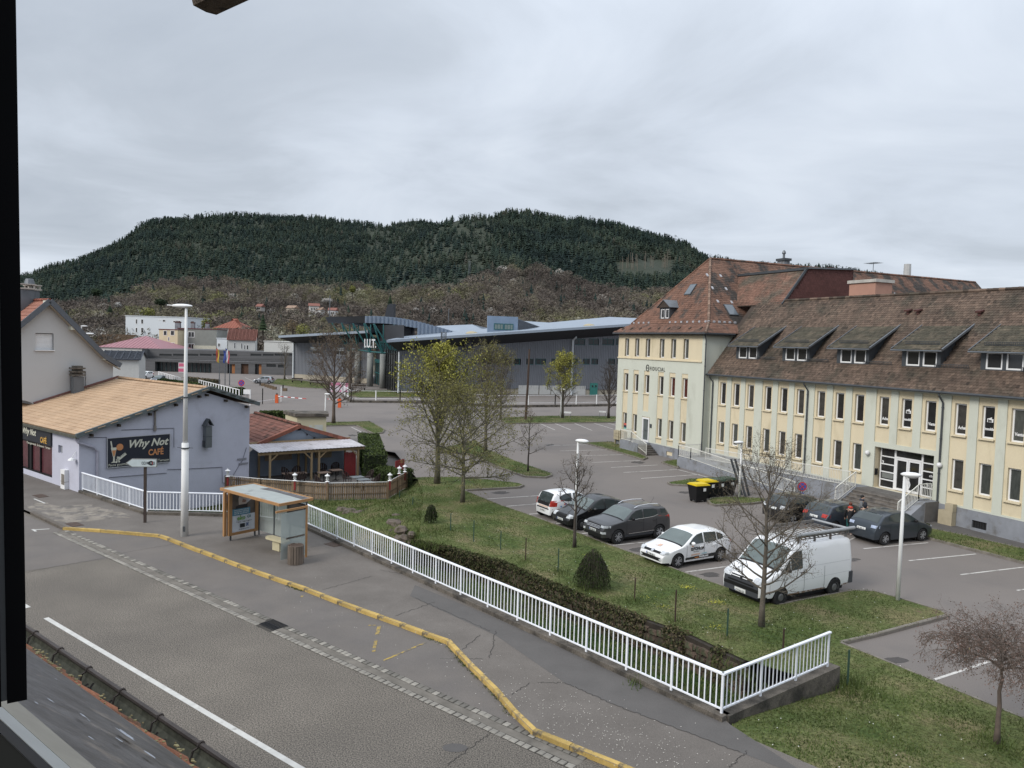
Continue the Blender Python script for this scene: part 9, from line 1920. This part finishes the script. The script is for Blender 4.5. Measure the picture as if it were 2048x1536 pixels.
# ================================================================== PEOPLE
def skin(name,verts,edges,radii,m_,parent,root=0,sub=1):
 me=bpy.data.meshes.new(name); me.from_pydata([tuple(v)for v in verts],edges,[]); me.materials.append(m_); o=link(bpy.data.objects.new(name,me)); o.parent=parent
 md=o.modifiers.new('skin','SKIN'); md.use_smooth_shade=True
 for i,r_ in enumerate(radii):sv=me.skin_vertices[0].data[i]; rr_=r_ if hasattr(r_,'__len__')else(r_,r_); sv.radius=rr_; sv.use_root=(i==root)
 md2=o.modifiers.new('sub','SUBSURF'); md2.levels=sub; md2.render_levels=sub; return o
M_skin=mat('skin_tone',(.42,.27,.20),.6,var=.04)
def person(label,base,az,coat,trou,hairm,coat_len=.9,look=0,hood=None,scarf=None,arms=((.22,.05,1.1,.26,.12,.88),(-.22,.05,1.1,-.26,.14,.88)),shoe=None):
 t=thing('person',label,'person',base,rz=R(90-az),local=True,group='people beside the parked cars'); f=lambda x,y,z:Vector((x,y,z))
 V=[f(0,0,.95),f(0,0,1.15),f(0,0,1.36),f(0,0,1.47),f(.01+look*.02,0,1.53),f(.025+look*.03,0,1.60),f(.02+look*.02,0,1.69)]; Rr=[(.14,.11),(.13,.1),(.15,.1),(.055,.055),(.06,.06),(.088,.078),(.07,.065)]; Ed=[(i,i+1)for i in range(6)]
 def chain(p0,pts,rads):
  i=p0
  for p,q in zip(pts,rads):V.append(p); Rr.append((q,q)); Ed.append((i,len(V)-1)); i=len(V)-1
  return i
 hands=[]
 for(y,sx,ez,hy,hx,hz_)in arms:
  e=chain(2,[f(0,y*.85,1.38),f(sx*.3,y*1.15,ez),f(hx,hy,hz_)],[.055,.042,.03]); d=f(.35,0,-.9).normalized(); h=chain(e,[f(hx,hy,hz_)+d*.05],[.034]); hands.append((h,d))
  s_=f(0,1,0)
  for k,(o,ln)in enumerate(((-.03,.06),(-.012,.075),(.006,.08),(.024,.065))):b0=V[h]+s_*o*.8+d*.02; chain(h,[b0+d*ln*.5,b0+(d+f(.35,0,.1)).normalized()*ln],[.009,.008])
  chain(h,[V[h]+f(.03,0,.0)+d*.0,V[h]+f(.045,0,-.03)],[.010,.009])
 for y in(.09,-.09):chain(0,[f(0,y,.86),f(.01,y*1.05,.48),f(-.01,y*1.1,.08),f(.09,y*1.15,.035)],[.085,.055,.038,.032])
 skin('body',V,Ed,Rr,M_skin,t)
 m=MB(); m.ell((.105+look*.03,0,1.605),.022,.014,.02,6,4); part('nose',m,M_skin,t); m=MB(); [m.ell((.093+look*.03,y,1.63),.008,.012,.007,6,4)for y in(.03,-.03)]; part('eyes',m,M_black,t); m=MB(); m.ell((.1+look*.03,0,1.565),.006,.022,.006,6,4); part('mouth',m,mat('lips',(.3,.12,.1),.6),t)
 C=[f(0,0,coat_len),f(0,0,1.12),f(0,0,1.34),f(0,0,1.45)]; CR=[(.19,.15),(.165,.13),(.185,.125),(.08,.08)]; CE=[(0,1),(1,2),(2,3)]
 if coat_len<.7:C.insert(1,f(0,0,.9)); CR.insert(1,(.19,.15)); CE.append((3,4))
 sh=len(C)-2
 for(y,sx,ez,hy,hx,hz_)in arms:
  i=sh
  for p,q in((f(0,y*.9,1.38),.075),(f(sx*.3,y*1.18,ez),.06),(f(hx,hy,hz_),.048)):C.append(p); CR.append((q,q)); CE.append((i,len(C)-1)); i=len(C)-1
 skin('coat',C,CE,CR,coat,t,1)
 for y in(.09,-.09):skin('trouser_leg',[f(0,y,.92),f(.01,y*1.05,.5),f(-.01,y*1.1,.09)],[(0,1),(1,2)],[.105,.07,.055],trou,t)
 for y in(.1,-.1):m=MB(); m.ell((.05,y,.045),.13,.05,.045,10,6); part('shoe',m,shoe or M_black,t,smooth=True)
 m=MB(); m.ell((-.012+look*.02,0,1.665),.105,.09,.095,12,8); part('hood' if hood else 'hair',m,hood or hairm,t,smooth=True)
 if hood:m=MB(); m.ell((-.04,0,1.56),.11,.105,.15,12,8); part('hood',m,hood,t,smooth=True)
 if scarf:m=MB(); m.lathe([(.07,1.42),(.13,1.43),(.135,1.49),(.09,1.53)],(0,0,0),12); part('scarf',m,scarf,t,smooth=True)
 return t
M_co=mat('black_wool',(.012,.012,.014),.9); M_na=mat('navy_jacket',(.014,.016,.024),.8); M_gj=mat('grey_jacket',(.16,.165,.17),.85,var=.15); M_tl=mat('teal_trousers',(.015,.085,.085),.85); M_rs=mat('red_scarf',(.42,.035,.02),.9); M_jn=mat('dark_jeans',(.03,.035,.05),.9); M_hr=mat('auburn_hair',(.10,.028,.015),.7,var=.3,scale=30); M_bh=mat('black_hair',(.012,.01,.009),.6)
person('person in a long black coat, red scarf and teal trousers, back turned',G(1698,1070,LOT),30,M_co,M_tl,M_hr,.62,scarf=M_rs,shoe=mat('pale_shoes',(.4,.33,.3),.7))
person('person in a dark navy hooded jacket between the two blue-grey cars',G(1727,1069,LOT),15,M_na,M_jn,M_bh,.85,hood=M_na)
person('bearded person in a grey jacket looking down behind the cars',G(1723,1058,LOT)*0+G(1721,1052,LOT),120,M_gj,M_jn,M_bh,.85,look=1,scarf=M_jn,arms=((.22,.05,1.12,.08,.28,1.12),(-.22,.05,1.12,-.06,.28,1.13)))
# ================================================================== STREET FURNITURE
def wbin(x,y,lidm,label):
 q=G(x,y,LOT); t=thing('wheelie_bin',label,'wheelie bin',q,rz=R(25),group='wheelie bins on the lot',local=True); m=MB(); w0,w1=.40,.52
 m.add([(-w0,-w0*.8,.12),(w0,-w0*.8,.12),(w0,w0*.8,.12),(-w0,w0*.8,.12),(-w1,-w1*.85,1.05),(w1,-w1*.85,1.05),(w1,w1*.85,1.05),(-w1,w1*.85,1.05)],((3,2,1,0),(0,1,5,4),(1,2,6,5),(2,3,7,6),(3,0,4,7))); m.box(-w1-.02,w1+.02,-w1*.87,w1*.87,1.0,1.05); part('body',m,M_black,t)
 m=MB(); m.prism([(-w1-.02,-w1*.9,1.06),(w1+.02,-w1*.9,1.06),(w1+.02,w1*.9,1.06),(w1*.8,w1*.75,1.18),(-w1*.8,w1*.75,1.18),(-w1-.02,w1*.9,1.06)][0:3]+[(-w1-.02,w1*.9,1.06)],(0,0,.05)); m.box(-w1*.9,w1*.9,-w1*.7,w1*.8,1.11,1.17); part('lid',m,lidm,t)
 m=MB(); m.box(.02,.22,-w1*.9-.0,-w1*.88,.72,.92); part('sticker',m,M_plate,t); wm=MB(); wm.lathe([(.1,-.025),(.1,.025)],(0,0,0),10,None,'y'); me=wm.mesh('wheel'); me.materials.append(M_tyre)
 for sx in(-.33,.33):
  for sy in(-.25,.25):o=link(bpy.data.objects.new('wheel',me)); o.parent=t; o.location=(sx,sy,.1)
M_yl=mat('yellow_lid',(.62,.46,.015),.5,var=.03)
wbin(1396,1003,M_yl,'black wheelie bin with a yellow lid, nearest of the four'); wbin(1413,995,M_yl,'black wheelie bin with a yellow lid, behind the nearest one'); wbin(1432,993,M_greenlid,'dark wheelie bin with a green lid, left of the two green ones'); wbin(1452,990,M_greenlid,'dark wheelie bin with a green lid, right end of the row')
t=thing('leaning_beams','three grey steel beams leaning together behind the bin island lamp','sculpture',G(1490,994,LOT))
for a,b_ in(((1462,918),(1484,990)),((1470,918),(1491,993)),((1480,917),(1498,991))):q=G(b_[0],b_[1],LOT); d=ray(*a); tp=CAM+d*(q.xy.length/d.xy.length); m=MB(); m.bar(q,tp,.2,.1,(1,0,0)); part('beam',m,M_zincd,t)
def roundsign(x,yb,yc,rad,label,dist=None):
 q=G(x,yb,LOT)if dist is None else PD(x,yb,dist); c=PD(x,yc,q.xy.length); t=thing('parking_sign',label,'sign',q); fx=Vector((1,-.05,0)).normalized(); w=WF(c,92); m=MB(); m.tube([q,Vector((q.x,q.y,c.z+rad))],.035,6); part('post',m,M_zinc,t)
 disc=lambda r0,d,mt,nm:part(nm,MB().prism([w.P(r0*math.cos(a),c.z+r0*math.sin(a),-d)for a in[k*math.pi/10 for k in range(20)]],w.iy*.01),mt,t)
 disc(rad,.05,mat('sign_red',(.45,.03,.03),.4),'rim'); disc(rad*.78,.062,mat('sign_blue',(.04,.08,.35),.4),'face'); m=MB(); m.bar(w.P(-rad*.6,c.z+rad*.6,-.075),w.P(rad*.6,c.z-rad*.6,-.075),.01,rad*.16,w.iy.cross(Vector((1,0,-1)))); part('slash',m,MATS['sign_red'],t); m=MB(); m.bar(w.P(rad*.6,c.z+rad*.6,-.078),w.P(-rad*.6,c.z-rad*.6,-.078),.01,rad*.16,w.iy.cross(Vector((1,0,1)))); part('slash',m,MATS['sign_red'],t)
 return t,w,c
t,w,c=roundsign(1604,1000,973,.3,'round red and blue no-stopping sign at the ramp end'); m=MB(); m.obox(w.P(0,c.z-.55,-.05),w.ex,w.iy,Z,.12,.01,.16); part('supplement_plate',m,MATS['sign_blue'],t)
roundsign(483,795,766,.5,'round red and blue no-parking sign on the hedge corner')
def planter(x,y,label):q=G(x,y,LOT); m=MB(); m.obox(q+Z*.25,(1,0,0),(0,1,0),Z,.33,.3,.25); single('planter',label,'planter',m,M_wood,q,group='wooden planters in a row')
for i,(x,y)in enumerate([(526,772),(533.5,774),(538.5,775.5),(543.5,777),(549,779),(570,782)]):planter(x,y,['wooden planter nearest the silver car, first of the row','second wooden planter of the row before the college lawn','third wooden planter of the row before the college lawn','fourth wooden planter of the row before the college lawn','fifth wooden planter, right end of the close row','lone wooden planter right of the row, by a bollard'][i])
for x,y,l in((520,771,'black bollard just below the silver car'),(566,781,'black bollard left of the lone planter')):q=G(x,y,LOT); m=MB(); m.tube([q,q+Z*1.0],.11,8); single('bollard',l,'bollard',m,M_black,q)
def fbench(x,y,w_,label):
 q=G(x,y,LOT); t=thing('park_bench',label,'bench',q,group='benches before the college hall'); m=MB(); m.obox(q+Z*.48,(1,.05,0),(0,1,0),Z,w_,.25,.05); part('seat',m,M_barkd,t); m=MB(); m.obox(q+Z*.9+Vector((0,.25,0)),(1,.05,0),(0,1,0),Z,w_,.03,.14); part('backrest',m,M_barkd,t)
 for s_ in(-.85,.85):m=MB(); m.obox(q+Vector((s_*w_,0,.24)),(1,0,0),(0,1,0),Z,.06,.22,.24); part('leg',m,M_black,t)
fbench(594,766,1.1,'dark bench on the grass left of the columns'); fbench(632,770,1.3,'dark bench on the grass in the middle, behind bare twigs'); fbench(668,779,1.0,'dark bench beside the banner in front of the columns'); fbench(717,781,1.3,'dark bench before the college lawn, nearest the entrance')
def barrier(x,yb,yt,label,arm=None):
 q=G(x,yb,LOT); h=1.35; t=thing('parking_barrier',label,'barrier',q); m=MB(); m.obox(q+Z*.6,(1,0,0),(0,1,0),Z,.2,.2,.6); part('housing',m,mat('orange_paint',(.60,.11,.03),.5),t); m=MB(); m.lathe([(.13,0),(.16,.12),(.05,.25)],q+Z*1.2,8); part('beacon',m,M_iron,t)
 if arm:
  e=G(*arm,LOT); d=Vector((e.x-q.x,e.y-q.y,0));
  for k in range(8):m=MB(); m.bar(q+d*(k/8)+Z*1.0,q+d*((k+1)/8)+Z*1.0,.08,.1); part('arm_section',m,M_white if k%2==0 else mat('barrier_red',(.4,.05,.04),.5),t)
barrier(553.5,806,788,'orange barrier post with a striped arm at the left car park entry',(612,812)); barrier(679,815,797,'orange barrier post at the right end of the entry by the white fence',(655,812))
def postfence(name,label,pts,h,sp,wm,cap=True,wall=0.0,z0=LOT,rails=2,tw_=.07):
 P=[G(x,y,z0)for x,y in pts]; t=thing(name,label,'fence',P[0])
 for a,b_ in zip(P,P[1:]):
  L=(b_-a).length; n=max(1,int(L/sp)); d=(b_-a)/n
  for k in range(n+1):m=MB(); p=a+d*k; m.bar(p,p+Z*(h+wall),tw_*2,tw_*2); part('post',m,wm,t)
  for k in range(rails):z=wall+h*(.2+.75*k/max(1,rails-1)); m=MB(); m.bar(a+Z*z,b_+Z*z,.05,.06); part('rail',m,wm,t)
  if wall:m=MB(); m.bar(a+Z*wall/2,b_+Z*wall/2,.35,wall); part('base_wall',m,M_conc,t)
 return t
postfence('mesh_fence','white post fence on a low stone wall across the front of the college hall',[(684,792),(702,805),(800,806),(880,808),(1000,815),(1110,814),(1232,812)],1.5,3.4,M_whitep,wall=.35,rails=2)
def picket(name,label,pts,h,z0=LOT):
 P=[G(x,y,z0)for x,y in pts]; t=thing(name,label,'fence',P[0])
 for a,b_ in zip(P,P[1:]):
  L=(b_-a).length; n=int(L/1.6); d=(b_-a)/n
  for k in range(n+1):m=MB(); p=a+d*k; m.bar(p,p+Z*h,.14,.08); part('slat',m,M_whitep,t)
  for z in(.25,h-.05):m=MB(); m.bar(a+Z*z,b_+Z*z,.06,.1); part('rail',m,M_whitep,t)
picket('slat_fence','white slatted fence section left of the flagpoles before the hedge',[(317,762),(360,776)],1.9); picket('slat_fence','long white slatted fence running down to the round parking sign',[(398,779),(478,802)],1.7)
postfence('gate_fence','white thin posts and wire beside the left barrier',[(500,811),(525,808),(562,803)],2.2,5,M_whitep,rails=1,tw_=.05)
hedgew=G(368,752,LOT)
def flagpole(x,yb,yt,cols,label,fy):
 q=G(x,yb,LOT); tp=PD(x,yt,q.xy.length); t=thing('flagpole',label,'flagpole',q,group='flagpoles before the timber building'); m=MB(); m.tube([q,Vector((q.x,q.y,tp.z))],[.09,.05],6); part('pole',m,M_zinc,t)
 zt=tp.z-.1
 for k,c in enumerate(cols):
  m=MB(); x0=-.05-.28*k; n=8; H_=2.3
  for j in range(n):a=j/n; b2=(j+1)/n; f_=lambda u,s_:Vector((q.x+s_*(.28)+math.sin(u*7+s_*2)*.05-.1*u,q.y+math.cos(u*6+s_*3)*.08,zt-u*H_-s_*.25)); m.quad(f_(a,-k),f_(a,-k-1),f_(b2,-k-1),f_(b2,-k))
  part('flag_stripe',m,mat('flag_%d_%d_%d'%tuple(int(v*100)for v in c),c,.8),t)
flagpole(438.5,775,700,[(.42,.30,.05),(.30,.06,.04)],'flagpole with a yellow and red flag, left of three',0); flagpole(450,770,702,[(.03,.06,.25)],'flagpole with a blue flag, middle of three',0); flagpole(459,771,703,[(.35,.05,.06),(.5,.5,.5),(.04,.06,.22)],'flagpole with a blue, white and red flag, right of three',0)
hut=thing('transformer_hut','small cream transformer hut with a flat concrete slab roof','hut',G(596,890,LOT)); hwf=WF(G(593,888,LOT),74); s1=hwf.px(652,880)[0]; zt=hwf.px(600,833)[1]; M_hut=mat('cream_hut_render',A(214,204,168,.76),.9,var=.06,scale=.8,c2=A(190,190,175,.74),m2=(.55,.7),s2=.6)
m=MB(); m.quad(hwf.P(0,LOT),hwf.P(s1,LOT),hwf.P(s1,zt),hwf.P(0,zt)); m.quad(hwf.P(-1.0,LOT,2.4),hwf.P(0,LOT),hwf.P(0,zt),hwf.P(-1.0,zt,2.4)); m.quad(hwf.P(s1,LOT),hwf.P(s1,LOT,2.4),hwf.P(s1,zt,2.4),hwf.P(s1,zt)); m.quad(hwf.P(s1,LOT,2.4),hwf.P(-1,LOT,2.4),hwf.P(-1,zt,2.4),hwf.P(s1,zt,2.4)); part('wall',m,M_hut,hut)
m=MB(); m.prism([hwf.P(-.15,zt,-.2),hwf.P(s1+.2,zt,-.2),hwf.P(s1+.2,zt,2.6),hwf.P(-1.2,zt,2.6)],Z*.28); part('roof_slab',m,M_conc,hut); m=MB(); a,_=hwf.px(616,860); m.obox(hwf.P((a+s1)/2-.1,zt-1.5,-.012),hwf.ex,hwf.iy,Z,(s1-a)/2-.2,.006,.75); part('repainted_patch',m,mat('pale_patch_paint',A(202,206,200,.76),.9,var=.1,c2=A(214,204,168,.76),m2=(.52,.62),s2=1.2),hut)
m=MB(); q=G(270,748,LOT); m.lathe([(.35,0),(.38,.9),(.3,1.2)],q,10); single('red_container','small red container on the grass verge before the far sheds','container',m,mat('red_box',(.42,.04,.03),.6),q)
for x,yb,yt,dist,l in((163,690,652,170,'far street lamp above the house verge, upper one'),(171,690,667,120,'far street lamp just over the house roof edge, lower one')):
 q=PD(x,yb,dist); tp=PD(x,yt,dist); t=thing('street_lamp',l,'street lamp',Vector((q.x,q.y,LOT))); m=MB(); m.tube([Vector((q.x,q.y,LOT)),Vector((q.x,q.y,tp.z))],.09,6); part('pole',m,M_whitep,t); m=MB(); m.ell(Vector((q.x+.5,q.y,tp.z)),.7,.25,.12,10,5); part('lamp_head',m,M_whitep,t)
bp=thing('banner_board','small pink, white and blue banner on the fence before the columns','banner',G(678,786,LOT)); w=WF(G(678,786,LOT),92); m=MB(); m.obox(w.P(.0,LOT+1.0),w.ex,w.iy,Z,1.6,.03,.8); part('sheet',m,mat('banner_mix',(.55,.5,.55),.7,var=.2,scale=2,c2=(.45,.15,.25),m2=(.5,.56),s2=1.2),bp)
wsn=thing('white_notice','small white notice board on the left entry fence','sign',G(494,806,LOT)); w=WF(G(494,800,LOT),92); m=MB(); m.obox(w.P(0,LOT+1.2),w.ex,w.iy,Z,.55,.03,.35); part('board',m,M_whitep,wsn); m=MB(); m.bar(w.P(0,LOT),w.P(0,LOT+.9),.06,.06,w.iy); part('post',m,M_zinc,wsn)
for x,y,l in((1155-25,838,'small low white notice board on the grass strip, left one'),(1200,836,'small low white notice board on the grass strip, tilted right one')):
 w=WF(G(x,y,GH),92+(8 if x>1180 else 0)); t=thing('notice_board',l,'sign',w.P(0,GH)); m=MB(); m.obox(w.P(.3,GH+.85),w.ex,w.iy,Z,.45,.03,.1); part('board',m,M_whitep,t)
 for s_ in(-.1,.7):m=MB(); m.bar(w.P(s_,GH),w.P(s_,GH+.8),.04,.04,w.iy); part('post',m,M_zinc,t)
for x,y,l,mt in((1050-1,840,'',None),):pass
struct('earth_patch',flat([G(1827+16*math.cos(a),1226+4.5*math.sin(a),GH)for a in[k*.52 for k in range(12)]],GH+.012),mat('bare_earth',(.14,.085,.06),.95,var=.3,scale=4))
# ================================================================== OWN BUILDING (eaves and window frame in the foreground)
def fgp(x,y,p):d=ray(x,y); return CAM+d*(p/d.dot(PE))
def fl(x,y,p,t0=-6.0,t1=8.0):q=fgp(x,y,p); return q+AL*t0,q+AL*t1,q
rim_a,rim_b,rim=fl(100,1287,1.80); tl_a,tl_b,tle=fl(100,1338,1.60); fe_a,fe_b,fle=fl(100,1359,1.36); s1a,s1b,s1q=fl(100,1458,.70); s2a,s2b,s2q=fl(100,1498,.60); s3a,s3b,s3q=fl(100,1529,.54)
own=thing('own_house_eaves','dark metal gutter, clay tile edge and lead sheet of the near house below the window','roof edge',Vector((rim.x,rim.y,rim.z)))
M_gut=mat('weathered_gutter',(0.075,0.062,0.055),.5,metal=.3,var=.3,scale=5,fine=.15); M_guti=mat('gutter_inside',(0.085,0.085,0.062),.8,var=.4,scale=4,fine=.3,fscale=30); M_lead=mat('lead_sheet',(0.10,0.095,0.094),.42,metal=.15,spec=.5,var=.5,scale=6,c2=(0.24,0.205,0.175),m2=(.56,.72),s2=4.5,fine=.15,fscale=30,bump=.25,bscale=12)
m=MB(); m.tube([rim_a,rim_b],.014,8); part('gutter_rim',m,M_gut,own)
gr=.115; gc=rim-PE*gr; prof=[(gr*math.cos(a),-gr*math.sin(a))for a in np.linspace(0,math.pi,9)]; m=MB()
for(a,b_),(c_,d_)in zip(prof,prof[1:]):P0,P1=gc+PE*a+Z*b_,gc+PE*c_+Z*d_; m.quad(P0+AL*-6,P0+AL*8,P1+AL*8,P1+AL*-6)
part('gutter',m,M_guti,own,smooth=True); m=MB()
for(a,b_),(c_,d_)in zip(prof,prof[1:]):P0,P1=gc+PE*a*1.03+Z*(b_*1.03-.001),gc+PE*c_*1.03+Z*(d_*1.03-.001); m.quad(P0+AL*-6,P1+AL*-6,P1+AL*8,P0+AL*8)
part('gutter_shell',m,M_gut,own,smooth=True)
tproj=lambda q:(q-rim).dot(AL)
for x,y in((71,1268),(121,1303),(178,1341),(244,1388),(320,1439),(402,1495)):
 q=fgp(x,y,1.80); ta=tproj(q); c=rim+AL*ta; m=MB(); m.tube([c+PE*(.016*math.cos(a)-.0)+Z*(.018*math.sin(a))for a in np.linspace(-.6,3.4,8)]+[c-PE*.03-Z*.02+AL*.015,c-PE*.05-Z*.1+AL*.02],.006,5); part('gutter_clip',m,M_gut,own)
M_clay=mat('near_clay_tile',(0.26,0.105,0.055),.85,var=.28,scale=9,c2=(0.13,0.085,0.05),m2=(.52,.66),s2=7,tint=.25,fine=.2,fscale=60,bump=.4,bscale=60)
M_lich=mat('lichen',(0.26,0.23,0.12),.95,var=.3,scale=30); r=random.Random(71)
tp=.21; slope=(tle-fle); slope=slope-AL*slope.dot(AL); sL_=slope.length; su=slope.normalized(); tn=AL.cross(su).normalized(); tn=tn if tn.z>0 else-tn
for k in range(-24,34):
 base=fle+AL*(k*tp+r.uniform(-.008,.008))-su*.12; m=MB(); n=12; Lt=sL_+.09+r.uniform(-.01,.02); rows_=[]
 for f in(0,.5,.8,1.0):
  row=[]
  for j in range(n+1):u=j/n; hgt=.03*math.sin(math.pi*min(1,u*1.6))if u<.625 else-.014*math.sin(math.pi*(u-.625)/.375); row.append(base+AL*(u*tp*1.06)+su*(Lt*f+(.0 if f<1 else-.012*math.sin(u*9)))+tn*(hgt+.004+.012*u))
  rows_.append(row)
 for a,b_ in zip(rows_,rows_[1:]):
  for j in range(n):m.quad(a[j],a[j+1],b_[j+1],b_[j],.5)
 e=rows_[-1]
 for j in range(n):m.quad(e[j],e[j+1],e[j+1]-tn*.014,e[j]-tn*.014,.4)
 m.t=[r.random()]*len(m.t); o=part('roof_tile',m,M_clay,own,smooth=False)
m=MB()
for i in range(420):
 p=fle+AL*r.uniform(-2,6)+su*r.uniform(.0,sL_)+tn*r.uniform(.02,.055); s_=r.uniform(.003,.009); m.ell(p,s_*1.6,s_,.004,5,3)
part('lichen',m,M_lich,own,kind='stuff'); m=MB()
for i in range(2200):
 u=r.uniform(-2.5,5.5); p=gc+AL*u+PE*r.gauss(-.05,.025)-Z*(.07-.03*abs(r.gauss(0,1))); a=r.uniform(0,6.3); l_=r.uniform(.02,.07); d=Vector((math.cos(a),math.sin(a),r.uniform(-.3,.9)))*l_; dens_=mnoise.noise((u*1.3,0,0))
 if dens_<-.15:continue
 m.tube([p,p+d*.5+Z*.006,p+d],.006,3,None,False)
part('gutter_debris',m,mat('dead_moss',(.014,.011,.009),.95),own,kind='stuff')
m=MB(); N_=90; rws=[]
for f in np.linspace(0,1,6):
 rws.append([s1q.lerp(fle+tn*.045,f)-AL*(s1q.lerp(fle,f)-rim).dot(AL)+AL*(-6.5+14*j/N_)+Z*(.012*mnoise.noise((j*.5,f*3,2))*(1 if 0<f<1 else 0))for j in range(N_+1)])
for a,b_ in zip(rws,rws[1:]):
 for j in range(N_):m.quad(a[j],a[j+1],b_[j+1],b_[j])
part('lead_apron',m,M_lead,own,smooth=True)
apn=AL.cross(fle+tn*.045-s1q).normalized(); apn=apn if apn.z>0 else-apn
m=MB()
for(x,y,s_)in((92,1413,.018),(62,1419,.008),(105,1367,.010),(158,1443,.02),(244,1480,.045),(230,1492,.02),(172,1490,.012),(290,1520,.03),(168,1452,.008),(238,1474,.02)):
 q=hit(x,y,s1q,apn); pts_=[q+AL*(s_*math.cos(a)*r.uniform(.6,1.4))+su*(s_*.6*math.sin(a)*r.uniform(.6,1.3))+apn*.018 for a in[k*.785 for k in range(8)]]; m.poly(pts_)
part('bird_dropping',m,mat('pale_splash',(.40,.42,.46),.7,var=.3,scale=60),own,kind='stuff')
m=MB(); b0=Vector((rim.x,rim.y,0)); wq=fle-PE*.5; m.quad(Vector((wq.x,wq.y,0))+AL*-10,Vector((wq.x,wq.y,0))+AL*12,Vector((wq.x,wq.y,fle.z-.15))+AL*12,Vector((wq.x,wq.y,fle.z-.15))+AL*-10); part('wall',m,M_hw,own)
m=MB(); m.quad(fle-su*.1+AL*-6,fle-su*.1+AL*8,tle+AL*8-tn*.02,tle-tn*.02+AL*-6); part('roof_board',m,M_under,own)
wn_=thing('open_window','black edged open window sash and pale sill close to the camera','window frame',s2q)
sof=lambda q:q-AL*(q-rim).dot(AL)
def slab(q0,q1,m_,nm,t0=-1.2,t1=2.6,th=.02):
 a,b_=sof(q0),sof(q1); m=MB(); m.prism([a+AL*t0,a+AL*t1,b_+AL*t1,b_+AL*t0],Z*-th); part(nm,m,m_,wn_)
tw_=(s1q-rim).dot(AL)
M_sill=mat('beige_sill',(.27,.25,.21),.6,var=.12,scale=9); M_sill2=mat('pale_window_frame',(.36,.37,.36),.4,var=.06,scale=8)
slab(s1q,s2q,M_sill,'sill',tw_-3,tw_+3); slab(s2q-Z*.001,s3q,M_sill2,'frame',tw_-3,tw_+3)
s4q=fgp(100,1560,.50); slab(s3q-Z*.002,s4q,M_black,'seal',tw_-3,tw_+3); s5q=s4q-PE*.4-Z*.25; slab(s4q-Z*.003,s5q,mat('dark_board',(.006,.006,.005),.9,spec=.1),'inner_board',tw_-3,tw_+3,.03)
dS=1.0
def vbar(xb,yb,xt,yt,w_,th,m_,nm,d=dS):a=PD(xb,yb,d); b_=PD(xt,yt,d); m=MB(); dd=ray((xb+xt)/2,768); n_=Vector((dd.x,dd.y,0)).normalized(); m.bar(a,b_,w_,th,n_); part(nm,m,m_,wn_)
vbar(34,1389,10,-40,.0185,.04,mat('sash_black',(.003,.003,.0035),.8,spec=.05),'sash_edge'); vbar(49.5,1386,26,-40,.0022,.03,mat('seal_grey',(.10,.09,.11),.5),'sash_seal'); vbar(17.5,1392,-6,-40,.003,.02,mat('sash_light_strip',(.22,.25,.25),.4),'sash_strip',.995); vbar(4,1392,-20,-40,.014,.03,mat('sash_grey',(.10,.105,.11),.5),'sash_profile')
vbar(-20,1400,-44,-40,.02,.05,MATS['sash_black'],'sash_profile')
m=MB(); q=PD(38,1385,1.01); m.ell(q,.006,.006,.007,8,5); part('hinge',m,M_sill,wn_)
bm2=thing('roof_beam','weathered wooden rafter end at the top edge of the view','beam',CAM+ray(430,31).normalized()*2.6)
D0=CAM+ray(430,31).normalized()*2.6; wv=-PE*.062; hv=Z*.11; m=MB(); r=random.Random(2); secs=[]
for k in range(12):
 c=D0-AL*(k*.09+(r.uniform(0,.012)if k else 0)); j=lambda:Vector((r.uniform(-.003,.003),)*3); secs.append([c+j(),c+wv*.5-Z*.003+j(),c+wv+Z*.008+j(),c+wv*1.15+hv*.35+j(),c+wv*1.15+hv+j(),c+hv+j(),c+hv*.4+PE*.002+j()])
for a,b_ in zip(secs,secs[1:]):
 for k in range(7):m.quad(a[k],a[(k+1)%7],b_[(k+1)%7],b_[k])
m.poly(secs[0]); part('rafter',m,mat('cracked_wood',(0.10,0.075,0.055),.9,var=.4,scale=20,stretch=(1,1,1),c2=(0.03,0.022,0.018),m2=(.52,.6),s2=26,bump=.8,bscale=80),bm2)
